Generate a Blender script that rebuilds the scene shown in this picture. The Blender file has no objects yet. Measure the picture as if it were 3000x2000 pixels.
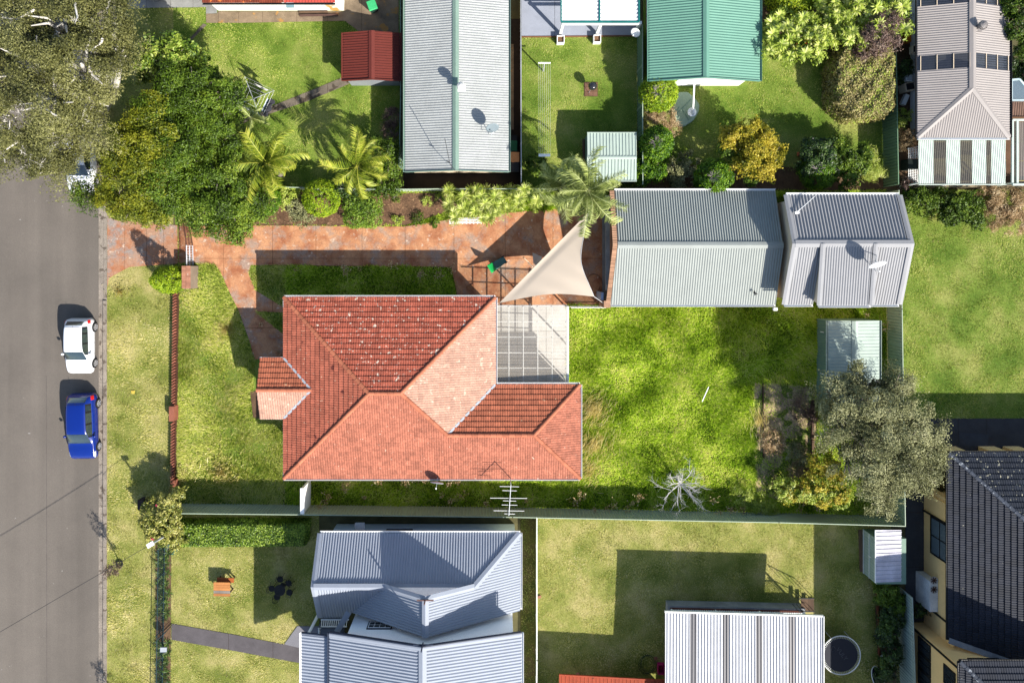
import bpy, bmesh, math, random
import numpy as np
from mathutils import Vector, Matrix

# ------------------------------------------------------------------ camera, sky, sun, exposure
SC = bpy.context.scene
H = 46.5                      # flying height in metres
S = 43.0                      # photograph pixels per metre on the ground
NX, NY = 1465.0, 760.0        # the point straight below the lens, in photograph pixels
cam_d = bpy.data.cameras.new('camera')
cam = bpy.data.objects.new('camera', cam_d)
SC.collection.objects.link(cam)
cam.location = (0, 0, H)
cam_d.sensor_width = 36.0
cam_d.lens = S * H * 36.0 / 3000.0
cam_d.shift_x = (1500 - NX) / 3000.0
cam_d.shift_y = (NY - 1000) / 3000.0
cam_d.clip_end = 500
SC.camera = cam

SUNV = Vector((0.914, -0.953, 1.0)).normalized()      # towards the sun
world = bpy.data.worlds.new('World')
SC.world = world
world.use_nodes = True
nt = world.node_tree
for n in list(nt.nodes): nt.nodes.remove(n)
sky = nt.nodes.new('ShaderNodeTexSky'); sky.sky_type = 'NISHITA'; sky.sun_disc = False
sky.sun_elevation = math.asin(SUNV.z)
sky.sun_rotation = math.atan2(SUNV.x, SUNV.y)
bg = nt.nodes.new('ShaderNodeBackground'); bg.inputs['Strength'].default_value = 0.105
wo = nt.nodes.new('ShaderNodeOutputWorld')
nt.links.new(sky.outputs[0], bg.inputs[0]); nt.links.new(bg.outputs[0], wo.inputs[0])
sun_d = bpy.data.lights.new('sun', 'SUN'); sun_d.energy = 4.9; sun_d.angle = math.radians(0.5)
sun_d.color = (1.0, 0.95, 0.87)
sun = bpy.data.objects.new('sun', sun_d); SC.collection.objects.link(sun)
sun.location = SUNV * 60
sun.rotation_euler = SUNV.to_track_quat('Z', 'Y').to_euler()
SC.view_settings.view_transform = 'Standard'
SC.view_settings.look = 'None'
SC.view_settings.exposure = 1.08
SC.view_settings.gamma = 1.0
SC.view_settings.use_curve_mapping = False
SC.cycles.max_bounces = 6
SC.cycles.transparent_max_bounces = 12

# ------------------------------------------------------------------ helpers
COL = SC.collection
def W(px, py, z=0.0):
    k = (1 - z / H) / S
    return Vector(((px - NX) * k, -(py - NY) * k, z))
def W2(px, py): return ((px - NX) / S, -(py - NY) / S)
def lin(c):
    c /= 255.0
    return c / 12.92 if c <= 0.04045 else ((c + 0.055) / 1.055) ** 2.4
def C(r, g, b, k=0.5): return (lin(r) * k, lin(g) * k, lin(b) * k, 1.0)

def tag(o, label=None, cat=None, group=None, kind=None):
    if label: o['label'] = label
    if cat: o['category'] = cat
    if group: o['group'] = group
    if kind: o['kind'] = kind
    return o
def link(o, parent=None):
    COL.objects.link(o)
    if parent is not None: o.parent = parent
    return o
def thing(name, label, cat, loc=(0, 0, 0), rot=0.0, group=None):
    o = bpy.data.objects.new(name, None)
    o.empty_display_size = 0.2
    o.location = loc; o.rotation_euler = (0, 0, rot)
    link(o); tag(o, label, cat, group)
    return o
def copy_tree(o, parent=None):
    c = o.copy(); COL.objects.link(c); c.parent = parent
    for ch in list(o.children): copy_tree(ch, c)
    return c
def local(parent, v):
    """world point -> the parent's own space (parents sit at an offset and may be turned)"""
    v = Vector(v)
    if parent is None: return v
    M = Matrix.Translation(parent.location) @ parent.rotation_euler.to_matrix().to_4x4()
    if parent.parent is not None:
        q = parent.parent
        M = (Matrix.Translation(q.location) @ q.rotation_euler.to_matrix().to_4x4()) @ M
    return M.inverted() @ v

def mesh_np(name, V, F, mat=None, parent=None, v=None, smooth=False):
    """V (n,3) array, F (m,k) array of one polygon size; v: per-face value"""
    V = np.asarray(V, dtype=np.float32); F = np.asarray(F, dtype=np.int32)
    me = bpy.data.meshes.new(name)
    m, k = F.shape
    me.vertices.add(len(V)); me.vertices.foreach_set('co', V.ravel())
    me.loops.add(m * k); me.loops.foreach_set('vertex_index', F.ravel())
    me.polygons.add(m)
    me.polygons.foreach_set('loop_start', np.arange(0, m * k, k, dtype=np.int32))
    if v is not None:
        a = me.attributes.new('v', 'FLOAT', 'FACE')
        a.data.foreach_set('value', np.asarray(v, dtype=np.float32))
    me.update(calc_edges=True)
    if smooth: me.polygons.foreach_set('use_smooth', np.ones(m, dtype=bool))
    if mat: me.materials.append(mat)
    o = bpy.data.objects.new(name, me)
    return link(o, parent)

class MB:
    """collects simple solids and links them as one mesh object (points in world space)"""
    def __init__(s): s.V = []; s.F = []; s.val = []
    def add(s, vs, fs, val=0.5):
        n = len(s.V); s.V += [tuple(v) for v in vs]
        for f in fs: s.F.append([i + n for i in f]); s.val.append(val)
        return s
    def frame(s, c, ax, ay, az, hx, hy, hz, val=0.5):
        c = Vector(c); P = []
        for k in (-1, 1):
            for j in (-1, 1):
                for i in (-1, 1): P.append(c + ax * (i * hx) + ay * (j * hy) + az * (k * hz))
        return s.add(P, [(0, 2, 3, 1), (4, 5, 7, 6), (0, 1, 5, 4), (2, 6, 7, 3), (0, 4, 6, 2), (1, 3, 7, 5)], val)
    def box(s, c, size, rot=0.0, val=0.5):
        ax = Vector((math.cos(rot), math.sin(rot), 0)); ay = Vector((-math.sin(rot), math.cos(rot), 0))
        return s.frame(c, ax, ay, Vector((0, 0, 1)), size[0] / 2, size[1] / 2, size[2] / 2, val)
    def beam(s, a, b, w, h, up=(0, 0, 1), val=0.5):
        a = Vector(a); b = Vector(b); d = (b - a); L = d.length
        if L < 1e-6: return s
        d /= L; up = Vector(up)
        side = d.cross(up)
        if side.length < 1e-4: side = d.cross(Vector((1, 0, 0)))
        side.normalize(); u = side.cross(d)
        return s.frame((a + b) / 2, d, side, u, L / 2, w / 2, h / 2, val)
    def prism(s, pts, z0, z1, val=0.5, top_only=False):
        """pts: ground plan (x, y) anticlockwise"""
        A = sum(pts[i][0] * pts[(i + 1) % len(pts)][1] - pts[(i + 1) % len(pts)][0] * pts[i][1] for i in range(len(pts)))
        if A < 0: pts = list(reversed(pts))
        n = len(pts)
        vs = [(p[0], p[1], z0) for p in pts] + [(p[0], p[1], z1) for p in pts]
        fs = [tuple(range(n, 2 * n))]
        if not top_only:
            fs += [tuple(reversed(range(n)))] + [(i, (i + 1) % n, n + (i + 1) % n, n + i) for i in range(n)]
        return s.add(vs, fs, val)
    def tube(s, pts, r, n=6, cap=True, val=0.5):
        pts = [Vector(p) for p in pts]
        if not isinstance(r, (list, tuple)): r = [r] * len(pts)
        rings = []; base = len(s.V)
        ref = Vector((0.31, 0.17, 0.93))
        for i, p in enumerate(pts):
            d = (pts[min(i + 1, len(pts) - 1)] - pts[max(i - 1, 0)])
            if d.length < 1e-7: d = Vector((0, 0, 1))
            d.normalize()
            a = d.cross(ref)
            if a.length < 0.1: a = d.cross(Vector((1, 0, 0)))
            a.normalize(); b = d.cross(a)
            for k in range(n):
                t = 2 * math.pi * k / n
                s.V.append(tuple(p + (a * math.cos(t) + b * math.sin(t)) * r[i]))
        for i in range(len(pts) - 1):
            for k in range(n):
                q = base + i * n
                s.F.append([q + k, q + (k + 1) % n, q + n + (k + 1) % n, q + n + k]); s.val.append(val)
        if cap:
            s.F.append([base + k for k in range(n)][::-1]); s.val.append(val)
            q = base + (len(pts) - 1) * n
            s.F.append([q + k for k in range(n)]); s.val.append(val)
        return s
    def lathe(s, c, prof, n=16, axis='z', val=0.5):
        """prof: list of (radius, height)"""
        c = Vector(c); base = len(s.V)
        for (r, h) in prof:
            for k in range(n):
                t = 2 * math.pi * k / n
                if axis == 'z': s.V.append(tuple(c + Vector((r * math.cos(t), r * math.sin(t), h))))
                elif axis == 'x': s.V.append(tuple(c + Vector((h, r * math.cos(t), r * math.sin(t)))))
                else: s.V.append(tuple(c + Vector((r * math.cos(t), h, r * math.sin(t)))))
        for i in range(len(prof) - 1):
            for k in range(n):
                q = base + i * n
                s.F.append([q + k, q + (k + 1) % n, q + n + (k + 1) % n, q + n + k]); s.val.append(val)
        s.F.append([base + k for k in range(n)][::-1]); s.val.append(val)
        q = base + (len(prof) - 1) * n
        s.F.append([q + k for k in range(n)]); s.val.append(val)
        return s
    def build(s, name, mat, parent=None, smooth=False, fixn=True, loc=None):
        if parent is not None:
            V = [tuple(local(parent, v)) for v in s.V]
        else: V = s.V
        if loc is not None: V = [(v[0] - loc[0], v[1] - loc[1], v[2] - loc[2]) for v in V]
        me = bpy.data.meshes.new(name)
        me.from_pydata(V, [], s.F)
        a = me.attributes.new('v', 'FLOAT', 'FACE'); a.data.foreach_set('value', s.val)
        me.validate()
        if fixn:
            bm = bmesh.new(); bm.from_mesh(me)
            bmesh.ops.recalc_face_normals(bm, faces=bm.faces)
            bm.to_mesh(me); bm.free()
        if smooth: me.polygons.foreach_set('use_smooth', [True] * len(me.polygons))
        if mat: me.materials.append(mat)
        o = bpy.data.objects.new(name, me)
        if loc is not None: o.location = loc
        return link(o, parent)

# ------------------------------------------------------------------ materials
MATS = {}
def _new(name):
    m = bpy.data.materials.new(name); m.use_nodes = True
    t = m.node_tree
    for n in list(t.nodes): t.nodes.remove(n)
    out = t.nodes.new('ShaderNodeOutputMaterial')
    return m, t, out
def N(t, typ, **kw):
    n = t.nodes.new(typ)
    for k, v in kw.items(): setattr(n, k, v)
    return n
def noise(t, pos, scale, detail=3, rough=0.6):
    n = N(t, 'ShaderNodeTexNoise'); n.inputs['Scale'].default_value = scale
    n.inputs['Detail'].default_value = detail; n.inputs['Roughness'].default_value = rough
    t.links.new(pos, n.inputs['Vector']); return n.outputs['Fac']
def ramp(t, fac, stops, interp='LINEAR'):
    r = N(t, 'ShaderNodeValToRGB'); r.color_ramp.interpolation = interp
    e = r.color_ramp.elements
    while len(e) < len(stops): e.new(0.5)
    for i, (p, c) in enumerate(stops):
        e[i].position = p; e[i].color = c if len(c) == 4 else (*c, 1)
    t.links.new(fac, r.inputs[0]); return r.outputs[0]
def mix(t, fac, a, b, mode='MIX'):
    m = N(t, 'ShaderNodeMix', data_type='RGBA', blend_type=mode)
    for s, x in ((m.inputs[0], fac), (m.inputs[6], a), (m.inputs[7], b)):
        if hasattr(x, 'links') or hasattr(x, 'is_linked'): t.links.new(x, s)
        else: s.default_value = x
    return m.outputs[2]
def g(v): return (v, v, v, 1)
def mat(name, col, rough=0.7, metal=0.0, var=0.25, vscale=1.2, fine=0.15, fscale=25, bump=0.0, bscale=60,
        spec=0.2, spots=None, attr=0.0, coat=0.0, alpha=1.0):
    """plain surface with large soft blotches and fine grain; spots = (colour, scale, threshold)"""
    if name in MATS: return MATS[name]
    m, t, out = _new(name)
    b = N(t, 'ShaderNodeBsdfPrincipled')
    geo = N(t, 'ShaderNodeNewGeometry'); pos = geo.outputs['Position']
    n1 = noise(t, pos, vscale, 4); n2 = noise(t, pos, fscale, 2)
    c = mix(t, 1.0, col, ramp(t, n1, [(0.3, g(1 - var)), (0.7, g(1 + var * 0.7))]), 'MULTIPLY')
    c = mix(t, 1.0, c, ramp(t, n2, [(0.3, g(1 - fine)), (0.7, g(1 + fine))]), 'MULTIPLY')
    if attr:
        a = N(t, 'ShaderNodeAttribute', attribute_name='v')
        oi = N(t, 'ShaderNodeObjectInfo')
        ad = N(t, 'ShaderNodeMath', operation='ADD'); t.links.new(a.outputs['Fac'], ad.inputs[0]); t.links.new(oi.outputs['Random'], ad.inputs[1])
        fr = N(t, 'ShaderNodeMath', operation='FRACT'); t.links.new(ad.outputs[0], fr.inputs[0])
        c = mix(t, 1.0, c, ramp(t, fr.outputs[0], [(0.0, g(1 - attr)), (1.0, g(1 + attr))]), 'MULTIPLY')
    if spots:
        for (scol, sscale, thr) in (spots if isinstance(spots, list) else [spots]):
            s1 = noise(t, pos, sscale, 3, 0.55)
            c = mix(t, ramp(t, s1, [(thr, g(0)), (thr + 0.05, g(1))]), c, scol)
    t.links.new(c, b.inputs['Base Color'])
    b.inputs['Roughness'].default_value = rough; b.inputs['Metallic'].default_value = metal
    b.inputs['Specular IOR Level'].default_value = spec
    b.inputs['Coat Weight'].default_value = coat; b.inputs['Coat Roughness'].default_value = 0.05
    b.inputs['Alpha'].default_value = alpha
    if bump:
        bp = N(t, 'ShaderNodeBump'); bp.inputs['Strength'].default_value = bump; bp.inputs['Distance'].default_value = 0.02
        t.links.new(noise(t, pos, bscale, 3), bp.inputs['Height']); t.links.new(bp.outputs[0], b.inputs['Normal'])
    t.links.new(b.outputs[0], out.inputs[0])
    MATS[name] = m
    return m
def leafmat(name, cols, trans=0.35, patch=0.35, pscale=0.8, gloss=0.25):
    """leaf colours picked by the face value v, shifted in soft patches; part of the light passes through"""
    if name in MATS: return MATS[name]
    m, t, out = _new(name)
    a = N(t, 'ShaderNodeAttribute', attribute_name='v')
    geo = N(t, 'ShaderNodeNewGeometry')
    n1 = noise(t, geo.outputs['Position'], pscale, 3)
    mm = N(t, 'ShaderNodeMapRange'); t.links.new(n1, mm.inputs[0])
    mm.inputs[1].default_value = 0.3; mm.inputs[2].default_value = 0.7
    mm.inputs[3].default_value = -patch; mm.inputs[4].default_value = patch
    ad = N(t, 'ShaderNodeMath', operation='ADD', use_clamp=True)
    t.links.new(a.outputs['Fac'], ad.inputs[0]); t.links.new(mm.outputs[0], ad.inputs[1])
    k = len(cols) - 1
    c = ramp(t, ad.outputs[0], [(i / k, cc) for i, cc in enumerate(cols)])
    d = N(t, 'ShaderNodeBsdfPrincipled'); t.links.new(c, d.inputs['Base Color'])
    d.inputs['Roughness'].default_value = 0.5; d.inputs['Specular IOR Level'].default_value = gloss
    tr = N(t, 'ShaderNodeBsdfTranslucent'); t.links.new(c, tr.inputs[0])
    ms = N(t, 'ShaderNodeMixShader'); ms.inputs[0].default_value = trans
    t.links.new(d.outputs[0], ms.inputs[1]); t.links.new(tr.outputs[0], ms.inputs[2])
    t.links.new(ms.outputs[0], out.inputs[0])
    MATS[name] = m
    return m
def glassmat(name, col, rough=0.1, trans=0.6):
    if name in MATS: return MATS[name]
    m, t, out = _new(name)
    p = N(t, 'ShaderNodeBsdfPrincipled'); p.inputs['Base Color'].default_value = col
    p.inputs['Roughness'].default_value = rough; p.inputs['Specular IOR Level'].default_value = 0.6
    tb = N(t, 'ShaderNodeBsdfTransparent'); tb.inputs[0].default_value = (0.95, 0.97, 0.97, 1)
    ms = N(t, 'ShaderNodeMixShader'); ms.inputs[0].default_value = 1 - trans
    t.links.new(tb.outputs[0], ms.inputs[1]); t.links.new(p.outputs[0], ms.inputs[2])
    t.links.new(ms.outputs[0], out.inputs[0])
    MATS[name] = m
    return m

M_white = mat('white_paint', (0.78, 0.78, 0.76, 1), 0.5, var=0.06, fine=0.04)
M_dark = mat('dark_metal', (0.02, 0.02, 0.022, 1), 0.5, var=0.2)
M_black = mat('black_plastic', (0.012, 0.012, 0.013, 1), 0.45, var=0.2)
M_glass = mat('window_glass', (0.02, 0.025, 0.03, 1), 0.08, var=0.3, spec=0.7)
M_galv = mat('galvanised_steel', (0.42, 0.44, 0.46, 1), 0.45, metal=0.3, var=0.15)
M_wood = mat('weathered_timber', C(120, 95, 75), 0.85, var=0.3, bump=0.3, attr=0.25)
M_bark = mat('grey_bark', C(150, 140, 125, 0.6), 0.9, var=0.4, bump=0.5)
M_palebark = mat('pale_gum_bark', (0.5, 0.47, 0.42, 1), 0.8, var=0.3, bump=0.3, bscale=20)

# ------------------------------------------------------------------ roof builders
def newell(P):
    n = Vector((0, 0, 0))
    for i in range(len(P)):
        a, b = P[i], P[(i + 1) % len(P)]
        n += Vector(((a.y - b.y) * (a.z + b.z), (a.z - b.z) * (a.x + b.x), (a.x - b.x) * (a.y + b.y)))
    n.normalize()
    return n if n.z > 0 or abs(n.z) < 1e-6 else -n
def clip_bm(bm, P, n):
    c = sum(P, Vector()) / len(P)
    for i in range(len(P)):
        a, b = P[i], P[(i + 1) % len(P)]
        if (b - a).length < 1e-5: continue
        out = (b - a).cross(n).normalized()
        if out.dot(c - a) > 0: out = -out
        bmesh.ops.bisect_plane(bm, geom=bm.verts[:] + bm.edges[:] + bm.faces[:], dist=1e-5,
                               plane_co=a + out * 0.001, plane_no=out, clear_outer=True)
PROF = {
    'corr': [(k / 6, math.sin(2 * math.pi * k / 6)) for k in range(6)],
    'rib': [(0, -1), (0.62, -1), (0.70, 1), (0.88, 1), (0.96, -1)],
    'deck': [(0, -1), (0.44, -1), (0.5, 1), (0.94, 1)],
}
def sheet(name, P, m, parent, pitch=0.15, amp=0.018, prof='corr', run=None, thick=0.0):
    """ribbed sheet filling the convex polygon P; ribs run up the slope unless run is given"""
    P = [Vector(p) for p in P]
    n = newell(P)
    if run is None:
        v = Vector((0, 0, 1)) - n * n.z
        v.normalize()
    else:
        v = Vector(run); v = (v - n * v.dot(n)).normalized()
    u = v.cross(n)
    us = [p.dot(u) for p in P]; vs = [p.dot(v) for p in P]; d = P[0].dot(n)
    u0 = math.floor(min(us) / pitch) * pitch; cols = []
    x = u0
    while x < max(us) + pitch:
        for (f, h) in PROF[prof]: cols.append((x + f * pitch, h * amp))
        x += pitch
    v0, v1 = min(vs) - 0.05, max(vs) + 0.05
    nseg = 1
    V = []; F = []
    for (cu, h) in cols:
        for w in (v0, v1):
            V.append(tuple(u * cu + v * w + n * (d + h)))
    for i in range(len(cols) - 1):
        F.append((2 * i, 2 * i + 2, 2 * i + 3, 2 * i + 1))
    bm = bmesh.new()
    bv = [bm.verts.new(p) for p in V]
    for f in F: bm.faces.new([bv[i] for i in f])
    clip_bm(bm, P, n)
    for f in bm.faces:
        f.normal_update()
        if f.normal.dot(n) < 0: f.normal_flip()
    for vv in bm.verts: vv.co = local(parent, vv.co)
    me = bpy.data.meshes.new(name); bm.to_mesh(me); bm.free()
    me.materials.append(m)
    return link(bpy.data.objects.new(name, me), parent)
def slab3(name, P, th, m, parent, off=0.0):
    """thin solid under a planar polygon"""
    P = [Vector(p) for p in P]; n = newell(P)
    b = MB(); k = len(P)
    b.add([p + n * off for p in P] + [p + n * (off - th) for p in P],
          [tuple(range(k)), tuple(range(2 * k - 1, k - 1, -1))] + [(i, (i + 1) % k, k + (i + 1) % k, k + i) for i in range(k)])
    return b.build(name, m, parent)
def cap(name, a, b, w, m, parent, drop=0.07, lift=0.035):
    """folded metal capping along a ridge or hip"""
    a = Vector(a); b = Vector(b); d = (b - a).normalized(); s = d.cross(Vector((0, 0, 1))).normalized()
    up = Vector((0, 0, lift)); dn = Vector((0, 0, -drop + lift))
    V = [a + s * w / 2 + dn, a + up, a - s * w / 2 + dn, b + s * w / 2 + dn, b + up, b - s * w / 2 + dn]
    V += [v - Vector((0, 0, 0.012)) for v in V]
    q = MB().add(V, [(0, 1, 4, 3), (1, 2, 5, 4), (6, 9, 10, 7), (7, 10, 11, 8), (0, 3, 9, 6), (2, 8, 11, 5), (0, 6, 7, 1), (1, 7, 8, 2), (3, 4, 10, 9), (4, 5, 11, 10)])
    return q.build(name, m, parent)
def gutter(pts, m, parent, w=0.12, h=0.1, name='gutter', out=0.06):
    """a gutter length with an open channel: outer lip, floor and back"""
    for a, b in zip(pts[:-1], pts[1:]):
        a = Vector(a); b = Vector(b)
        d = (b - a).normalized(); s = Vector((0, 0, 1)).cross(d)
        q = MB()
        q.beam(a + s * (w) , b + s * (w), 0.02, h)
        q.beam(a + s * (w / 2) - Vector((0, 0, h / 2)), b + s * (w / 2) - Vector((0, 0, h / 2)), w - 0.021, 0.02)
        q.build(name, m, parent)

def inpoly(pt, poly):
    x, y = pt; r = False; n = len(poly)
    for i in range(n):
        x1, y1 = poly[i]; x2, y2 = poly[(i + 1) % n]
        if (y1 > y) != (y2 > y) and x < (x2 - x1) * (y - y1) / (y2 - y1) + x1: r = not r
    return r
TW, TL = 0.30, 0.335
def tile_shape():
    """one interlocking clay tile: two rolls across, front lip raised; 26 triangles"""
    xs = [0, 0.05, 0.10, 0.15, 0.20, 0.25, 0.299]; hs = [0.0, 0.016, 0.016, 0.0, 0.016, 0.016, 0.0]
    V = []
    for x, h in zip(xs, hs): V.append((x, -0.02, 0.062 + h))
    for x, h in zip(xs, hs): V.append((x, TL + 0.02, 0.012 + h))
    for x, h in zip(xs, hs): V.append((x, -0.02, 0.005))
    F = [(i, i + 1, 8 + i, 7 + i) for i in range(6)] + [(14 + i, 15 + i, i + 1, i) for i in range(6)]
    F += [(0, 7, 14, 14), ]
    F = F[:12]
    return np.array(V), np.array(F)
TV, TF = tile_shape()
class TileRoof:
    def __init__(s, parent, limit=300):
        s.parent = parent; s.limit = limit; s.count = 0; s.V = []; s.F = []; s.v = []; s.mi = []; s.nv = 0
        s.mesh = {}; s.mats = []
        s.rng = random.Random(5)
    def face(s, P, m, singles=0):
        P = [Vector(p) for p in P]
        pieces = s.split(P)
        n = newell(P); v = (Vector((0, 0, 1)) - n * n.z).normalized(); u = v.cross(n)
        P2 = [(p.dot(u), p.dot(v)) for p in P]; d = P[0].dot(n)
        if m not in s.mats: s.mats.append(m)
        vmin = min(p[1] for p in P2); umin = min(p[0] for p in P2); umax = max(p[0] for p in P2); vmax = max(p[1] for p in P2)
        inside = []; edge = []
        for r in range(int((vmax - vmin) / TL) + 1):
            for q in range(int((umax - umin) / TW) + 1):
                x0 = umin + q * TW; y0 = vmin + r * TL
                cs = [inpoly((x0 + a, y0 + b), P2) for a in (0.004, TW / 2, TW - 0.004) for b in (0.004, TL / 2, TL - 0.004)]
                if all(cs): inside.append((x0, y0))
                elif any(cs): edge.append((x0, y0))
        inside.sort(key=lambda c: -c[1])
        def place(x0, y0):
            j = s.rng.uniform(-0.004, 0.004)
            return np.array([[*(u * (x0 + a + j * 0.5) + v * (y0 + b) + n * (d + c + j * 0.8))] for a, b, c in TV])
        for k, (x0, y0) in enumerate(inside):
            if k < singles and s.count < s.limit:
                if m not in s.mesh:
                    me = bpy.data.meshes.new('roof_tile')
                    me.from_pydata([tuple(t) for t in TV], [], [tuple(int(i) for i in f) for f in TF]); me.materials.append(m)
                    a = me.attributes.new('v', 'FLOAT', 'FACE'); a.data.foreach_set('value', [0.0] * len(me.polygons))
                    s.mesh[m] = me
                o = bpy.data.objects.new('roof_tile', s.mesh[m])
                R = Matrix((u, v, n)).transposed().to_4x4()
                R.translation = u * x0 + v * y0 + n * (d + s.rng.uniform(-0.003, 0.003))
                Mp = Matrix.Translation(s.parent.location) @ s.parent.rotation_euler.to_matrix().to_4x4()
                o.matrix_local = Mp.inverted() @ R
                link(o, s.parent); s.count += 1
            else:
                s.push(place(x0, y0), TF, m)
        for pc in pieces:
            pc2 = [(p.dot(u), p.dot(v)) for p in pc]
            bm = bmesh.new(); cnt = 0
            ids = []
            for (x0, y0) in edge:
                if not any(inpoly((x0 + a, y0 + b), pc2) for a in (0.004, TW / 2, TW - 0.004) for b in (0.004, TL / 2, TL - 0.004)): continue
                X = place(x0, y0); bv = [bm.verts.new(p) for p in X]
                for f in TF:
                    try: bm.faces.new([bv[i] for i in f])
                    except ValueError: pass
            clip_bm(bm, pc, n)
            bmesh.ops.triangulate(bm, faces=bm.faces[:])
            bm.verts.index_update()
            V = np.array([tuple(x.co) for x in bm.verts]) if len(bm.verts) else np.zeros((0, 3))
            F = [[x.index for x in f.verts] + [-1] for f in bm.faces]
            bm.free()
            if len(F): s.push(V, np.array(F), m, rnd=True)
        slab3('roof_plane', P, 0.05, m, s.parent, off=-0.001)
    def split(s, P):
        return s.pieces_for.pop(0) if getattr(s, 'pieces_for', None) else [P]
    def push(s, V, F, m, rnd=False):
        if rnd:
            vals = [s.rng.random() for _ in F]
        else:
            r = s.rng.random(); vals = [r] * len(F)
        s.V.append(V); 
        for f, a in zip(F, vals):
            s.F.append([int(i) + s.nv for i in f if i >= 0]); s.v.append(a); s.mi.append(s.mats.index(m))
        s.nv += len(V)
    def finish(s):
        V = np.concatenate(s.V)
        me = bpy.data.meshes.new('roof_tiles')
        off = s.parent.location
        me.from_pydata([tuple(p - np.array(off)) for p in V], [], s.F)
        a = me.attributes.new('v', 'FLOAT', 'FACE'); a.data.foreach_set('value', s.v)
        for m in s.mats: me.materials.append(m)
        me.polygons.foreach_set('material_index', s.mi)
        o = bpy.data.objects.new('roof_tiles', me); link(o, s.parent); o['kind'] = 'stuff'
def ridge_tiles(a, b, m, parent, step=0.38, r=0.13):
    """half-round capping tiles, one object each"""
    a = Vector(a); b = Vector(b); L = (b - a).length; k = max(1, int(L / step)); d = (b - a) / L
    sd = d.cross(Vector((0, 0, 1))).normalized(); up = sd.cross(d)
    key = ('ridge', m.name, round(L / k, 3))
    if key not in MATS:
        ln = L / k; V = []; F = []
        for i, (y, rr) in enumerate(((-0.01, r), (ln + 0.02, r * 0.86))):
            for j in range(7):
                t = math.pi * j / 6
                V.append((rr * math.cos(t), y, rr * 0.75 * math.sin(t) + 0.01))
        F = [(j, j + 1, 8 + j, 7 + j) for j in range(6)] + [(6, 5, 4, 3, 2, 1, 0)]
        me = bpy.data.meshes.new('ridge_tile'); me.from_pydata(V, [], F); me.materials.append(m)
        at = me.attributes.new('v', 'FLOAT', 'FACE'); at.data.foreach_set('value', [0.0] * len(F))
        MATS[key] = me
    R = Matrix((sd, d, up)).transposed().to_4x4()
    for i in range(k):
        o = bpy.data.objects.new('ridge_tile', MATS[key])
        M = R.copy(); M.translation = a + d * (L * i / k) + Vector((0, 0, 0.04)) - parent.location
        o.matrix_local = M; link(o, parent)

def window(parent, c, w, h, facing, fm, gm, nx=2, ny=1, depth=0.07, bar=0.05):
    """framed window on a wall; facing is the outward horizontal direction; frame is the part, panes are its sub-parts"""
    f = Vector(facing).normalized(); s = f.cross(Vector((0, 0, 1))); c = Vector(c)
    z = Vector((0, 0, 1)); q = MB()
    for k in (-1, 1):
        q.frame(c + s * (k * (w / 2 - bar / 2)) + f * depth / 2, s, f, z, bar / 2, depth / 2, h / 2)
        q.frame(c + z * (k * (h / 2 - bar / 2)) + f * depth / 2, s, f, z, w / 2 - bar - 0.001, depth / 2, bar / 2)
    for i in range(1, nx): q.frame(c + s * (w * (i / nx - 0.5)) + f * depth * 0.4, s, f, z, bar * 0.35, depth * 0.4, h / 2 - bar - 0.002)
    for j in range(1, ny): q.frame(c + z * (h * (j / ny - 0.5)) + f * depth * 0.38, s, f, z, w / 2 - bar - 0.002, depth * 0.36, bar * 0.35)
    o = q.build('window', fm, parent)
    for i in range(nx):
        for j in range(ny):
            pc = c + s * (w * ((i + 0.5) / nx - 0.5)) + z * (h * ((j + 0.5) / ny - 0.5)) + f * 0.025
            p = MB().frame(pc, s, f, z, w / nx / 2 - bar * 0.4, 0.006, h / ny / 2 - bar * 0.4)
            V = p.V; p.V = [tuple(local(parent, v)) for v in V]
            pn = p.build('pane', gm, None)
            pn.parent = o
    return o
def wallbox(parent, x0, y0, x1, y1, z0, z1, m, name='wall'):
    return MB().box(((x0 + x1) / 2, (y0 + y1) / 2, (z0 + z1) / 2), (abs(x1 - x0), abs(y1 - y0), z1 - z0)).build(name, m, parent)
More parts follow.
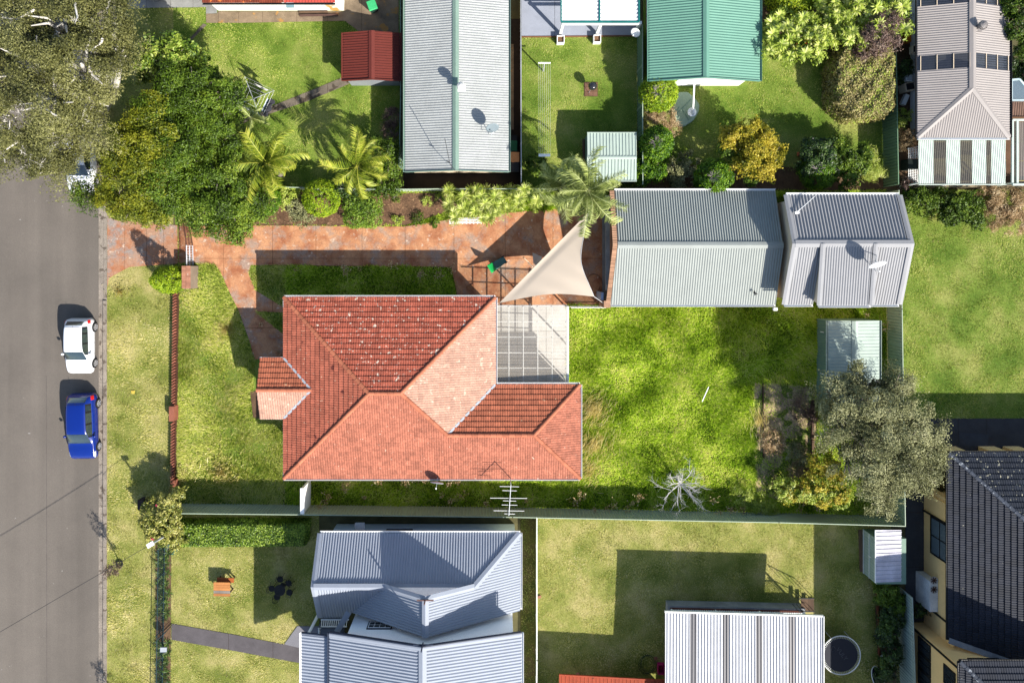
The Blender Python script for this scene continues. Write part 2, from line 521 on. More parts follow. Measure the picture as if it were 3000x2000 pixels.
# ================================================================== THE GROUND
HARD = []                      # plans (photograph-pixel polygons on the ground) where no grass grows
def flat(name, px, z, m, kind='structure', hard=False, parent=None):
    pts = [W2(*p) for p in px]
    o = MB().prism(pts, 0, z, top_only=True).build(name, m, parent)
    if parent is None: o['kind'] = kind
    if hard: HARD.append(px)
    return o
def clip2(poly, a, b, c):
    """keep a*x+b*y<=c"""
    out = []
    for i in range(len(poly)):
        p, q = poly[i], poly[(i + 1) % len(poly)]
        fp = a * p[0] + b * p[1] - c; fq = a * q[0] + b * q[1] - c
        if fp <= 0: out.append(p)
        if (fp < 0 < fq) or (fq < 0 < fp):
            t = fp / (fp - fq); out.append((p[0] + (q[0] - p[0]) * t, p[1] + (q[1] - p[1]) * t))
    return out
def slabs(root_name, px, cutx, cuty, z, m, mj, gap=0.9, piece='slab', hard=True, base=0.018):
    """paved area: a thin bed carrying one slab per bay, joints recessed between them (cuts in photograph pixels)"""
    root = MB().prism([W2(*p) for p in px], 0, base, top_only=True).build(root_name, mj)
    root['kind'] = 'structure'
    if hard: HARD.append(px)
    xs = [-9999] + sorted(cutx) + [9999]; ys = [-9999] + sorted(cuty) + [9999]
    for i in range(len(xs) - 1):
        for j in range(len(ys) - 1):
            q = clip2(px, -1, 0, -(xs[i] + gap / 2)); q = clip2(q, 1, 0, xs[i + 1] - gap / 2) if q else q
            q = clip2(q, 0, -1, -(ys[j] + gap / 2)) if q else q; q = clip2(q, 0, 1, ys[j + 1] - gap / 2) if q else q
            if len(q) >= 3:
                A = abs(sum(q[k][0] * q[(k + 1) % len(q)][1] - q[(k + 1) % len(q)][0] * q[k][1] for k in range(len(q)))) / 2
                if A > 60: MB().prism([W2(*p) for p in q], base + 0.002, z).build(piece, m, root)
    return root

M_soil = mat('garden_soil', C(120, 95, 72, 0.55), 0.95, var=0.35, fine=0.4, bump=0.5, bscale=30)
M_under = mat('bare_ground', C(110, 105, 70, 0.5), 0.95, var=0.3, fine=0.3, bump=0.3)
def lawnmat(name, a, b, c, scale=0.35, fine=0.35):
    m, t, out = _new(name)
    geo = N(t, 'ShaderNodeNewGeometry'); pos = geo.outputs['Position']
    p = N(t, 'ShaderNodeBsdfPrincipled')
    col = ramp(t, noise(t, pos, scale, 5, 0.62), [(0.36, a), (0.5, b), (0.66, c)])
    col = mix(t, 1.0, col, ramp(t, noise(t, pos, 14, 3, 0.7), [(0.3, g(1 - fine)), (0.7, g(1 + fine))]), 'MULTIPLY')
    t.links.new(col, p.inputs['Base Color']); p.inputs['Roughness'].default_value = 0.9
    p.inputs['Specular IOR Level'].default_value = 0.15
    bp = N(t, 'ShaderNodeBump'); bp.inputs['Strength'].default_value = 0.7; bp.inputs['Distance'].default_value = 0.04
    t.links.new(noise(t, pos, 16, 3, 0.7), bp.inputs['Height']); t.links.new(bp.outputs[0], p.inputs['Normal'])
    t.links.new(p.outputs[0], out.inputs[0]); return m
LW_mown = lawnmat('mown_lawn', C(104, 136, 44, .5), C(136, 160, 64, .52), C(170, 176, 94, .55))
LW_dry = lawnmat('dry_lawn', C(130, 142, 60, .52), C(164, 166, 88, .55), C(200, 188, 124, .56), 0.45)
LW_long = lawnmat('long_grass_ground', C(70, 90, 18, .4), C(110, 128, 28, .42), C(130, 136, 50, .42))
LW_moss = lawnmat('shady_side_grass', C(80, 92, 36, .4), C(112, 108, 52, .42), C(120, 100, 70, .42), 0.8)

g0 = MB().box((0, 0, -0.25), (420, 420, 0.5)).build('ground', M_under); g0['kind'] = 'structure'

# road, gutter, kerb
m, t, out = _new('asphalt')
geo = N(t, 'ShaderNodeNewGeometry'); pos = geo.outputs['Position']; P = N(t, 'ShaderNodeBsdfPrincipled')
mp = N(t, 'ShaderNodeMapping'); mp.inputs['Scale'].default_value = (0.55, 0.02, 1); t.links.new(pos, mp.inputs[0])
c = ramp(t, noise(t, mp.outputs[0], 1.0, 3), [(0.3, C(122, 113, 103, .46)), (0.7, C(140, 130, 119, .46))])
c = mix(t, 1.0, c, ramp(t, noise(t, pos, 0.25, 3), [(0.3, g(0.88)), (0.7, g(1.12))]), 'MULTIPLY')
c = mix(t, 1.0, c, ramp(t, noise(t, pos, 30, 2, 0.8), [(0.25, g(0.7)), (0.75, g(1.3))]), 'MULTIPLY')
c = mix(t, ramp(t, noise(t, pos, 3.1, 2), [(0.74, g(0)), (0.76, g(0.8))]), c, C(190, 185, 178))
t.links.new(c, P.inputs['Base Color']); P.inputs['Roughness'].default_value = 0.9
bp = N(t, 'ShaderNodeBump'); bp.inputs['Strength'].default_value = 0.4; bp.inputs['Distance'].default_value = 0.01
t.links.new(noise(t, pos, 80, 2), bp.inputs['Height']); t.links.new(bp.outputs[0], P.inputs['Normal'])
t.links.new(P.outputs[0], out.inputs[0]); M_asph = m
flat('road', [(-1400, -2400), (291, -2400), (289, 3600), (-1400, 3600)], 0.01, M_asph, hard=True)
M_tar = mat('road_seam_tar', C(118, 110, 104), 0.8)
o = flat('road_seam', [(135.2, 1100), (136.8, 1100), (138, 1600), (139, 2400), (137.2, 2400), (136.2, 1600)], 0.014, M_tar)
M_kerb = mat('kerb_concrete', C(172, 160, 146), 0.9, var=0.25, fine=0.3, fscale=18, bump=0.3, spots=(C(120, 108, 96), 2.2, 0.58))
gut = MB()
for i in range(-8, 20):
    y0, y1 = i * 120 + 40, i * 120 + 159.3
    p = [W2(289.5, y0), W2(304, y0), W2(304, y1), W2(289.5, y1)]
    q = MB().prism(p, 0, 0.022)
    if i == -8: guto = q.build('gutter_strip', M_kerb); guto['kind'] = 'structure'
    else: q.build('gutter_length', M_kerb, guto)
kerb = None
for i in range(-8, 20):
    y0, y1 = i * 120 + 40, i * 120 + 159
    hgt = 0.13
    if y1 > 560 and y0 < 860:      # laid back for the driveway
        hgt = 0.05
    p = [W2(305, y0), W2(314, y0), W2(314, y1), W2(305, y1)]
    q = MB().prism(p, 0, hgt)
    if kerb is None: kerb = q.build('kerb', M_kerb); kerb['kind'] = 'structure'
    else: q.build('kerb_stone', M_kerb, kerb)
HARD.append([(289, -2400), (315, -2400), (315, 3600), (289, 3600)])

# lawns and beds
flat('verge_lawn', [(314, -1400), (508, -1400), (508, 3000), (314, 3000)], 0.012, LW_dry)
flat('neighbour_front_lawn', [(508, -1400), (1180, -1400), (1180, 546), (508, 546)], 0.008, LW_mown)
flat('front_lawn', [(514, 548), (830, 548), (830, 1478), (508, 1475)], 0.008, LW_mown)
flat('back_lawn', [(830, 548), (2590, 560), (2608, 1510), (830, 1478)], 0.008, LW_long)
flat('clothes_line_lawn', [(1526, 106), (1866, 106), (1866, 556), (1526, 556)], 0.008, LW_mown)
flat('garden_lawn', [(1884, -900), (2585, -900), (2588, 558), (1884, 558)], 0.008, LW_mown)
flat('open_lawn', [(2640, 556), (4200, 556), (4200, 1225), (2640, 1225)], 0.008, LW_mown)
flat('dry_front_lawn', [(476, 1480), (935, 1486), (935, 3000), (476, 3000)], 0.008, LW_dry)
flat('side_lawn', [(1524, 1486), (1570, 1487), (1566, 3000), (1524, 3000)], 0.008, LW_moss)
flat('rear_lawn', [(1574, 1487), (2608, 1510), (2620, 3000), (1574, 3000)], 0.008, LW_dry)
M_mulch = mat('bark_mulch', C(128, 98, 74, 0.55), 0.95, var=0.4, fine=0.5, fscale=14, bump=0.6, bscale=25,
              spots=(C(175, 140, 105, 0.6), 5, 0.62))
flat('garden_bed', [(700, 562), (1330, 566), (1340, 610), (1180, 662), (740, 659)], 0.03, M_mulch, hard=True)
flat('garden_bed', [(2205, 1120), (2385, 1130), (2400, 1480), (2215, 1500), (2210, 1330)], 0.016, mat('dry_bed_soil', C(196, 172, 136, .6), .95, var=.4, vscale=.9, fine=.45, fscale=9, bump=.6, bscale=20, spots=(C(120, 136, 60, .5), 1.0, .52)))
flat('garden_bed', [(2560, 1706), (2625, 1706), (2625, 2100), (2566, 2100), (2572, 1950)], 0.02, M_soil, hard=True)
flat('garden_bed', [(1884, 480), (2588, 495), (2588, 558), (1884, 556)], 0.016, M_soil)
flat('garden_bed', [(2150, 0), (2585, 0), (2585, 160), (2300, 150), (2230, 60)], 0.016, M_soil)
flat('garden_bed', [(456, 1590), (502, 1590), (500, 2100), (456, 2100)], 0.02, M_soil, hard=True)

# stamped, stained concrete of the driveway
def crackle(name, light, mid, patch, scale=2.3):
    m, t, out = _new(name)
    geo = N(t, 'ShaderNodeNewGeometry'); pos = geo.outputs['Position']; P = N(t, 'ShaderNodeBsdfPrincipled')
    c = ramp(t, noise(t, pos, 0.9, 5, 0.6), [(0.36, mid), (0.6, light)])
    c = mix(t, ramp(t, noise(t, pos, 0.55, 5, 0.7), [(0.5, g(0)), (0.62, g(0.9))]), c, patch)
    c = mix(t, ramp(t, noise(t, pos, 2.6, 4, 0.6), [(0.62, g(0)), (0.7, g(0.8))]), c, C(236, 212, 188, .6))
    c = mix(t, 1.0, c, ramp(t, noise(t, pos, 12, 3), [(0.3, g(0.84)), (0.7, g(1.14))]), 'MULTIPLY')
    v = N(t, 'ShaderNodeTexVoronoi', feature='DISTANCE_TO_EDGE'); v.inputs['Scale'].default_value = scale
    w = N(t, 'ShaderNodeVectorMath', operation='ADD')
    nn = N(t, 'ShaderNodeTexNoise'); nn.inputs['Scale'].default_value = 2.5; t.links.new(pos, nn.inputs['Vector'])
    sc = N(t, 'ShaderNodeVectorMath', operation='SCALE'); sc.inputs['Scale'].default_value = 0.25
    t.links.new(nn.outputs['Color'], sc.inputs[0]); t.links.new(pos, w.inputs[0]); t.links.new(sc.outputs[0], w.inputs[1])
    t.links.new(w.outputs[0], v.inputs['Vector'])
    ck = ramp(t, v.outputs['Distance'], [(0.0, g(0.0)), (0.022, g(1.0))])
    c = mix(t, 1.0, c, ramp(t, ck, [(0.0, g(0.62)), (1, g(1))]), 'MULTIPLY')
    t.links.new(c, P.inputs['Base Color']); P.inputs['Roughness'].default_value = 0.85
    bp = N(t, 'ShaderNodeBump'); bp.inputs['Strength'].default_value = 0.5; bp.inputs['Distance'].default_value = 0.012
    t.links.new(ck, bp.inputs['Height']); t.links.new(bp.outputs[0], P.inputs['Normal'])
    t.links.new(P.outputs[0], out.inputs[0]); return m
M_drive = crackle('stained_concrete', C(232, 168, 120, .52), C(190, 116, 74, .5), C(196, 168, 148, .5))
M_apron = crackle('faded_concrete', C(206, 160, 128), C(200, 124, 78), C(176, 166, 158))
M_joint = mat('joint_dirt', C(86, 58, 42), 0.95)
M_conc = mat('grey_concrete', C(176, 176, 172), 0.85, var=0.2, fine=0.12)
M_conc2 = mat('old_concrete', C(160, 140, 115), 0.9, var=0.35, fine=0.25, spots=(C(196, 150, 90), 1.1, 0.6))
M_conc3 = mat('lichened_concrete', C(140, 128, 112), 0.9, var=0.35, fine=0.3, spots=(C(95, 84, 70), 1.6, 0.55))
M_blue = mat('pale_blue_concrete', C(186, 192, 206), 0.7, var=0.08, fine=0.06)
M_bitu = mat('charcoal_paving', C(84, 84, 88), 0.85, var=0.2, fine=0.2)
slabs('driveway_apron', [(315, 632), (345, 645), (520, 660), (522, 772), (380, 782), (345, 800), (320, 815), (315, 840)], [366, 430, 480], [], 0.035, M_apron, M_joint)
slabs('driveway', [(524, 662), (735, 660), (1182, 664), (1340, 640), (1500, 622), (1590, 615), (1775, 600), (1775, 893),
                   (1345, 893), (1322, 782), (735, 776), (728, 800), (748, 850), (830, 900), (830, 915), (700, 910), (676, 862), (648, 800), (630, 774), (524, 772)],
      [655, 799, 926, 1061, 1187, 1330, 1480, 1620], [757], 0.04, M_drive, M_joint)
slabs('path', [(700, 910), (742, 905), (838, 985), (838, 1052), (745, 1052), (732, 1000)], [], [960], 0.036, M_drive, M_joint)
flat('garden_bed', [(733, 1145), (760, 1145), (760, 1225), (742, 1222)], 0.03, M_soil, hard=True)
slabs('patio', [(1430, 893), (1662, 893), (1662, 1130), (1430, 1130)], [1516, 1600], [970, 1050], 0.05, mat('pale_patio_concrete', C(222, 216, 208, .58), .8, var=.25, vscale=.6), M_joint)
flat('side_path', [(1764, 600), (1800, 600), (1796, 893), (1764, 893)], 0.045, M_conc, hard=True)
# neighbour top left
slabs('front_drive', [(375, -40), (640, -40), (636, 40), (604, 41), (604, 22), (430, 24), (375, 28)], [430, 500, 566], [], 0.035, M_conc, M_joint)
slabs('house_path', [(604, 41), (636, 41), (640, 34), (1010, 34), (1010, 0), (1168, 0), (1168, 96), (1050, 92), (1010, 62), (700, 68), (605, 68)], [640, 700, 770, 870, 960, 1060], [], 0.035, M_conc2, M_joint)
slabs('garden_path', [(1010, 225), (1024, 246), (905, 296), (790, 334), (770, 350), (758, 338), (780, 318), (893, 273)], [815, 865, 895, 912, 960], [], 0.035, M_conc3, M_joint)
slabs('stepping_path', [(596, 70), (606, 74), (560, 120), (554, 116)], [578], [], 0.03, M_conc3, M_joint)
slabs('service_alley', [(1482, 130), (1505, 130), (1505, 380), (1482, 380)], [], [200, 270], 0.03, M_conc2, M_joint)
flat('alley_ground', [(1480, 56), (1524, 56), (1524, 556), (1480, 556)], 0.012, mat('dark_ground', C(60, 50, 42), 0.9), hard=True)  # dark brown ground colour, also used in the gap
slabs('blue_patio', [(1528, -60), (1866, -60), (1866, 104), (1528, 107)], [1625], [], 0.06, M_blue, M_joint)
MB().beam(W(1526, 109, 0.05), W(1866, 106, 0.05), 0.07, 0.11).build('timber_edging', mat('edging_timber', C(150, 105, 75), 0.8))['kind'] = 'structure'
flat('lane', [(1186, -60), (1480, -60), (1480, 560), (1186, 560)], 0.012, M_bitu, hard=True)
flat('gap_ground', [(1182, 505), (1524, 505), (1524, 560), (1182, 560)], 0.016, mat('dark_ground', (0, 0, 0, 1)), hard=True)
# south neighbours
slabs('garden_walk', [(503, 1825), (690, 1858), (880, 1895), (910, 1905), (910, 1946), (690, 1905), (503, 1872)], [670, 800], [], 0.035, mat('dark_path', C(112, 106, 108), 0.85, var=0.2), M_joint)
flat('porch_slab', [(833, 1885), (872, 1832), (1000, 1832), (1000, 1905), (910, 1905), (880, 1896)], 0.05, mat('porch_concrete', C(152, 150, 156), 0.8, var=0.08), hard=True)
# east
slabs('charcoal_drive', [(2715, 1225), (4200, 1225), (4200, 1325), (2715, 1325)], [2806, 2890], [], 0.03, M_bitu, M_joint)
slabs('charcoal_path', [(2652, 1330), (2706, 1330), (2706, 1815), (2664, 1822), (2664, 2300), (2652, 2300)], [], [1500, 1660, 1790], 0.03, M_bitu, M_joint)
flat('screen_base', [(2810, 1266), (2895, 1272), (2892, 1308), (2810, 1302)], 0.036, mat('slate_pad', C(84, 88, 98), 0.7), hard=True)
flat('side_yard', [(2590, -60), (2700, -60), (2700, 555), (2590, 555)], 0.012, M_soil, hard=True)
o = slabs('timber_walk', [(2645, 170), (2660, 170), (2656, 400), (2640, 400)], [2651], [230, 300, 350], 0.05, M_wood, M_soil, piece='plank')
flat('paved_yard', [(2930, 205), (3100, 205), (3100, 545), (2930, 545)], 0.02, mat('brown_yard', C(118, 88, 66), 0.9), hard=True)
for px in ([(640, -60), (1010, -60), (1010, 34), (640, 34)], [(850, 880), (1445, 880), (1445, 1125), (1680, 1125), (1680, 1370), (850, 1370)],
           [(1038, 105), (1170, 105), (1170, 262), (1038, 262)], [(1905, -60), (2190, -60), (2190, 262), (1905, 262)],
           [(1780, 575), (2640, 575), (2640, 870), (1780, 870)], [(940, 1545), (1500, 1545), (1500, 2100), (900, 2100)],
           [(1950, 1757), (2400, 1757), (2400, 2100), (1950, 2100)], [(2706, 1325), (4200, 1325), (4200, 2300), (2700, 2300)],
           [(1725, 410), (1850, 410), (1850, 520), (1725, 520)], [(2396, 940), (2560, 940), (2560, 1150), (2396, 1150)],
           [(2526, 1560), (2610, 1560), (2610, 1700), (2526, 1700)], [(1640, 1975), (1950, 1975), (1950, 2100), (1640, 2100)],
           [(745, 1050), (835, 1050), (835, 1225), (745, 1225)]):
    HARD.append(px)
# ================================================================== BUILDINGS
Z = Vector((0, 0, 1))
TP = 0.315
# ---- main house with the terracotta tile roof
M_tile = mat('terracotta_tile', C(190, 108, 84, 0.56), 0.75, var=0.16, fine=0.18, fscale=9, attr=0.16, bump=0.2,
             spots=[(C(226, 190, 160, 0.6), 5.4, 0.67), (C(120, 60, 52, 0.5), 1.4, 0.66)])
M_tileL = mat('lichened_terracotta_tile', C(184, 98, 76, 0.58), 0.75, var=0.18, fine=0.2, fscale=9, attr=0.2, bump=0.2,
              spots=[(C(225, 205, 185, 0.62), 4.2, 0.63), (C(238, 225, 205, 0.6), 9.0, 0.67)])
M_tileE = mat('pale_terracotta_tile', C(220, 172, 148, 0.54), 0.75, var=0.14, fine=0.18, fscale=9, attr=0.14, bump=0.2,  # paler tile colour than on the other roof faces
              spots=[(C(240, 205, 180, 0.6), 3.0, 0.62)])
M_tileS = mat('pink_terracotta_tile', C(200, 124, 98, 0.52), 0.75, var=0.16, fine=0.25, fscale=8, attr=0.17, bump=0.2,
              spots=[(C(240, 205, 180, 0.6), 5.5, 0.68)])
M_tileO = mat('orange_terracotta_tile', C(192, 112, 82, 0.55), 0.75, var=0.16, fine=0.2, fscale=9, attr=0.18, bump=0.2,
              spots=[(C(235, 190, 150, 0.6), 4.0, 0.68)])
M_ridge = mat('ridge_terracotta', C(210, 128, 96, 0.55), 0.75, var=0.15, fine=0.2, attr=0.15)
M_brickC = mat('cream_brick', C(196, 170, 140), 0.85, var=0.12)
house = thing('tiled_house', 'large brick house under a hipped red terracotta tile roof with a front porch gable', 'house', W(1150, 1140))
hl = house
ez = 3.06
x0 = W(832, 0, ez).x; x1 = W(1451, 0, ez).x; xe = W(1699, 0, ez).x
yn = W(0, 871, ez).y; ys = W(0, 1400, ez).y; yw = W(0, 1126, ez).y
hm = (yn - ys) / 2; zr = ez + hm * TP; ym = (yn + ys) / 2
hw = (yw - ys) / 2; zw = ez + hw * TP; yv = (yw + ys) / 2
RW = Vector((x0 + hm, ym, zr)); RE = Vector((x1 - hm, ym, zr))
WW = Vector((x1 - hw, yv, zw)); WE = Vector((xe - hw, yv, zw))
NWc = Vector((x0, yn, ez)); SWc = Vector((x0, ys, ez)); NEc = Vector((x1, yn, ez)); VE = Vector((x1, yw, ez)); WNE = Vector((xe, yw, ez)); SEc = Vector((xe, ys, ez))
# porch gable geometry
pxl = W(762, 0, ez).x; pyn = W(0, 1048, ez).y; pys = W(0, 1225, ez).y
ph = (pyn - pys) / 2; pz = ez + ph * TP; pym = (pyn + pys) / 2
tr = TileRoof(house)
tr.face([NWc, RW, RE, NEc], M_tileL, 110)
WSm = Vector((WW.x, ys, ez))
tr.pieces_for = [[[SWc, WSm, WW, RE, RW], [WSm, SEc, WE, WW]]]
tr.face([SWc, SEc, WE, WW, RE, RW], M_tileS, 110)
tr.face([NWc, SWc, RW], M_tile, 20)
tr.pieces_for = [[[NEc, VE, WW, RE]]]
tr.face([NEc, VE, WW, RE], M_tileE, 40)
tr.face([VE, WNE, WE, WW], M_tileO, 10)
tr.face([WNE, SEc, WE], M_tileS, 5)
PJ = Vector((x0 + ph, pym, pz))
tr.face([Vector((pxl, pyn, ez)), Vector((x0, pyn, ez)), PJ, Vector((pxl, pym, pz))], M_tileO, 3)
tr.face([Vector((pxl, pys, ez)), Vector((x0, pys, ez)), PJ, Vector((pxl, pym, pz))], M_tileE, 2)
tr.finish()
for a, b in ((RW, RE), (NWc, RW), (SWc, RW), (NEc, RE), (WW, RE), (WW, WE), (WNE, WE), (SEc, WE), (Vector((pxl, pym, pz)), PJ)):
    ridge_tiles(a, b, M_ridge, house)
for a, b in ((VE, WW), (Vector((x0, pyn, ez)), PJ), (Vector((x0, pys, ez)), PJ)):
    MB().beam(a + Z * 0.05, b + Z * 0.05, 0.14, 0.05).build('valley_flashing', M_galv, house)
gutter([NWc, NEc, VE, WNE, SEc, SWc], M_white, house)
for a, b in ((SWc, Vector((x0, pys, ez))), (Vector((x0, pys, ez)), Vector((pxl, pys, ez))), (Vector((pxl, pyn, ez)), Vector((x0, pyn, ez))), (Vector((x0, pyn, ez)), NWc)):
    gutter([b, a] if False else [a, b], M_white, house, out=0.0) if False else MB().beam(a, b, 0.1, 0.09).build('gutter', M_white, house)
q = MB().prism([(x0 + .5, yn - .5), (x1 - .5, yn - .5), (x1 - .5, yw - .5), (xe - .5, yw - .5), (xe - .5, ys + .5), (x0 + .5, ys + .5)], 0, 2.88)
q.build('wall', M_brickC, house)
MB().prism([(x0 + .05, yn - .05), (x1 - .05, yn - .05), (x1 - .05, yw - .05), (xe - .05, yw - .05), (xe - .05, ys + .05), (x0 + .05, ys + .05)], 2.9, 2.96).build('eaves_lining', M_white, house)
q = MB().prism([(pxl + .3, pyn - .3), (x0 + .49, pyn - .3), (x0 + .49, pys + .3), (pxl + .3, pys + .3)], 0, 2.88); q.build('porch_wall', M_brickC, house)
q = MB().add([(pxl + .3, pyn - .3, 2.9), (pxl + .3, pys + .3, 2.9), (pxl + .3, pym, pz - .12), (pxl + .45, pyn - .3, 2.9), (pxl + .45, pys + .3, 2.9), (pxl + .45, pym, pz - .12)],
             [(0, 1, 2), (3, 5, 4), (0, 3, 4, 1), (1, 4, 5, 2), (2, 5, 3, 0)]); q.build('gable', M_brickC, house)
for (yy, w) in ((-5.0, 2.0), (-9.5, 1.8)):
    window(house, (x1 - .5, yy, 1.6), w, 1.3, (1, 0, 0), M_white, M_glass, 3)
for xx in (-11, -7.5, -4):
    window(house, (xx, yn - .5, 1.6), 1.8, 1.2, (0, 1, 0), M_white, M_glass, 3)
window(house, (x0 + .5, -12.3, 1.6), 1.9, 1.3, (-1, 0, 0), M_white, M_glass, 3)
window(house, (x0 + .5, -4.2, 1.6), 1.9, 1.3, (-1, 0, 0), M_white, M_glass, 3)
window(house, (xe - .5, -11.5, 1.6), 1.6, 1.2, (1, 0, 0), M_white, M_glass, 2)
# satellite dish and aerials fixed to the south side, antenna over the fence
def dish(name, label, at, face, r, m, pole_to, legs=()):
    t = thing(name, label, 'satellite dish', at)
    f = Vector(face).normalized(); s = f.cross(Z).normalized(); u = s.cross(f)
    at = Vector(at); n = 20; V = []; F = []
    for k, (rr, dd) in enumerate(((0.02, 0.0), (0.35, 0.02), (0.7, 0.07), (1.0, 0.15))):
        for i in range(n):
            a = 2 * math.pi * i / n
            V.append(at + (s * math.cos(a) + u * math.sin(a)) * r * rr + f * (dd * r))
    for k in range(3):
        for i in range(n): F.append((k * n + i, k * n + (i + 1) % n, (k + 1) * n + (i + 1) % n, (k + 1) * n + i))
    V += [v - f * 0.02 for v in V]; q = len(V) // 2
    F += [tuple(i + q for i in reversed(ff)) for ff in F] + [(3 * n + i, 3 * n + (i + 1) % n, q + 3 * n + (i + 1) % n, q + 3 * n + i) for i in range(n)]
    MB().add(V, F).build('reflector', m, t, smooth=True)
    MB().tube([at - f * 0.02, at - f * 0.2, Vector(pole_to)], 0.022).build('mast', M_galv, t)
    for l in legs: MB().tube([at - f * 0.2, l], 0.016).build('stay', M_galv, t)
    e = at + f * r * 0.95
    MB().tube([at - u * r * 0.95, e - u * 0.1], 0.012).build('feed_arm', M_galv, t)
    MB().box(e - u * 0.05, (0.07, 0.07, 0.1)).build('receiver', M_white, t)
    return t
M_dish = mat('dish_grey', (0.5, 0.52, 0.54, 1), 0.5, var=0.08)
dish('satellite_dish', 'pale round satellite dish fixed to the south gutter of the red tiled house', W(1280, 1411, 3.5), (-.12, -1, .25), 0.42, M_dish, W(1284, 1396, 3.0))
t = thing('tv_antenna', 'tall white television antenna with many rods beside the south edge of the red tiled roof', 'antenna', W(1497, 1398, 3.0))
MB().tube([W(1497, 1396, 2.6), W(1496, 1415, 4.6)], 0.025).build('mast', M_galv, t)
MB().beam(W(1497, 1418, 4.6), W(1491, 1510, 5.1), 0.035, 0.035).build('boom', M_white, t)
for k, (yy, hw_) in enumerate(((1424, 30), (1436, 22), (1458, 58), (1466, 20), (1478, 24), (1495, 48), (1504, 16))):
    zz = 4.65 + k * 0.06
    MB().beam(W(1494 - hw_, yy, zz), W(1495 + hw_ * 0.85, yy + 1, zz), 0.022, 0.022).build('rod', M_white, t)
# low privacy wall south of the house
pw = thing('dividing_wall', 'short white rendered wall joining the tiled house to the south green fence', 'wall', W(905, 1440))
MB().prism([W2(904, 1404), W2(911, 1404), W2(911, 1478), W2(904, 1478)], 0, 1.75).build('panel', M_white, pw)
MB().prism([W2(902, 1404), W2(913, 1404), W2(913, 1478), W2(902, 1478)], 1.752, 1.79).build('coping', M_white, pw)

# ---- clear roofed patio cover at the back of the house
M_poly = glassmat('clear_polycarbonate', (0.5, 0.44, 0.36, 1), 0.3, 0.7)
pg = thing('patio_cover', 'clear polycarbonate patio cover on a pale frame at the back of the tiled house', 'pergola', W(1560, 1010))
A = W(1453, 897, 2.75); B = W(1664, 897, 2.55); Cc = W(1664, 1124, 2.55); D = W(1453, 1124, 2.75)
M_alu = mat('pale_aluminium', (0.62, 0.6, 0.56, 1), 0.4, var=0.1)
for k in range(4):
    a = A.lerp(D, k / 4); b = B.lerp(Cc, k / 4); a2 = A.lerp(D, (k + 1) / 4 - .004); b2 = B.lerp(Cc, (k + 1) / 4 - .004)
    sheet('roof_sheet', [a + Z * .06, b + Z * .06, b2 + Z * .06, a2 + Z * .06], M_poly, pg, 0.09, 0.012, 'corr', run=(1, 0, -.05))
for k in range(1, 6): MB().beam(A.lerp(B, k / 5 - .02), D.lerp(Cc, k / 5 - .02), 0.05, 0.07).build('rafter', M_alu, pg)
for k in range(0, 6): MB().beam(A.lerp(D, k / 5) - Z * .07, B.lerp(Cc, k / 5) - Z * .07, 0.04, 0.06).build('purlin', M_alu, pg)
MB().beam(B, Cc, 0.1, 0.12).build('gutter', M_white, pg)
for (px, py) in ((1663, 898), (1663, 1010), (1663, 1122), (1560, 898)):
    p = W(px, py, 2.5); MB().box((p.x - .06, p.y, 1.25), (0.08, 0.08, 2.48)).build('post', M_white, pg)

# ---- brick ended garage
M_sheetG = mat('weathered_grey_green_roof_sheet', C(186, 192, 186, 0.5), 0.6, metal=0.0, var=0.06, fine=0.05)
M_sheetGN = M_sheetG
M_brickR = mat('mottled_brick', C(206, 160, 128, 0.55), 0.9, var=0.2, attr=0.2, fine=0.2)
M_brickD = mat('mortar', C(170, 150, 130), 0.9)
ga = thing('garage', 'long gabled garage with a ribbed grey metal roof and brick west end', 'garage', W(2040, 720))
ge = 2.4; gr = 3.65
gx0 = W(1800, 0, ge).x; gx1 = W(2272, 0, ge).x
gyn = W(0, 559, ge).y; gys = W(0, 892, ge).y; gym = W(0, 718, gr).y
a1, a2, a3 = Vector((gx0, gyn, ge)), Vector((gx0, gym, gr)), Vector((gx0 - .25, gys, ge))
b1, b2, b3 = Vector((gx1, gyn, ge)), Vector((gx1, gym, gr)), Vector((gx1, gys, ge))
sheet('roof_plane', [a1, a2, b2, b1], M_sheetG, ga, 0.16, 0.03)
sheet('roof_plane', [a3, a2, b2, b3], M_sheetG, ga, 0.16, 0.022)
cap('ridge_cap', a2 + Z * .03, b2 + Z * .03, 0.42, M_sheetG, ga)
for s_ in ((a3, b3), (b1, a1)): gutter([s_[1], s_[0]], M_white, ga)
wallbox(ga, gx0 + .45, gyn - .25, gx1 - .25, gys + .25, 0, ge - .12, M_brickC)
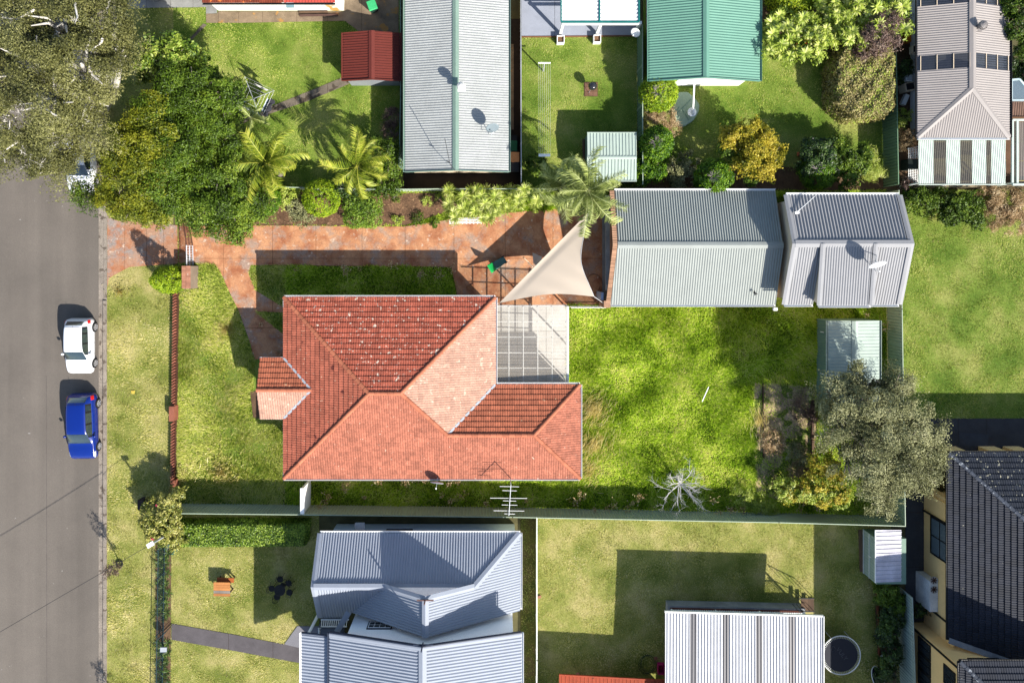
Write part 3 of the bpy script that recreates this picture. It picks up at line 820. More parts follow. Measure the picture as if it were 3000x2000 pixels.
# brick west wall: courses of single bricks up to the rake, seen from above as a strip
bw = MB(); wx = gx0 - 0.12
bw.add([(wx, gyn - .1, 0), (wx, gys, 0), (wx, gys, ge - .05), (wx, gym, gr - .07), (wx, gyn - .1, ge - .05)] + [(wx + .2, gyn - .1, 0), (wx + .2, gys, 0), (wx + .2, gys, ge - .05), (wx + .2, gym, gr - .07), (wx + .2, gyn - .1, ge - .05)],
       [(0, 1, 2, 3, 4), (9, 8, 7, 6, 5), (0, 5, 6, 1), (1, 6, 7, 2), (2, 7, 8, 3), (3, 8, 9, 4), (4, 9, 5, 0)])
bw.build('gable_wall', M_brickD, ga)
rb = random.Random(3); proto_me = None; nb = 0; stuff = MB()
for k in range(34):
    yy0 = gyn - .12 - 0.0; z_ = 0.05 + k * 0.105
    y = gyn - .12 - (0.12 if k % 2 else 0)
    while y - .23 > gys:
        yc = y - .115
        zt = (ge - .07) + (gr - ge) * max(0, 1 - abs(yc - gym) / (gyn - gym if yc > gym else gym - gys)) - 0.12
        if z_ + .09 < zt:
            top = z_ + 0.30 > zt
            if nb < 300 and z_ > 1.9:
                if proto_me is None:
                    oo = MB().box((0, 0, 0), (0.03, 0.22, 0.085)).build('brick', M_brickR); proto_me = oo.data
                    bpy.data.objects.remove(oo)
                oo = bpy.data.objects.new('brick', proto_me); oo.location = Vector((wx - .008, yc, z_ + .04)) - ga.location; link(oo, ga); nb += 1
            else: stuff.box((wx - .008, yc, z_ + .04), (0.03, 0.22, 0.085), val=rb.random())
        y -= 0.235
stuff.build('bricks', M_brickR, ga)['kind'] = 'stuff'
rp = MB()
for (pp, qq) in ((a1, a2), (a2, a3)):
    L = (qq - pp).length; k = int(L / 0.115)
    for i in range(k):
        c = pp.lerp(qq, (i + .5) / k); MB().box((c.x - .17, c.y, c.z - .0), (0.28, 0.1, 0.09)).build('coping_brick', M_brickR, ga)
bp_ = W(1780, 893, 2.3)
MB().box((bp_.x - .05, bp_.y + .05, 1.25), (0.42, 0.45, 2.5)).build('pier', M_brickR, ga)
MB().box((bp_.x - .32, bp_.y + .55, 1.1), (0.16, 0.5, 2.2)).build('meter_box', mat('pale_blue_box', C(196, 208, 232), 0.5), ga)
MB().box((wx - .3, (gyn + gys) / 2 + .3, 2.28), (0.28, abs(gyn - gys) - 1.2, 0.14)).build('awning_beam', mat('beam_grey', C(190, 182, 172), 0.7), ga)

# ---- granny flat behind the garage
M_zinc = mat('light_zinc_roof_sheet', C(188, 188, 190, 0.47), 0.6, metal=0.0, var=0.05, fine=0.05)
M_cream = mat('cream_wall_board', C(220, 200, 172, .9), 0.8, var=0.06)
gf = thing('granny_flat', 'cream walled cottage with a pale ribbed roof and a raised lean-to bay', 'cottage', W(2480, 720))
fe = 3.75; fr = 5.0
fx0 = W(2303, 0, fe).x; fx1 = W(2634, 0, fe).x; fyn = W(0, 571, fe).y; fys = W(0, 892, fe).y; fym = W(0, 714, fr).y
n0, r0, s0 = Vector((fx0, fyn, fe)), Vector((fx0 + .02, fym, fr)), Vector((fx0 - .12, fys, fe))
n1, r1, s1 = Vector((fx1, fyn, fe)), Vector((fx1, fym, fr)), Vector((fx1, fys, fe))
sheet('roof_plane', [n0, r0, r1, n1], M_zinc, gf, 0.2, 0.035)
xb = W(2409, 0, fr).x; xb2 = W(2556, 0, fr - .3).x
sb = r0.lerp(r1, (xb - r0.x) / (r1.x - r0.x)); sc_ = r0.lerp(r1, (xb2 - r0.x) / (r1.x - r0.x))
sA = Vector((xb, fys, fe)); sB = Vector((xb2, fys, fe))
sheet('roof_plane', [s0, r0, sb, sA], M_zinc, gf, 0.16, 0.022)
hB = 0.8
sheet('roof_plane', [sA + Z * hB, sb + Z * .06, sc_ + Z * .06, sB + Z * hB], M_zinc, gf, 0.16, 0.022)
sheet('roof_plane', [sB, sc_, r1, s1], M_zinc, gf, 0.16, 0.022)
for (pa, pb, dx) in ((sA, sb, 0.02), (sB, sc_, -0.02)):
    MB().add([pa + Vector((dx, .3, -.1)), pa + Vector((dx, 0.02, hB - .03)), pb + Z * .02 + Vector((dx, 0, 0)), pa + Vector((dx * 4, .3, -.1)), pa + Vector((dx * 4, 0.02, hB - .03)), pb + Z * .02 + Vector((dx * 4, 0, 0))],
             [(0, 1, 2), (5, 4, 3), (0, 3, 4, 1), (1, 4, 5, 2), (2, 5, 3, 0)]).build('cheek_wall', M_cream, gf)
cap('ridge_cap', r0 + Z * .06, r1 + Z * .06, 0.45, M_zinc, gf)
for a, b in ((n0, r0), (s0, r0), (n1, r1), (s1, r1)): cap('verge_cap', a + Z * .05, b + Z * .05, 0.36, M_zinc, gf, drop=0.03)
cap('verge_cap', sA + Z * (hB + .05), sb + Z * .11, 0.3, M_zinc, gf, drop=0.03); cap('verge_cap', sB + Z * (hB + .05), sc_ + Z * .11, 0.3, M_zinc, gf, drop=0.03)
gutter([n0, n1], M_white, gf); gutter([sA, s0], M_white, gf); gutter([sB + Z * (hB - .06), sA + Z * (hB - .06)], M_white, gf); gutter([s1, sB], M_white, gf)
wy0, wy1 = fyn - .35, fys + .35
MB().prism([(fx0 + .22, wy1), (fx1 - .4, wy1), (fx1 - .4, wy0), (fx0 + .22, wy0)], 0, fe - .1).build('wall', M_cream, gf)
for xx in (fx0 + .22, fx1 - .5):
    MB().add([(xx, wy0, fe - .1), (xx, wy1, fe - .1), (xx, fym, fr - .1), (xx + .1, wy0, fe - .1), (xx + .1, wy1, fe - .1), (xx + .1, fym, fr - .1)],
             [(0, 1, 2), (5, 4, 3), (0, 3, 4, 1), (1, 4, 5, 2), (2, 5, 3, 0)]).build('gable', M_cream, gf)
MB().prism([(xb + .15, fys + .3), (xb2 - .15, fys + .3), (xb2 - .15, fys + .6), (xb + .15, fys + .6)], 3.5, fe + hB - .25).build('bay_wall', M_cream, gf)
window(gf, ((xb + xb2) / 2, fys + .3, 1.7), 1.8, 1.2, (0, -1, 0), M_white, M_glass, 2)
dish('satellite_dish', 'large grey satellite dish on the pale granny flat roof', W(2569, 773, 5.9), (.15, -1, .45), 0.5, M_dish, W(2568, 745, 4.9), legs=(W(2567, 800, 4.75), W(2540, 770, 4.85)))
t = thing('tv_antenna', 'fallen white television antenna lying on the granny flat roof', 'antenna', W(2350, 600, 4.3))
a = W(2332, 624, 4.35); b = W(2383, 578, 4.1)
MB().beam(a, b, 0.03, 0.03).build('boom', M_white, t)
for k in range(11):
    c = a.lerp(b, 0.35 + k * 0.065); MB().beam(c + Vector((-.12, -.1, .05)), c + Vector((.1, .08, .05)), 0.02, 0.02).build('rod', M_white, t)
MB().box(W(2335, 623, 4.4), (0.25, 0.16, 0.06), 0.2).build('mount_plate', M_white, t)

# ---- long grey roofed house, north
M_pale = mat('chalky_pale_roof_sheet', C(200, 203, 200, 0.5), 0.65, metal=0.0, var=0.1, vscale=0.8, fine=0.14, fscale=12)
M_eau = mat('pale_green_trim', C(150, 178, 162), 0.5, var=0.06)
def gable_ns(name, label, cat, L, R, rx, ytop, ybot, e, r, msheet, mtrim, mwall, pitch=0.15, amp=0.02, over=0.25, wall_top=None, prof='corr'):
    """gabled building whose ridge runs up and down the photograph; px values"""
    h_ = thing(name, label, cat, W((L + R) / 2, (ytop + ybot) / 2))
    xl = W(L, 0, e).x; xr = W(R, 0, e).x; xm = W(rx, 0, r).x; yt = W(0, ytop, e).y; yb = W(0, ybot, e).y
    ra, rb_ = Vector((xm, yt, r)), Vector((xm, yb, r))
    sheet('roof_plane', [(xl, yt, e), (xl, yb, e), rb_, ra], msheet, h_, pitch, amp, prof)
    sheet('roof_plane', [(xr, yt, e), (xr, yb, e), rb_, ra], msheet, h_, pitch, amp, prof)
    cap('ridge_cap', ra + Z * .04, rb_ + Z * .04, 0.4, mtrim, h_)
    gutter([Vector((xl, yb, e)), Vector((xl, yt, e))], mtrim, h_)
    gutter([Vector((xr, yt, e)), Vector((xr, yb, e))], mtrim, h_)
    MB().prism([(xl + over, yt), (xl + over, yb + over), (xr - over, yb + over), (xr - over, yt)], 0, e - .1).build('wall', mwall, h_)
    wy = yb + over
    MB().add([(xl + over, wy, e - .1), (xr - over, wy, e - .1), (xm, wy, r - .08), (xl + over, wy + .1, e - .1), (xr - over, wy + .1, e - .1), (xm, wy + .1, r - .08)],
             [(0, 1, 2), (5, 4, 3), (0, 3, 4, 1), (1, 4, 5, 2), (2, 5, 3, 0)]).build('gable', mwall, h_)
    for (p, q) in ((Vector((xl, yb, e)), rb_), (rb_, Vector((xr, yb, e)))):
        MB().beam(p + Z * .01, q + Z * .01, 0.05, 0.16).build('barge_board', mtrim, h_)
    return h_, (xl, xr, xm, yt, yb)
lh, bd = gable_ns('long_house', 'long house with a chalky pale grey ribbed roof and a green ridge cap', 'house', 1187, 1490, 1335, -60, 504, 2.8, 3.6, M_pale, M_eau, M_cream, 0.16, 0.02, over=0.28)
M_white2 = mat('off_white_metal', (0.6, 0.6, 0.57, 1), 0.5, var=0.15)
def vent(label, at, m):
    t = thing('roof_ventilator', label, 'roof ventilator', at); at = Vector(at)
    MB().lathe(at, [(0.13, -.25), (0.13, 0.0), (0.16, 0.02)], 16).build('throat', m, t)
    MB().box(at - Z * .22, (0.5, 0.5, 0.03)).build('flashing', m, t)
    q = MB(); n = 18
    for i in range(n):
        a0 = 2 * math.pi * i / n
        pts = []
        for (r_, h_, tw) in ((.15, .03, 0), (.26, .12, .15), (.29, .22, .3), (.24, .33, .45), (.1, .41, .6), (0.02, .42, .7)):
            pts.append(((r_, h_, tw)))
        for j in range(5):
            (ra_, ha, ta), (rc, hc, tc) = pts[j], pts[j + 1]
            w_ = 2 * math.pi / n * 0.8
            P_ = [at + Vector((math.cos(a0 + ta) * ra_, math.sin(a0 + ta) * ra_, ha)), at + Vector((math.cos(a0 + ta + w_) * ra_ * .93, math.sin(a0 + ta + w_) * ra_ * .93, ha)),
                  at + Vector((math.cos(a0 + tc + w_) * rc * .93, math.sin(a0 + tc + w_) * rc * .93, hc)), at + Vector((math.cos(a0 + tc) * rc, math.sin(a0 + tc) * rc, hc))]
            q.add(P_, [(0, 1, 2, 3)])
    q.build('turbine', m, t, fixn=False); MB().lathe(at + Z * .03, [(0.13, 0), (.2, .1), (.2, .28), (0.06, .38)], 14).build('core', m, t, smooth=True)
vent('off-white turbine ventilator on the long pale grey roof', W(1352, 255, 4.45), M_white2)
dish('satellite_dish', 'blue-grey satellite dish on the east slope of the long pale roof', W(1442, 373, 4.2), (.2, -1, .55), 0.42, mat('dish_blue_grey', C(150, 165, 172), 0.5, var=.1), W(1440, 400, 3.3), legs=(W(1424, 392, 3.5),))
t = thing('aerial_mast', 'thin dark aerial mast leaning over the south end of the long pale roof', 'aerial', W(1335, 500, 4.15))
MB().tube([W(1333, 499, 4.1), W(1318, 480, 4.5), W(1303, 405, 5.6)], 0.018).build('mast', M_dark, t)
MB().beam(W(1308, 472, 4.5), W(1318, 476, 4.5), 0.05, 0.05).build('bracket', M_dark, t)

# ---- red shed
M_redrib = mat('red_brown_roof_sheet', C(128, 60, 50, 0.5), 0.6, var=0.08)
M_silver = mat('silver_wall_sheet', C(190, 195, 202), 0.5, metal=0.2, var=0.06)
rs, bd2 = gable_ns('red_shed', 'small garden shed with a red-brown ribbed roof and silver walls', 'shed', 1006, 1171, 1089, 96, 237, 1.85, 2.25, M_redrib, M_redrib, M_silver, 0.17, 0.02, over=0.15, prof='rib')

# ---- white house at the top
wh = thing('white_house', 'rust stained white house with a red metal and brown tiled roof', 'house', W(820, 0))
M_stain = mat('rust_stained_white_wall', (0.74, 0.73, 0.7, 1), 0.6, var=0.05, spots=(C(226, 170, 100, .7), 0.55, 0.58))
M_redm = mat('red_roof_sheet', C(196, 84, 74, 0.6), 0.5, var=0.06)
wx0, wx1, wy = W(640, 0, 0).x, W(1009, 0, 0).x, W(0, 32, 0).y
wallbox(wh, wx0, wy, wx1, wy + 6, 0, 2.65, M_stain)
xa, xb_, xc = W(593, 0, 2.75).x, W(832, 0, 2.75).x, W(982, 0, 2.75).x; ye = W(0, 8, 2.75).y
sheet('roof_plane', [(xb_, ye, 2.75), (xc, ye, 2.75), (xc, ye + 5, 4.2), (xb_, ye + 5, 4.2)], M_redm, wh, 0.2, 0.02, 'rib')
M_brt = mat('rusty_brown_tile', C(130, 62, 44, .6), 0.8, var=0.4, attr=0.25, spots=(C(215, 120, 60, .6), 2.2, .6))
t2 = TileRoof(wh, 150); t2.face([Vector((xa, ye, 2.75)), Vector((xb_ - .03, ye, 2.75)), Vector((xb_ - .03, ye + 5, 4.2)), Vector((xa, ye + 5, 4.2))], M_brt, 0); t2.finish()
gutter([Vector((xc, ye, 2.75)), Vector((xa, ye, 2.75))], M_dark, wh)
window(wh, (W(925, 0, 1).x, wy, 1.75), 2.6, 1.0, (0, -1, 0), M_dark, M_glass, 3)
window(wh, (W(800, 0, 1).x, wy, 1.75), 1.4, 0.8, (0, -1, 0), M_dark, M_glass, 2)
MB().box((W(858, 0, 1).x, wy - .2, 1.6), (0.5, 0.35, 0.12)).build('hot_water_shelf', mat('faded_blue', C(150, 190, 205), .5), wh)

# ---- white roofed patio
M_whs = mat('white_roof_panel', (0.75, 0.75, 0.74, 1), 0.5, var=0.05)
M_teal = mat('teal_frame', C(30, 120, 118, .6), 0.5)
wp = thing('patio_roof', 'white ribbed patio roof with a teal frame on white posts', 'patio roof', W(1750, 40))
for (a, b) in ((1646, 1754), (1759, 1870)):
    sheet('roof_sheet', [W(a, 61, 2.6), W(b, 61, 2.6), W(b, -60, 2.75), W(a, -60, 2.75)], M_whs, wp, 0.25, 0.035, 'deck', run=(1, 0, 0))
for xx in (1644, 1756.5, 1872): MB().beam(W(xx, 64, 2.63), W(xx, -60, 2.78), 0.09, 0.14).build('rafter', M_teal, wp)
MB().beam(W(1644, 65, 2.58), W(1872, 65, 2.58), 0.1, 0.14).build('beam', M_teal, wp)
MB().beam(W(1646, 71, 2.3), W(1872, 71, 2.3), 0.1, 0.16).build('fascia', M_white, wp)
for (xx) in (1641, 1747, 1856):
    p = W(xx, 101, 0); MB().box((p.x, p.y, 1.18), (0.17, 0.17, 2.3)).build('post', M_white, wp)
wallbox(wp, W(1640, 0).x, W(0, -20).y, W(1870, 0).x, W(0, -40).y, 0, 2.4, M_white, 'back_wall')

# ---- green roofed house
M_green = mat('sea_green_roof_sheet', C(118, 170, 150, 0.55), 0.6, var=0.05, fine=0.04)
gh, bd3 = gable_ns('green_house', 'white house with a sea green corrugated gable roof', 'house', 1902, 2226, 2069, -60, 238, 2.75, 3.65, M_green, M_green, M_white, 0.17, 0.022, over=0.4)

# ---- grey hipped house top right
M_mauve = mat('mauve_grey_roof_sheet', C(178, 170, 165, 0.56), 0.5, var=0.05, fine=0.05)
th = thing('grey_hip_house', 'white house with a warm grey hipped roof and two bands of dark skylights', 'house', W(2820, 200))
e_, r_ = 2.8, 3.65
xl, xr, xm = W(2688, 0, e_).x, W(2958, 0, e_).x, W(2848, 0, r_).x; xm = (xl + xr) / 2
yb = W(0, 403, e_).y; yr = yb + (xr - xl) / 2; yt = W(0, -60, e_).y
RR = Vector((xm, yr, r_))
def lerp_face(xe_, ya, yb2, m, prof='corr', amp=0.018, up=0.0, nm='roof_plane'):
    return sheet(nm, [(xe_, ya, e_ + up), (xe_, yb2, e_ + up), (xm, yb2, r_ + up), (xm, ya, r_ + up)], m, th, 0.15, amp, prof)
M_sky = glassmat('dark_skylight_sheet', (0.02, 0.022, 0.03, 1), 0.15, 0.15)
ybands = [(W(0, 203, 3.2).y, W(0, 160, 3.2).y), (W(0, 14, 3.2).y, W(0, -26, 3.2).y)]
edges_ = [yr, ybands[0][0], ybands[0][1], ybands[1][0], ybands[1][1], yt]
for sx in (xl, xr):
    for i in range(5):
        isb = i in (1, 3)
        lerp_face(sx, edges_[i], edges_[i + 1], M_sky if isb else M_mauve, amp=0.012 if isb else 0.018, nm='skylight' if isb else 'roof_plane')
        if isb:
            for k in range(4 if sx == xl else 4):
                f = 0.05 + k * .3
                c0 = Vector((sx + (xm - sx) * f, edges_[i], e_ + (r_ - e_) * f + .04)); c1 = Vector((c0.x, edges_[i + 1], c0.z))
                MB().beam(c0, c1, 0.035, 0.03).build('glazing_bar', M_cream, th)
    sheet('roof_plane', [(sx, yb, e_), (sx, yr, e_), RR], M_mauve, th, 0.15, 0.018)
sheet('roof_plane', [(xl, yb, e_), (xr, yb, e_), RR], M_mauve, th, 0.15, 0.018)
cap('ridge_cap', RR + Z * .03, Vector((xm, yt, r_ + .03)), 0.42, M_mauve, th)
cap('hip_cap', Vector((xl, yb, e_ + .03)), RR + Z * .03, 0.34, M_mauve, th); cap('hip_cap', Vector((xr, yb, e_ + .03)), RR + Z * .03, 0.34, M_mauve, th)
gutter([Vector((xl, yb, e_)), Vector((xl, yt, e_))], M_dark, th); gutter([Vector((xr, yt, e_)), Vector((xr, yb, e_))], M_dark, th)
gutter([Vector((xr, yb, e_)), Vector((xl, yb, e_))], M_white, th)
wxl = W(2666, 0).x
MB().prism([(wxl, yt), (wxl, yb + .3), (xr - .3, yb + .3), (xr - .3, yt)], 0, e_ - .08).build('wall', M_white, th)
for py in (147, 318):
    window(th, (wxl, W(0, py, 1.5).y, 1.5), 0.9, 1.0, (-1, 0, 0), M_white, M_glass, 1)
vent('round grey turbine ventilator on the warm grey hipped roof', W(2873, 77, 3.75), mat('vent_grey', C(175, 168, 165), .5))
va = thing('verandah', 'pale green corrugated verandah roof with three clear strips south of the grey hipped house', 'verandah', W(2818, 470))
M_vs = mat('pale_mint_sheet', C(214, 226, 214, 0.6), 0.5, var=0.05); M_clr = glassmat('brown_tinted_sheet', (0.10, 0.09, 0.075, 1), 0.3, 0.35)
cuts = [2691, 2735, 2772, 2813, 2848, 2889, 2904, 2946]
for i in range(7):
    a, b = cuts[i], cuts[i + 1]
    sheet('clear_sheet' if i % 2 else 'roof_sheet', [W(a, 408, 2.6), W(b, 408, 2.6), W(b, 538, 2.3), W(a, 538, 2.3)], M_clr if i % 2 else M_vs, va, 0.14, 0.018)
MB().beam(W(2691, 407, 2.64), W(2946, 407, 2.64), 0.18, 0.04).build('flashing', M_eau, va)
for py, zz in ((470, 2.36), (532, 2.2), (415, 2.48)): MB().beam(W(2691, py, zz), W(2946, py, zz), 0.06, 0.09).build('batten', mat('yellow_pine', C(200, 180, 110), .7), va)
for px in (2694, 2800, 2943): 
    p = W(px, 536, 2.2); MB().box((p.x, p.y, 1.1), (0.09, 0.09, 2.2)).build('post', M_white, va)
MB().beam(W(2690, 541, 2.25), W(2946, 541, 2.25), 0.05, 0.16).build('fascia', M_vs, va)
sr = thing('sunroom', 'glass roofed sunroom with a pale blue frame at the right edge of the top house', 'sunroom', W(2985, 300))
M_frm = mat('pale_blue_frame', C(205, 225, 228, .6), .4); M_gl2 = glassmat('blue_glass', (0.10, 0.14, 0.17, 1), 0.1, 0.3)
P_ = [W(2962, 235, 2.7), W(2985, 233, 2.7), W(3040, 294, 2.4), W(2962, 294, 2.4)]
slab3('pane', P_, 0.02, M_gl2, sr)
for i in range(4): MB().beam(P_[i] + Z * .03, P_[(i + 1) % 4] + Z * .03, 0.12, 0.08).build('frame', M_frm, sr)
MB().prism([W2(2958, 240), W2(3040, 240), W2(3040, 330), W2(2958, 330)], 0, 2.2).build('wall', M_white, sr)
sheet('roof_sheet', [W(2962, 298, 2.4), W(3060, 298, 2.4), W(3060, 342, 2.3), W(2962, 342, 2.3)], mat('brown_sheet', C(128, 100, 84, .6), .6), sr, 0.15)
cp = thing('carport', 'mint framed carport with a smoky ribbed roof at the right edge below the sunroom', 'carport', W(2990, 450))
sheet('roof_sheet', [W(2968, 358, 2.5), W(3080, 358, 2.5), W(3080, 538, 2.4), W(2968, 538, 2.4)], glassmat('smoky_sheet', (0.2, 0.19, 0.17, 1), .3, .4), cp, 0.15)
for a, b in (((2966, 352), (3080, 352)), ((2966, 352), (2966, 541)), ((2966, 541), (3080, 541)), ((2980, 352), (2980, 541))): MB().beam(W(*a, 2.56), W(*b, 2.5), 0.13, 0.1).build('frame', M_vs, cp)
for a in (415, 472, 530): MB().beam(W(2968, a, 2.4), W(3080, a, 2.4), 0.05, 0.06).build('batten', MATS['yellow_pine'], cp)
for p in (W(2968, 536, 2.4), W(2968, 358, 2.4)): MB().box((p.x, p.y, 1.2), (0.1, 0.1, 2.4)).build('post', M_vs, cp)

# ---- blue-grey house, bottom
M_bg = mat('blue_grey_roof_sheet', C(186, 194, 208, 0.5), 0.55, metal=0.0, var=0.05, fine=0.04)
M_bgd = mat('navy_trim', C(60, 70, 90, .6), 0.5)
M_wb = mat('white_weatherboard', (0.85, 0.87, 0.88, 1), 0.6, var=0.04)
bh = thing('blue_grey_house', 'white weatherboard house with blue-grey ribbed gable and hip roofs, two storeys at the south', 'house', W(1220, 1750))
e_, r_ = 3.0, 4.55
X0 = W(938, 0, e_).x; X1 = W(1524, 0, e_).x; YN = W(0, 1560, e_).y; YS = W(0, 1808, e_).y; YM = (YN + YS) / 2; hh = (YN - YS) / 2
tan = (r_ - e_) / hh
XH = X1 - hh
nW, rW, sW = Vector((X0, YN, e_)), Vector((X0, YM, r_)), Vector((X0, YS, e_))
XC = -4.42; zc = 6.1       # ridge of the taller north-south gable
YF = W(0, 1893, 7.0).y    # plan line of the tall wall
tanE = (zc - e_) / (X1 - XC); XH = X1 - (r_ - e_) / tanE
nW, rW, sW, rH = Vector((X0, YN, e_)), Vector((X0, YM, r_)), Vector((X0, YS, e_)), Vector((XH, YM, r_))
NE_ = Vector((X1, YN, e_)); cL = Vector((XC - (zc - r_) / tan, YM, r_)); ctop = Vector((XC, YM, zc)); cend = Vector((XC, YF + .02, zc))
xv = XC - (zc - e_) / tan; fv = (YM - YF - .02) / (YM - YS)
vend = cL.lerp(Vector((xv, YS, e_)), fv)
sheet('roof_plane', [nW, rW, rH, NE_], M_bg, bh, 0.17, 0.022)
mE = Vector((X1, YM, e_))
sheet('roof_plane', [NE_, rH, mE], M_bg, bh, 0.17, 0.022)
sheet('roof_plane', [mE, ctop, cend, Vector((X1, YF + .02, e_))], M_bg, bh, 0.17, 0.022)
sheet('roof_plane', [sW, rW, cL, Vector((xv, YS, e_))], M_bg, bh, 0.17, 0.022)
sheet('roof_plane', [ctop, cend, vend, cL], M_bg, bh, 0.17, 0.022)
gv = [cL - Z * .03, rH - Z * .03, ctop - Z * .03]
MB().add(gv + [v - Vector((0, .12, 0)) for v in gv], [(0, 1, 2), (5, 4, 3), (0, 3, 4, 1), (1, 4, 5, 2), (2, 5, 3, 0)]).build('gable', M_wb, bh)
for a, b in ((rW, cL), (cL, ctop), (rH, ctop), (ctop, cend), (NE_, rH), (cL, rH)): cap('ridge_cap', a + Z * .04, b + Z * .04, 0.4, M_bg, bh)
for a, b in ((nW, rW), (sW, rW)): cap('verge_cap', a + Z * .03, b + Z * .03, 0.34, M_bg, bh, drop=.03)
gutter([nW, NE_], M_white, bh); gutter([NE_, Vector((X1, YF + .1, e_))], M_white, bh)
fin = MB().beam(ctop + Z * .1 + Vector((-.5, 0, 0)), ctop + Z * .1 + Vector((.5, 0, 0)), 0.06, 0.08); fin.beam(ctop - Z * .1, ctop + Z * .6, 0.07, 0.07, up=(0, 1, 0)); fin.build('finial', mat('pink_brown_paint', C(150, 118, 112), .6), bh)
fin2 = ctop; 
wyn = W(0, 1534).y
MB().prism([(X0 + .35, wyn - .0), (X1 - .3, wyn), (X1 - .3, YS + .3), (X0 + .35, YS + .3)], 0, e_ - .12).build('wall', M_wb, bh)
MB().add([(X0 + .3, YN - .3, e_ - .1), (X0 + .3, YS + .3, e_ - .1), (X0 + .3, YM, r_ - .08), (X0 + .4, YN - .3, e_ - .1), (X0 + .4, YS + .3, e_ - .1), (X0 + .4, YM, r_ - .08)],
         [(0, 1, 2), (5, 4, 3), (0, 3, 4, 1), (1, 4, 5, 2), (2, 5, 3, 0)]).build('gable', M_wb, bh)
window(bh, (W(1168, 0, 1.4).x, wyn, 1.55), 1.75, 1.1, (0, 1, 0), M_bgd, M_glass, 2)
# tall southern volume
E2, R2 = 5.5, 7.0
TX0 = W(965, 0, E2).x; TX1 = W(1528, 0, E2).x; TXM = (TX0 + TX1) / 2; TYB = W(0, 2200, E2).y; ov = .35
MB().prism([(TX0 + 1.0, YF - .3), (TX1 - .5, YF - .3), (TX1 - .5, TYB), (TX0 + 1.0, TYB)], 0, E2 - .1).build('wall', M_wb, bh)
nv = [(TX0 + 1.0, YF - .3, E2 - .1), (TX1 - .5, YF - .3, E2 - .1), (TXM, YF - .3, R2 - .15)]
MB().add(nv + [(v[0], v[1] - .1, v[2]) for v in nv], [(0, 1, 2), (5, 4, 3), (0, 3, 4, 1), (1, 4, 5, 2), (2, 5, 3, 0)]).build('gable', M_wb, bh)
sheet('roof_plane', [Vector((TX0, YF, E2)), Vector((TXM, YF, R2)), Vector((TXM, TYB, R2)), Vector((TX0, TYB, E2))], M_bg, bh, 0.19, 0.024)
sheet('roof_plane', [Vector((TX1, YF, E2)), Vector((TXM, YF, R2)), Vector((TXM, TYB, R2)), Vector((TX1, TYB, E2))], M_bg, bh, 0.19, 0.024)
cap('ridge_cap', Vector((TXM, YF, R2 + .04)), Vector((TXM, TYB, R2 + .04)), 0.46, M_bg, bh)
for sx in (TX0, TX1): MB().beam(Vector((sx, YF + .02, E2)), Vector((TXM, YF + .02, R2)), 0.06, 0.2).build('barge_board', M_bgd, bh)
for sx in (TX0, TX1): cap('verge_cap', Vector((sx, YF - .1, E2 + .05)), Vector((TXM, YF - .1, R2 + .05)), 0.26, M_bg, bh, drop=.02)
gutter([Vector((TX1, YF, E2)), Vector((TX1, TYB, E2))], M_white, bh); gutter([Vector((TX0, TYB, E2)), Vector((TX0, YF, E2))], M_bgd, bh)
MB().beam(Vector((TXM - .55, YF + .1, R2 - .02)), Vector((TXM + .6, YF + .1, R2 - .02)), 0.05, 0.06).beam(Vector((TXM, YF + .1, R2 - .2)), Vector((TXM, YF + .1, R2 + .7)), 0.07, 0.07, up=(0, 1, 0)).build('finial', M_bgd, bh)
def onwall(px): return W(px, 0, 4.4).x
window(bh, (onwall(1112), YF - .3, 4.2), 1.55, 0.85, (0, 1, 0), M_bgd, M_glass, 2, 1)
window(bh, (onwall(1112), YF - .26, 4.2), 1.4, 0.7, (0, 1, 0), M_white, M_glass, 4, 2, depth=.05, bar=.04)
window(bh, (onwall(1310), YF - .3, 4.45), 0.72, 0.6, (0, 1, 0), M_bgd, M_glass, 1)
window(bh, (onwall(1310), YF - .26, 4.45), 0.56, 0.46, (0, 1, 0), M_white, M_glass, 2, 2, depth=.05, bar=.04)
# lower front roof and porch rail
fz = 5.0
sheet('roof_plane', [Vector((TX0 - .04, YF - .3, fz + .35)), Vector((TX0 - .04, TYB, fz + .35)), W(884, 0, fz) * 1 + Vector((0, TYB - W(884, 0, fz).y, 0)), Vector((W(884, 0, fz).x, YF - .3, fz))], M_bg, bh, 0.19, 0.022)
gutter([Vector((W(884, 0, fz).x, TYB, fz)), Vector((W(884, 0, fz).x, YF - .3, fz))], M_white, bh)
MB().beam(Vector((W(884, 0, fz).x, YF - .28, fz)), Vector((TX0 - .1, YF - .28, fz + .35)), 0.06, 0.14).build('barge_board', M_bgd, bh)
for yy in (YF - .5, YF - 2.8):
    MB().box((W(900, 0, fz).x, yy, fz / 2), (.14, .14, fz)).build('post', M_white, bh)
cap('parapet_cap', W(1022, 1792, 4.0), W(986, 1850, 4.0), 0.35, M_bg, bh, drop=.02)
br = thing('porch_balustrade', 'white slatted balustrade of the small upper porch between the blue-grey roofs', 'balustrade', W(980, 1822, 2.6))
for (a, b, zz) in (((940, 1814), (1022, 1814), 3.1), ((940, 1834), (1016, 1834), 2.3)):
    MB().beam(W(*a, zz), W(*b, zz), 0.06, 0.05).build('rail', M_white, br)
for k in range(13):
    MB().beam(W(942 + k * 6, 1834, 2.3), W(943 + k * 6.2, 1814, 3.08), 0.035, 0.035).build('baluster', M_white, br)
MB().beam(W(933, 1838, 2.5), W(935, 1858, 2.5), 0.05, 0.05).build('rail', M_white, br)
for k in range(5): MB().beam(W(932, 1840 + k * 4.5, 2.5), W(942, 1838 + k * 4.5, 2.0), 0.03, 0.03).build('baluster', M_white, br)
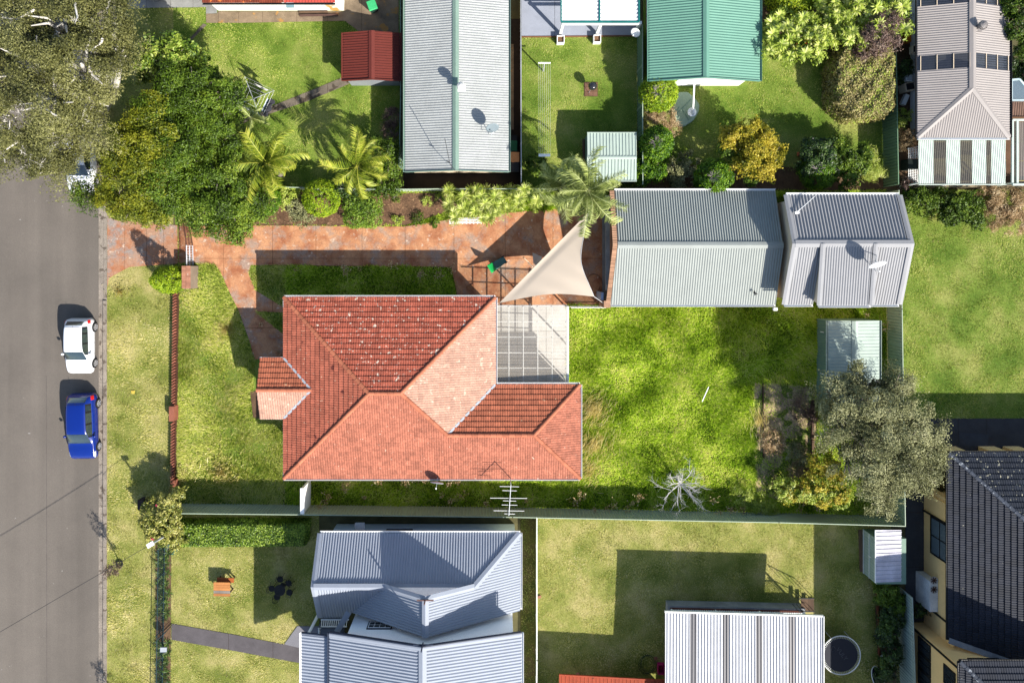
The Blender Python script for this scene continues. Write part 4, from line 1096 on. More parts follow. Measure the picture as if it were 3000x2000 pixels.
fl = MB().prism([W2(955, 1790), W2(1010, 1790), W2(1010, 1880), W2(940, 1880)], 0, 2.2).build('porch_deck', mat('porch_paint', C(120, 128, 145), .7), bh)
t = thing('vent_pipe', 'white bent flue pipe on the tall blue-grey south roof', 'flue', W(1190, 1963, 6.4))
MB().tube([W(1187, 1970, 6.1), W(1189, 1962, 6.5)], 0.06).build('pipe', M_white, t)
MB().lathe(W(1190, 1960, 6.5), [(0.07, 0), (.1, .02), (.1, .12), (.02, .16)], 12).build('cowl', M_galv, t)
t = thing('wall_vent', 'grey box vent on the north wall top of the blue-grey house', 'vent', W(1054, 1541, 2.0))
MB().box(W(1054, 1541, 1.9), (0.6, 0.4, 0.3)).build('casing', M_galv, t); MB().box(W(1054, 1541, 2.07), (0.64, 0.44, 0.03)).build('lid', M_galv, t)

# ---- deck house, bottom centre
dh = thing('deck_house', 'rear deck under a white ribbed roof with four dark clear strips', 'deck', W(2180, 1880))
cuts = [1949, 2022, 2041, 2118, 2137, 2214, 2233, 2311, 2330, 2411]
M_wr = mat('white_deck_roof_sheet', (0.47, 0.47, 0.48, 1), 0.5, var=0.08, fine=0.1, fscale=14)
M_strip = glassmat('weathered_clear_strip', (0.10, 0.095, 0.10, 1), .4, .015)
for i in range(9):
    a, b = cuts[i], cuts[i + 1]
    y0_ = 1791 + (a - 1949) * 0.028; y1_ = 1791 + (b - 1949) * 0.028
    sheet('clear_strip' if i % 2 else 'roof_sheet', [W(a, y0_, 2.86), W(b, y1_, 2.86), W(b, 2200, 3.2), W(a, 2200, 3.2)], M_strip if i % 2 else M_wr, dh, 0.2, 0.028, 'rib')
MB().beam(W(1947, 1790, 2.82), W(2412, 1803, 2.82), 0.1, 0.14).build('gutter', M_white2, dh)
MB().beam(W(2413, 1803, 2.86), W(2413, 2200, 3.2), 0.05, 0.12).build('fascia', M_white2, dh)
MB().prism([W2(1950, 1757), W2(2345, 1766), W2(2345, 2100), W2(1950, 2100)], 0, 0.75).build('deck_base', mat('deck_base_grey', C(175, 178, 182), .8), dh)
MB().prism([W2(1955, 1762), W2(2340, 1771), W2(2340, 2100), W2(1955, 2100)], 0.752, 0.8).build('deck_boards', mat('red_deck_boards', C(120, 66, 50), .8), dh)
pa = Vector((*W2(1958, 1766), 0)); pb = Vector((*W2(2338, 1775), 0))
M_rail = mat('pale_mint_rail', (0.8, 0.84, 0.82, 1), .5)
MB().beam(pa + Z * 1.85, pb + Z * 1.85, 0.08, 0.05).build('handrail', M_rail, dh); MB().beam(pa + Z * .95, pb + Z * .95, 0.05, 0.04).build('bottom_rail', M_rail, dh)
nb_ = 72
for k in range(nb_ + 1):
    c = pa.lerp(pb, k / nb_); post = k % 24 == 0
    MB().beam(c + Z * .82, c + Z * (2.7 if post else 1.83), 0.09 if post else 0.028, 0.09 if post else 0.028, up=(0, 1, 0)).build('post' if post else 'baluster', M_rail, dh)
st = thing('deck_stair', 'slim railed stair at the north-east corner of the white roofed deck', 'stair', W(2335, 1760))
for k in range(4): MB().box(W(2352 + k * 9, 1772, 0.62 - k * 0.17), (0.24, 0.9, 0.05)).build('tread', M_wood, st)
for yy in (1752, 1790):
    a = W(2340, yy, 1.6); b = W(2385, yy, 0.95); MB().beam(a, b, 0.05, 0.05).build('handrail', M_dark, st)
    for k in range(5):
        c = a.lerp(b, k / 4); MB().beam(c, Vector((c.x, c.y, max(0.02, c.z - .95))), 0.025, 0.025, up=(0, 1, 0)).build('baluster', M_dark, st)
lowr = thing('rusty_lean_to', 'low rust orange lean-to roof at the bottom of the dry rear lawn', 'lean-to', W(1790, 2000))
M_rust = mat('rust_orange_sheet', C(176, 78, 48, .6), .7, var=.25, spots=(C(70, 40, 30), 3, .66))
P_ = [W(1638, 1975, 1.9), W(1950, 1992, 1.9), W(1950, 2200, 2.2), W(1638, 2200, 2.2)]
sheet('roof_sheet', P_, M_rust, lowr, 0.25, 0.01, 'rib'); MB().prism([W2(1645, 1985), W2(1930, 1998), W2(1930, 2150), W2(1645, 2150)], 0, 1.8).build('wall', M_brickC, lowr)
MB().beam(P_[0], P_[1], .08, .1).build('fascia', M_rust, lowr)

# ---- yellow rendered house, right
M_ylw = mat('yellow_render', C(228, 192, 134, 1.0), 0.85, var=0.06, fine=0.08, fscale=40)
M_btile = mat('charcoal_tile', C(46, 51, 64, 0.5), 0.55, var=0.15, fine=0.2, attr=0.2, spots=[(C(210, 205, 180, .6), 5.0, 0.72)])
M_btileL = mat('lichened_charcoal_tile', C(48, 54, 66, 0.5), 0.55, var=0.15, fine=0.2, attr=0.2, spots=[(C(215, 210, 180, .6), 6.0, 0.64)])
M_bridge = mat('charcoal_ridge', C(80, 86, 98, 0.62), 0.6, var=0.2, attr=.15, spots=[(C(190, 195, 200, .6), 6.0, 0.6)])
yh = thing('yellow_house', 'two storey yellow rendered house with charcoal tile roofs', 'house', W(2900, 1650))
e_ = 3.2
YX = W(2777, 0, e_).x; YN_ = W(0, 1325, e_).y; YS_ = W(0, 1868, e_).y
hf = (W(0, 1325, e_).y - W(0, 1868, e_).y) * 0.0 + 5.4
apex = Vector((YX + hf, YN_ - hf, e_ + hf * 0.40))
XR = YX + 16
tb = TileRoof(yh)
YS2 = W(0, 1905, e_).y
nwc = Vector((YX, YN_, e_)); nee = Vector((XR, YN_, e_))
ap2 = Vector((XR, YN_ - hf, apex.z))
tb.face([nwc, apex, ap2, nee], M_btileL, 120)
ap3 = Vector((YX + hf, YS2 - 2.2, apex.z)); sww = Vector((YX, YS_ - .1, e_))
tb.face([nwc, sww, Vector((YX + hf, YS_ - 1.3, apex.z)), apex], M_btile, 180)
sheet('roof_plane', [apex, ap2, Vector((XR, YS_, apex.z)), Vector((YX + hf, YS_ - 1.3, apex.z))], M_btile, yh, .3, .01)
ridge_tiles(nwc, apex, M_bridge, yh); ridge_tiles(apex, ap2, M_bridge, yh); ridge_tiles(apex, Vector((YX + hf, YS_ - 1.3, apex.z)), M_bridge, yh)
MB().beam(sww + Z * .1, Vector((YX + hf, YS_ - 1.3, apex.z + .1)), 0.35, 0.04).build('apron_flashing', mat('lead_flashing', C(160, 165, 175), .6, var=.3), yh)
MB().beam(Vector((YX - .05, YN_, e_ - .03)), Vector((YX - .05, YS_ - .1, e_ - .03)), .1, .1).build('gutter', M_dark, yh)
MB().beam(Vector((YX, YN_ + .05, e_ - .03)), Vector((XR, YN_ + .05, e_ - .03)), .1, .1).build('gutter', M_dark, yh)
YWX = W(2706, 0).x; yw1 = W(0, 1440).y
MB().prism([(YWX, yw1), (XR, yw1), (XR, YS2), (YWX, YS2)], 0, e_ - .15).build('wall', M_ylw, yh)
MB().prism([(YWX + 1.8, YN_ - .9), (XR, YN_ - .9), (XR, yw1 + .001), (YWX + 1.8, yw1 + .001)], 0, e_ - .16).build('wall', M_ylw, yh)
window(yh, (YWX, W(0, 1578, 1.6).y, 1.75), 2.5, 1.9, (-1, 0, 0), M_black, mat('curtained_glass', C(120, 135, 145), .15, var=.1), 2, 2, bar=.09)
# posts and boxed fascia of the north-west terrace
p = W(2722, 1437, 0); MB().box((p.x, p.y, 1.35), (0.5, 0.45, 2.7)).build('pillar', M_ylw, yh)
for k, zz in enumerate((1.2, 1.7, 2.2)):
    MB().box((p.x + 1.0, p.y - .1, zz), (1.5, 0.09, 0.14)).build('rail', M_cream, yh)
for px in (2785, 2902, 2975):
    q = W(px, 1316, 1.0); MB().box((q.x + .4, q.y - .25, 1.35), (1.1, 0.4, 2.7)).build('pillar', M_ylw, yh)
for (py, zt) in ((1493, 3.1), (1765, 3.1)):
    q = W(2706, py); MB().box((q.x - .06, q.y, zt / 2), (.09, .09, zt)).build('downpipe', M_black, yh)
# two storey volume
U = 6.2
UX = W(2664, 0).x; UY = W(0, 1822).y; UT = W(0, 2300).y
MB().prism([(UX, UY), (XR, UY), (XR, UT), (UX, UT)], 0, U - .15).build('upper_wall', M_ylw, yh)
UR = W(2811, 1936, U)
tb.face([Vector((UR.x, UR.y, U)), Vector((XR, UR.y, U)), Vector((XR, UR.y - 4, U + 1.6)), Vector((UR.x + 4, UR.y - 4, U + 1.6))], M_btile, 0)
tb.face([Vector((UR.x, UR.y, U)), Vector((UR.x, UT, U)), Vector((UR.x + 4, UT, U + 1.6)), Vector((UR.x + 4, UR.y - 4, U + 1.6))], M_btile, 0)
ridge_tiles(Vector((UR.x, UR.y, U)), Vector((UR.x + 4, UR.y - 4, U + 1.6)), M_bridge, yh)
tb.finish()
MB().beam(Vector((UR.x - .05, UR.y, U - .03)), Vector((UR.x - .05, UT, U - .03)), .1, .1).build('gutter', M_dark, yh); MB().beam(Vector((UR.x, UR.y + .05, U - .03)), Vector((XR, UR.y + .05, U - .03)), .1, .1).build('gutter', M_dark, yh)
q = W(2664, 1827); MB().box((q.x - .06, q.y, 3.0), (.09, .09, 6.0)).build('downpipe', M_black, yh)
for py in (1898, 1945, 1992): window(yh, (UX, W(0, py, 1.7).y, 1.7), 1.0, 1.3, (-1, 0, 0), M_black, M_glass, 2)
window(yh, (UX, W(0, 1985, 4.2).y, 4.2), 1.2, 1.1, (-1, 0, 0), M_black, M_glass, 2)
for px in (2865, 2915): window(yh, (W(px, 0, 4.5).x, UY, 4.6), 1.0, 0.7, (0, 1, 0), M_black, M_glass, 1)

# ---- sheds
M_mint = mat('mint_shed_sheet', C(190, 206, 194, .62), .5, var=.08, fine=.06, spots=(C(150, 120, 100, .6), 3, .74))
M_mintw = mat('mint_wall_sheet', C(128, 160, 140, .6), .5, var=.06)
def shed_v(name, label, L, R, rx, ytop, ybot, e, r, ms, mw, pitch=.2, amp=.012):
    h_, b = gable_ns(name, label, 'shed', L, R, rx, ytop, ybot, e, r, ms, ms, mw, pitch, amp, over=.05, prof='rib')
    return h_, b
gs, b = shed_v('green_shed', 'mint green metal shed half hidden under the grey-green tree', 2426, 2576, 2505, 939, 1182, 1.75, 1.98, M_mint, M_mintw, .22)
sheet('side_wall', [(b[0] + .03, b[3], 0.02), (b[0] + .03, b[4], 0.02), (b[0] + .03, b[4], 1.68), (b[0] + .03, b[3], 1.68)], M_mintw, gs, .2, .012, 'rib', run=(0, 0, 1))
for py in (972, 1094): MB().box(Vector((b[0] - .03, W(0, py, .9).y, 1.0)), (.05, .04, .45)).build('handle', M_white, gs)
ss = thing('white_roof_shed', 'small mint shed with a white ribbed roof in the south-east corner of the rear lawn', 'shed', W(2590, 1630))
P_ = [W(2564, 1552, 1.85), W(2641, 1552, 1.7), W(2641, 1703, 1.7), W(2564, 1706, 1.85)]
sheet('roof_sheet', P_, mat('white_shed_roof', C(225, 222, 232, .6), .5), ss, .28, .022, 'rib', run=(1, 0, 0))
w0 = W(2528, 1548); w1 = W(2612, 1676)
MB().prism([(w0.x, w0.y), (w1.x, w0.y), (w1.x, w1.y), (w0.x, w1.y)], 0, 1.66).build('wall', M_mintw, ss)
sheet('side_wall', [(w0.x - .012, w0.y, .02), (w0.x - .012, w1.y, .02), (w0.x - .012, w1.y, 1.72), (w0.x - .012, w0.y, 1.72)], M_mint, ss, .2, .01, 'rib', run=(0, 0, 1))
for zz in (.12, .85): MB().beam(Vector((w0.x - .04, w0.y, zz)), Vector((w0.x - .04, w1.y, zz)), .02, .05).build('door_rail', M_white, ss)
MB().box((w0.x - .05, (w0.y + w1.y) / 2, .95), (.04, .05, .3)).build('handle', M_white, ss)
MB().beam(P_[0], P_[3], .04, .08).build('fascia', M_white, ss)
MB().prism([W2(2514, 1550), W2(2524, 1550), W2(2526, 1672), W2(2518, 1672)], 0.01, 0.1).build('sill_timber', M_wood, ss)
gd = thing('garden_shed', 'pale mint garden shed behind palm fronds at the end of the clothes line lawn', 'shed', W(1790, 460))
P0, P1, P2_, P3 = W(1720, 389, 1.95), W(1865, 389, 1.95), W(1865, 462, 2.1), W(1720, 462, 2.1)
sheet('roof_plane', [P0, P1, P2_, P3], M_mint, gd, .21, .02, 'rib'); P4, P5 = W(1865, 531, 1.95), W(1720, 531, 1.95)
sheet('roof_plane', [P3, P2_, P4, P5], M_mint, gd, .21, .02, 'rib'); cap('ridge_cap', P3 + Z * .02, P2_ + Z * .02, .22, M_mint, gd, drop=.03)
MB().beam(P0, P1, .05, .1).build('fascia', M_mint, gd); MB().beam(P4, P5, .05, .1).build('fascia', M_mint, gd)
MB().prism([(P0.x + .06, P0.y - .05), (P1.x - .05, P0.y - .05), (P4.x - .05, P4.y + .05), (P0.x + .06, P4.y + .05)], 0, 1.88).build('wall', M_mintw, gd)
lt = thing('timber_stack', 'weathered planks leaning along the west side of the mint garden shed', 'timber', W(1712, 450))
for k in range(3): MB().beam(W(1714 - k * 3, 408, .25 + k * .12), W(1716 - k * 3, 492, .28 + k * .12), .1, .04).build('plank', M_wood, lt)
# ================================================================== FENCES AND WALLS
M_fg = mat('green_fence_sheet', C(158, 172, 150, .85), .5, var=.08, fine=.05)
M_fgd = mat('dark_green_fence_sheet', C(112, 142, 112, .75), .5, var=.08)
def sheet_fence(name, label, pts, m, h=1.8, bay=2.4, side=1, trim=None):
    """steel sheet fence: each bay is a ribbed panel between posts, capped with a rail; pts are photograph pixels on the ground"""
    trim = trim or m
    t = thing(name, label, 'fence', W(*pts[0]))
    for (p, q) in zip(pts[:-1], pts[1:]):
        a = W(*p); b = W(*q); L = (b - a).length; k = max(1, round(L / bay)); d = (b - a) / L; nrm = Vector((-d.y, d.x, 0))
        for i in range(k):
            c0 = a + d * (L * i / k + .03); c1 = a + d * (L * (i + 1) / k - .03)
            w = (c1 - c0).length; cols = []; x = 0; pit = .2; seq = ((0, 0), (.10, 0), (.13, .045), (.17, .045))
            while x < w:
                for (f, o) in seq:
                    if x + f < w: cols.append((x + f, o))
                x += pit
            cols.append((w, 0)); V = []; F = []
            for (xx, oo) in cols:
                for z_ in (.04, h): V.append(c0 + d * xx + nrm * oo + Z * z_)
            n_ = len(cols)
            for (xx, oo) in cols:
                for z_ in (.04, h): V.append(c0 + d * xx + nrm * (oo - .008) + Z * z_)
            for j in range(n_ - 1):
                F.append((2 * j, 2 * j + 1, 2 * j + 3, 2 * j + 2)); o_ = 2 * n_
                F.append((o_ + 2 * j, o_ + 2 * j + 2, o_ + 2 * j + 3, o_ + 2 * j + 1))
            MB().add(V, F).build('fence_panel', m, t, fixn=False)
            MB().beam(c0 + Z * (h + .012), c1 + Z * (h + .012), .05, .035).build('rail', trim, t)
            MB().box(a + d * (L * i / k) + Z * (h / 2), (.055, .055, h + .06), math.atan2(d.y, d.x)).build('post', trim, t)
        MB().box(b + Z * (h / 2), (.055, .055, h + .06), math.atan2(d.y, d.x)).build('post', trim, t)
    return t
sheet_fence('green_fence', 'long green steel fence between the tiled house and its south neighbours', [(515, 1474), (905, 1478), (1500, 1485), (2250, 1500), (2606, 1510)], M_fg)
sheet_fence('green_fence', 'green steel fence behind the mint green shed along the back of the long grass', [(2588, 566), (2597, 900), (2606, 1508)], M_fg)
sheet_fence('green_fence', 'dark green steel fence between the flowering garden and the grey hipped house', [(2576, -40), (2587, 548)], M_fgd)
sheet_fence('green_fence', 'green steel fence with lighter cap east of the clothes line lawn', [(1866, 100), (1867, 548)], M_fgd, trim=M_fg)
sheet_fence('pale_fence', 'pale steel fence behind the palms and shrubs along the orange driveway', [(560, 548), (1120, 562), (1300, 560), (1590, 560), (1790, 556)], M_fg, h=1.5)
sheet_fence('pale_fence', 'thin pale fence beside the long pale roofed house and its red shed neighbour', [(1182, -40), (1183, 300), (1179, 495)], M_eau, h=1.5)
sheet_fence('dark_fence', 'dark fence with white post caps between the service alley and the clothes line lawn', [(1524, -20), (1525, 540)], M_dark, h=1.5, trim=M_galv)
sheet_fence('mint_fence', 'mint fence behind the dark shrubs beside the charcoal path of the yellow house', [(2626, 1712), (2638, 2060)], M_mint)
sheet_fence('white_topped_fence', 'low steel fence with white cap between the mossy side strip and dry rear lawn', [(1570, 1492), (1570, 1900), (1569, 2060)], M_fg, h=1.3, trim=M_white)
wf = thing('paling_wall', 'pale timber boundary wall under the mint verandah at the top of the open lawn', 'wall', W(2800, 552))
for k in range(16):
    MB().prism([W2(2646 + k * 27, 546), W2(2672 + k * 27, 546), W2(2672 + k * 27, 551), W2(2646 + k * 27, 551)], 0, .75).build('board', mat('pale_timber', C(186, 170, 140), .85, attr=.15), wf)
# white topped short fence with bars between pergola and garage pier
pf = thing('white_picket_fence', 'short white picket fence joining the patio cover to the garage pier', 'fence', W(1715, 896))
a = W(1668, 897); b = W(1764, 897)
for zz in (.35, 1.35): MB().beam(a + Z * zz, b + Z * zz, .05, .06).build('rail', M_white, pf)
for k in range(23):
    c = a.lerp(b, k / 22); MB().box(c + Z * .78, (.05, .025, 1.5)).build('picket', M_white, pf)
# front brick wall: plain base, a course of slanted bricks on top, pillars at the gateway
M_wallb = mat('red_brown_brick', C(168, 104, 82, .6), .9, var=.25, fine=.2, attr=.25)
fw = thing('front_brick_wall', 'low red brick front wall topped with a zigzag course of slanted bricks', 'wall', W(518, 1150))
y = 858.0; me_ = None
a0 = W(521, 858); b0 = W(513, 1452)
for seg in range(3):
    p = a0.lerp(b0, seg / 3 + .001); q = a0.lerp(b0, (seg + 1) / 3 - .001)
    MB().beam(p + Z * .16, q + Z * .16, .2, .32).build('base', mat('shaded_base_brick', C(96, 62, 50), .9), fw)  # dark colour paints in the shade of the gaps between slanted bricks
NBk = 70
for k in range(NBk):
    c = a0.lerp(b0, (k + .5) / NBk)
    if abs(k - 41) < 3: continue
    o = MB().box((0, 0, 0), (.3, .08, .16), math.radians(35)).build('brick', M_wallb, fw) if me_ is None else None
    if o is None: o = bpy.data.objects.new('brick', me_); link(o, fw)
    else:
        # rebuild around its own centre so that the mesh can be shared
        for v in o.data.vertices: v.co = v.co - local(fw, (0, 0, 0))
        me_ = o.data
    o.location = c + Z * .42 - fw.location
for fr_ in (0.585,):
    c = a0.lerp(b0, fr_); MB().box(c + Z * .35, (.32, 1.0, .7)).build('pillar', M_wallb, fw)
MB().prism([W2(512, 1400), W2(524, 1400), W2(524, 1462), W2(512, 1462)], 0, .5).build('pillar', M_wallb, fw)
pl = thing('brick_pillar', 'wide pinkish brick gate pillar between the driveway gate and the clipped conifer', 'pillar', W(566, 812))
MB().prism([W2(556, 779), W2(583, 779), W2(580, 844), W2(560, 844)], 0, 1.15).build('core', M_brickD, pl)
M_pinkb = mat('pink_brick', C(196, 138, 112, .6), .9, var=.2, fine=.15, attr=.18, spots=(C(222, 205, 190, .6), 2.5, .66))
c0 = W(569, 811)
for k in range(12):
    y_ = c0.y + .70 - k * .125
    MB().box((c0.x - .15, y_, 1.19), (.27, .115, .07)).build('coping_brick', M_pinkb, pl); MB().box((c0.x + .14, y_, 1.19), (.27, .115, .07)).build('coping_brick', M_pinkb, pl)
# driveway gate: two leaves of bars
def gate(label, p, q, m, h=1.15, k=15):
    t = thing('driveway_gate', label, 'gate', W(*p)); a = W(*p); b = W(*q)
    for zz in (.12, .6, h - .1): MB().beam(a + Z * zz, b + Z * zz, .035, .035).build('rail', m, t)
    for i in range(k + 1):
        c = a.lerp(b, i / k); MB().beam(c + Z * .08, c + Z * h, .02, .02, up=(0, 1, 0)).build('bar', m, t)
    return t
gate('white barred leaf of the driveway gate next to the brick pillar', (568, 777), (567, 720), mat('gate_white', (.6, .62, .66, 1), .4), k=12)
gate('brown barred leaf of the driveway gate below the drooping tree', (567, 717), (556, 655), mat('gate_brown', C(120, 80, 70), .5), k=15)
# iron fence of the south garden with its gate and letter box
ifn = thing('iron_fence', 'dark wire front fence running through strap leaf plants of the south garden', 'fence', W(480, 1800))
M_iron = mat('dark_teal_iron', C(60, 84, 92, .5), .5)
a = W(485, 1592); b = W(478, 2080)
for zz in (.15, 1.0): MB().beam(a + Z * zz, b + Z * zz, .035, .035).build('rail', M_iron, ifn)
n_ = 90
for i in range(n_ + 1):
    c = a.lerp(b, i / n_); MB().beam(c + Z * .05, c + Z * (1.15 if i % 15 == 0 else 1.02), .05 if i % 15 == 0 else .016, .05 if i % 15 == 0 else .016, up=(0, 1, 0)).build('post' if i % 15 == 0 else 'bar', M_iron, ifn)
gt = thing('garden_gate', 'small dark mesh gate standing open at the end of the charcoal garden path', 'gate', W(492, 1842))
a = W(478, 1855); b = W(506, 1828)
for zz in (.12, 1.0): MB().beam(a + Z * zz, b + Z * zz, .035, .035).build('rail', M_iron, gt)
for i in range(11): c = a.lerp(b, i / 10); MB().beam(c + Z * .1, c + Z * 1.0, .018, .018, up=(0, 1, 0)).build('bar', M_iron, gt)
for i in range(4): MB().beam(a + Z * (.25 + i * .2), b + Z * (.25 + i * .2), .014, .014).build('wire', M_iron, gt)

# ================================================================== VEHICLES
def catmull(keys, ts):
    """keys: list of (t, values...) sorted; smooth interpolation"""
    K = np.array(keys, dtype=float); out = []
    for t in ts:
        i = int(np.clip(np.searchsorted(K[:, 0], t) - 1, 0, len(K) - 2))
        t0, t1 = K[i, 0], K[i + 1, 0]; f = (t - t0) / (t1 - t0)
        p1, p2 = K[i, 1:], K[i + 1, 1:]
        m1 = (p2 - K[max(i - 1, 0), 1:]) / (t1 - K[max(i - 1, 0), 0] + 1e-9) * (t1 - t0) if i > 0 else (p2 - p1)
        m2 = (K[min(i + 2, len(K) - 1), 1:] - p1) / (K[min(i + 2, len(K) - 1), 0] - t0 + 1e-9) * (t1 - t0) if i < len(K) - 2 else (p2 - p1)
        f2, f3 = f * f, f * f * f
        out.append((2 * f3 - 3 * f2 + 1) * p1 + (f3 - 2 * f2 + f) * m1 + (-2 * f3 + 3 * f2) * p2 + (f3 - f2) * m2)
    return np.array(out)
def carpaint(name, col):
    m = mat(name, col, 0.22, var=.02, fine=.02, spec=.4, coat=.5); return m
M_tyre = mat('tyre_rubber', (.015, .015, .015, 1), .85); M_rim = mat('alloy_rim', (.5, .5, .52, 1), .3, metal=.5, var=.05)
M_cargl = mat('car_glass', (.018, .03, .035, 1), .06, var=.1, spec=.9, coat=.5)
M_red = mat('tail_lamp_red', (.5, .01, .012, 1), .2, coat=.8); M_lamp = mat('head_lamp_clear', (.5, .52, .55, 1), .12, coat=.8)
def hatch(label, at, rot, L, Wd, Ht, paint, z0=0.012, name='parked_car', shades=None):
    """five door hatchback; +y is the tail, -y the nose (before turning)"""
    t = thing(name, label, 'car', (at[0], at[1], z0), rot)
    hw = Wd / 2
    # d from nose: half width, bumper/sill bottom, belt height, roof height (= belt when no cabin), roof half width
    k = L / 3.75; q = Ht / 1.49
    keys = [(0.00, .60, .30, .46, .47, .45), (.05, .70, .22, .60, .62, .52), (.18, .78, .19, .72, .76, .60), (.5, .815, .18, .82, .88, .66),
            (.85, .83, .18, .88, .95, .68), (1.00, .83, .18, .90, 1.00, .68), (1.3, .83, .18, .92, 1.22, .64), (1.62, .83, .18, .93, 1.42, .60), (1.95, .83, .18, .94, 1.475, .585),
            (2.5, .83, .18, .96, 1.49, .58), (3.0, .83, .18, .985, 1.47, .57), (3.3, .825, .18, 1.0, 1.41, .555), (3.5, .81, .19, 1.0, 1.2, .56), (3.64, .78, .21, .94, 1.0, .58), (3.72, .73, .26, .76, .80, .56), (3.75, .66, .32, .55, .56, .5)]
    keys = [(a * k, b / .83 * hw, c, d * q, e * q, f / .83 * hw) for a, b, c, d, e, f in keys]
    n = 46; ts = np.linspace(0, L, n); K = catmull(keys, ts)
    prof = []
    for i in range(n):
        w, zb, zbelt, zr, wr = K[i]; w = max(w, .3)
        hood = zr - zbelt < .13
        ring = [(0, zb), (w * .8, zb), (w * .96, zb + .06), (w, zb + (zbelt - zb) * .35), (w * .995, zb + (zbelt - zb) * .7), (w * .96, zbelt),
                (w * .9 if hood else w * .915, zbelt + .02), (wr * 1.05, max(zr - .06, zbelt + .03) if not hood else zr - .035), (wr * .86, zr - .012), (wr * .45, zr + .004), (0, zr + .01)]
        prof.append(ring)
    R = len(prof[0]); P = np.zeros((n, 2 * R - 2, 3))
    for i in range(n):
        y = ts[i] - L / 2
        for j in range(R): P[i, j] = (prof[i][j][0], y, prof[i][j][1])
        for j in range(1, R - 1): P[i, 2 * R - 2 - j] = (-prof[i][j][0], y, prof[i][j][1])
    M_ = 2 * R - 2
    V = P.reshape(-1, 3); F = []
    for i in range(n - 1):
        for j in range(M_): F.append((i * M_ + j, i * M_ + (j + 1) % M_, (i + 1) * M_ + (j + 1) % M_, (i + 1) * M_ + j))
    F.append(tuple(range(M_))[::-1]); F.append(tuple((n - 1) * M_ + j for j in range(M_)))
    me = bpy.data.meshes.new('body'); me.from_pydata([tuple(v) for v in V], [], F)
    bm = bmesh.new(); bm.from_mesh(me); bmesh.ops.recalc_face_normals(bm, faces=bm.faces); bm.to_mesh(me); bm.free()
    me.polygons.foreach_set('use_smooth', [True] * len(me.polygons)); me.materials.append(paint)
    body = bpy.data.objects.new('body', me); link(body, t)
    def idx(d): return int(round(d * k / L * (n - 1)))
    def patch(nm, i0, i1, js, m, off=.012, par=t, shrink=0.0):
        """a skin panel lifted off the body between stations and ring points"""
        rows = []
        for i in range(i0, i1 + 1): rows.append([Vector(P[i, j % M_]) for j in js])
        cc = sum((v for r in rows for v in r), Vector()) / (len(rows) * len(js))
        V = []; F = []; nc = len(js)
        for a_, r in enumerate(rows):
            for b_, v in enumerate(r):
                i_, j_ = i0 + a_, js[b_] % M_
                dy = Vector(P[min(i_ + 1, n - 1), j_]) - Vector(P[max(i_ - 1, 0), j_]); dj = Vector(P[i_, (j_ + 1) % M_]) - Vector(P[i_, (j_ - 1) % M_])
                nn = dy.cross(dj).normalized()
                if nn.dot(v - Vector((0, v.y, .6))) < 0: nn = -nn
                V.append(v + nn * off + (cc - v) * shrink)
        for a_ in range(len(rows) - 1):
            for b_ in range(nc - 1): F.append((a_ * nc + b_, a_ * nc + b_ + 1, (a_ + 1) * nc + b_ + 1, (a_ + 1) * nc + b_))
        me = bpy.data.meshes.new(nm); me.from_pydata([tuple(v) for v in V], [], F)
        me.polygons.foreach_set('use_smooth', [True] * len(F)); me.materials.append(m)
        return link(bpy.data.objects.new(nm, me), par)
    top = list(range(8, R)) + [R + j for j in range(0, 2)] + [R + 2 - 0]
    rj = [7, 8, 9, 10, 11, 12, 13]      # across the top from one side to the other
    patch('windscreen', idx(1.04), idx(1.6), rj, M_cargl, .014, shrink=.03)
    patch('rear_window', idx(3.32), idx(3.62), rj, M_cargl, .014, shrink=.06)
    for sgn in (0, 1):
        js = [6, 7] if not sgn else [M_ - 7, M_ - 6]
        patch('window_surround', idx(1.36), idx(3.26), js, M_black, .008, shrink=.01)
        patch('side_window', idx(1.42), idx(2.05), js, M_cargl, .014, shrink=.04)
        patch('side_window', idx(2.13), idx(2.78), js, M_cargl, .014, shrink=.04)
        patch('side_window', idx(2.84), idx(3.2), js, M_cargl, .014, shrink=.12)
        js = [4, 5, 6] if not sgn else [M_ - 6, M_ - 5, M_ - 4]
        patch('tail_lamp', idx(3.45), idx(3.66), js, M_red, .016, shrink=.1)
        js = [4, 5, 6] if not sgn else [M_ - 6, M_ - 5, M_ - 4]
        patch('head_lamp', idx(.1), idx(.5), js, M_lamp, .012, shrink=.15)
        js = [3, 4, 5] if not sgn else [M_ - 5, M_ - 4, M_ - 3]
        sx = 1 if not sgn else -1
        for dd in (1.35, 2.1, 2.85):
            i_ = idx(dd); a_ = Vector(P[i_, 3 if not sgn else M_ - 3]); b_ = Vector(P[i_, 5 if not sgn else M_ - 5])
            me = MB().beam(a_ + Vector((sx * .002, 0, -.1)), b_ + Vector((sx * .004, 0, 0)), .012, .012); 
            o = me.build('door_gap', M_black); o.parent = t
        o = MB().lathe((sx * (hw + .10), L / 2 * 0 + (1.38 * k - L / 2), .98 * q), [(0.02, -.1), (.085, -.07), (.09, .02), (.05, .08)], 10, 'x').build('mirror', paint, smooth=True); o.parent = t
        for dd in (.68 * k, L - .62 * k):
            c = Vector((sx * (hw - .075), dd - L / 2, .30))
            w_ = MB().lathe(c, [(.19, -.1), (.27, -.1), (.30, -.07), (.30, .07), (.28, .105), (.21, .11)], 22, 'x').build('wheel', M_tyre, smooth=False); w_.parent = t
            sp = MB(); o_ = sx * .118
            for s5 in range(5):
                a_ = 2 * math.pi * s5 / 5 + .3
                sp.beam(c + Vector((o_, 0, 0)), c + Vector((o_, math.cos(a_) * .2, math.sin(a_) * .2)), .06, .015, up=(1, 0, 0))
            sp.lathe(c + Vector((o_ - .01, 0, 0)), [(.04, -.01), (.05, .012)], 10, 'x')
            ring = []
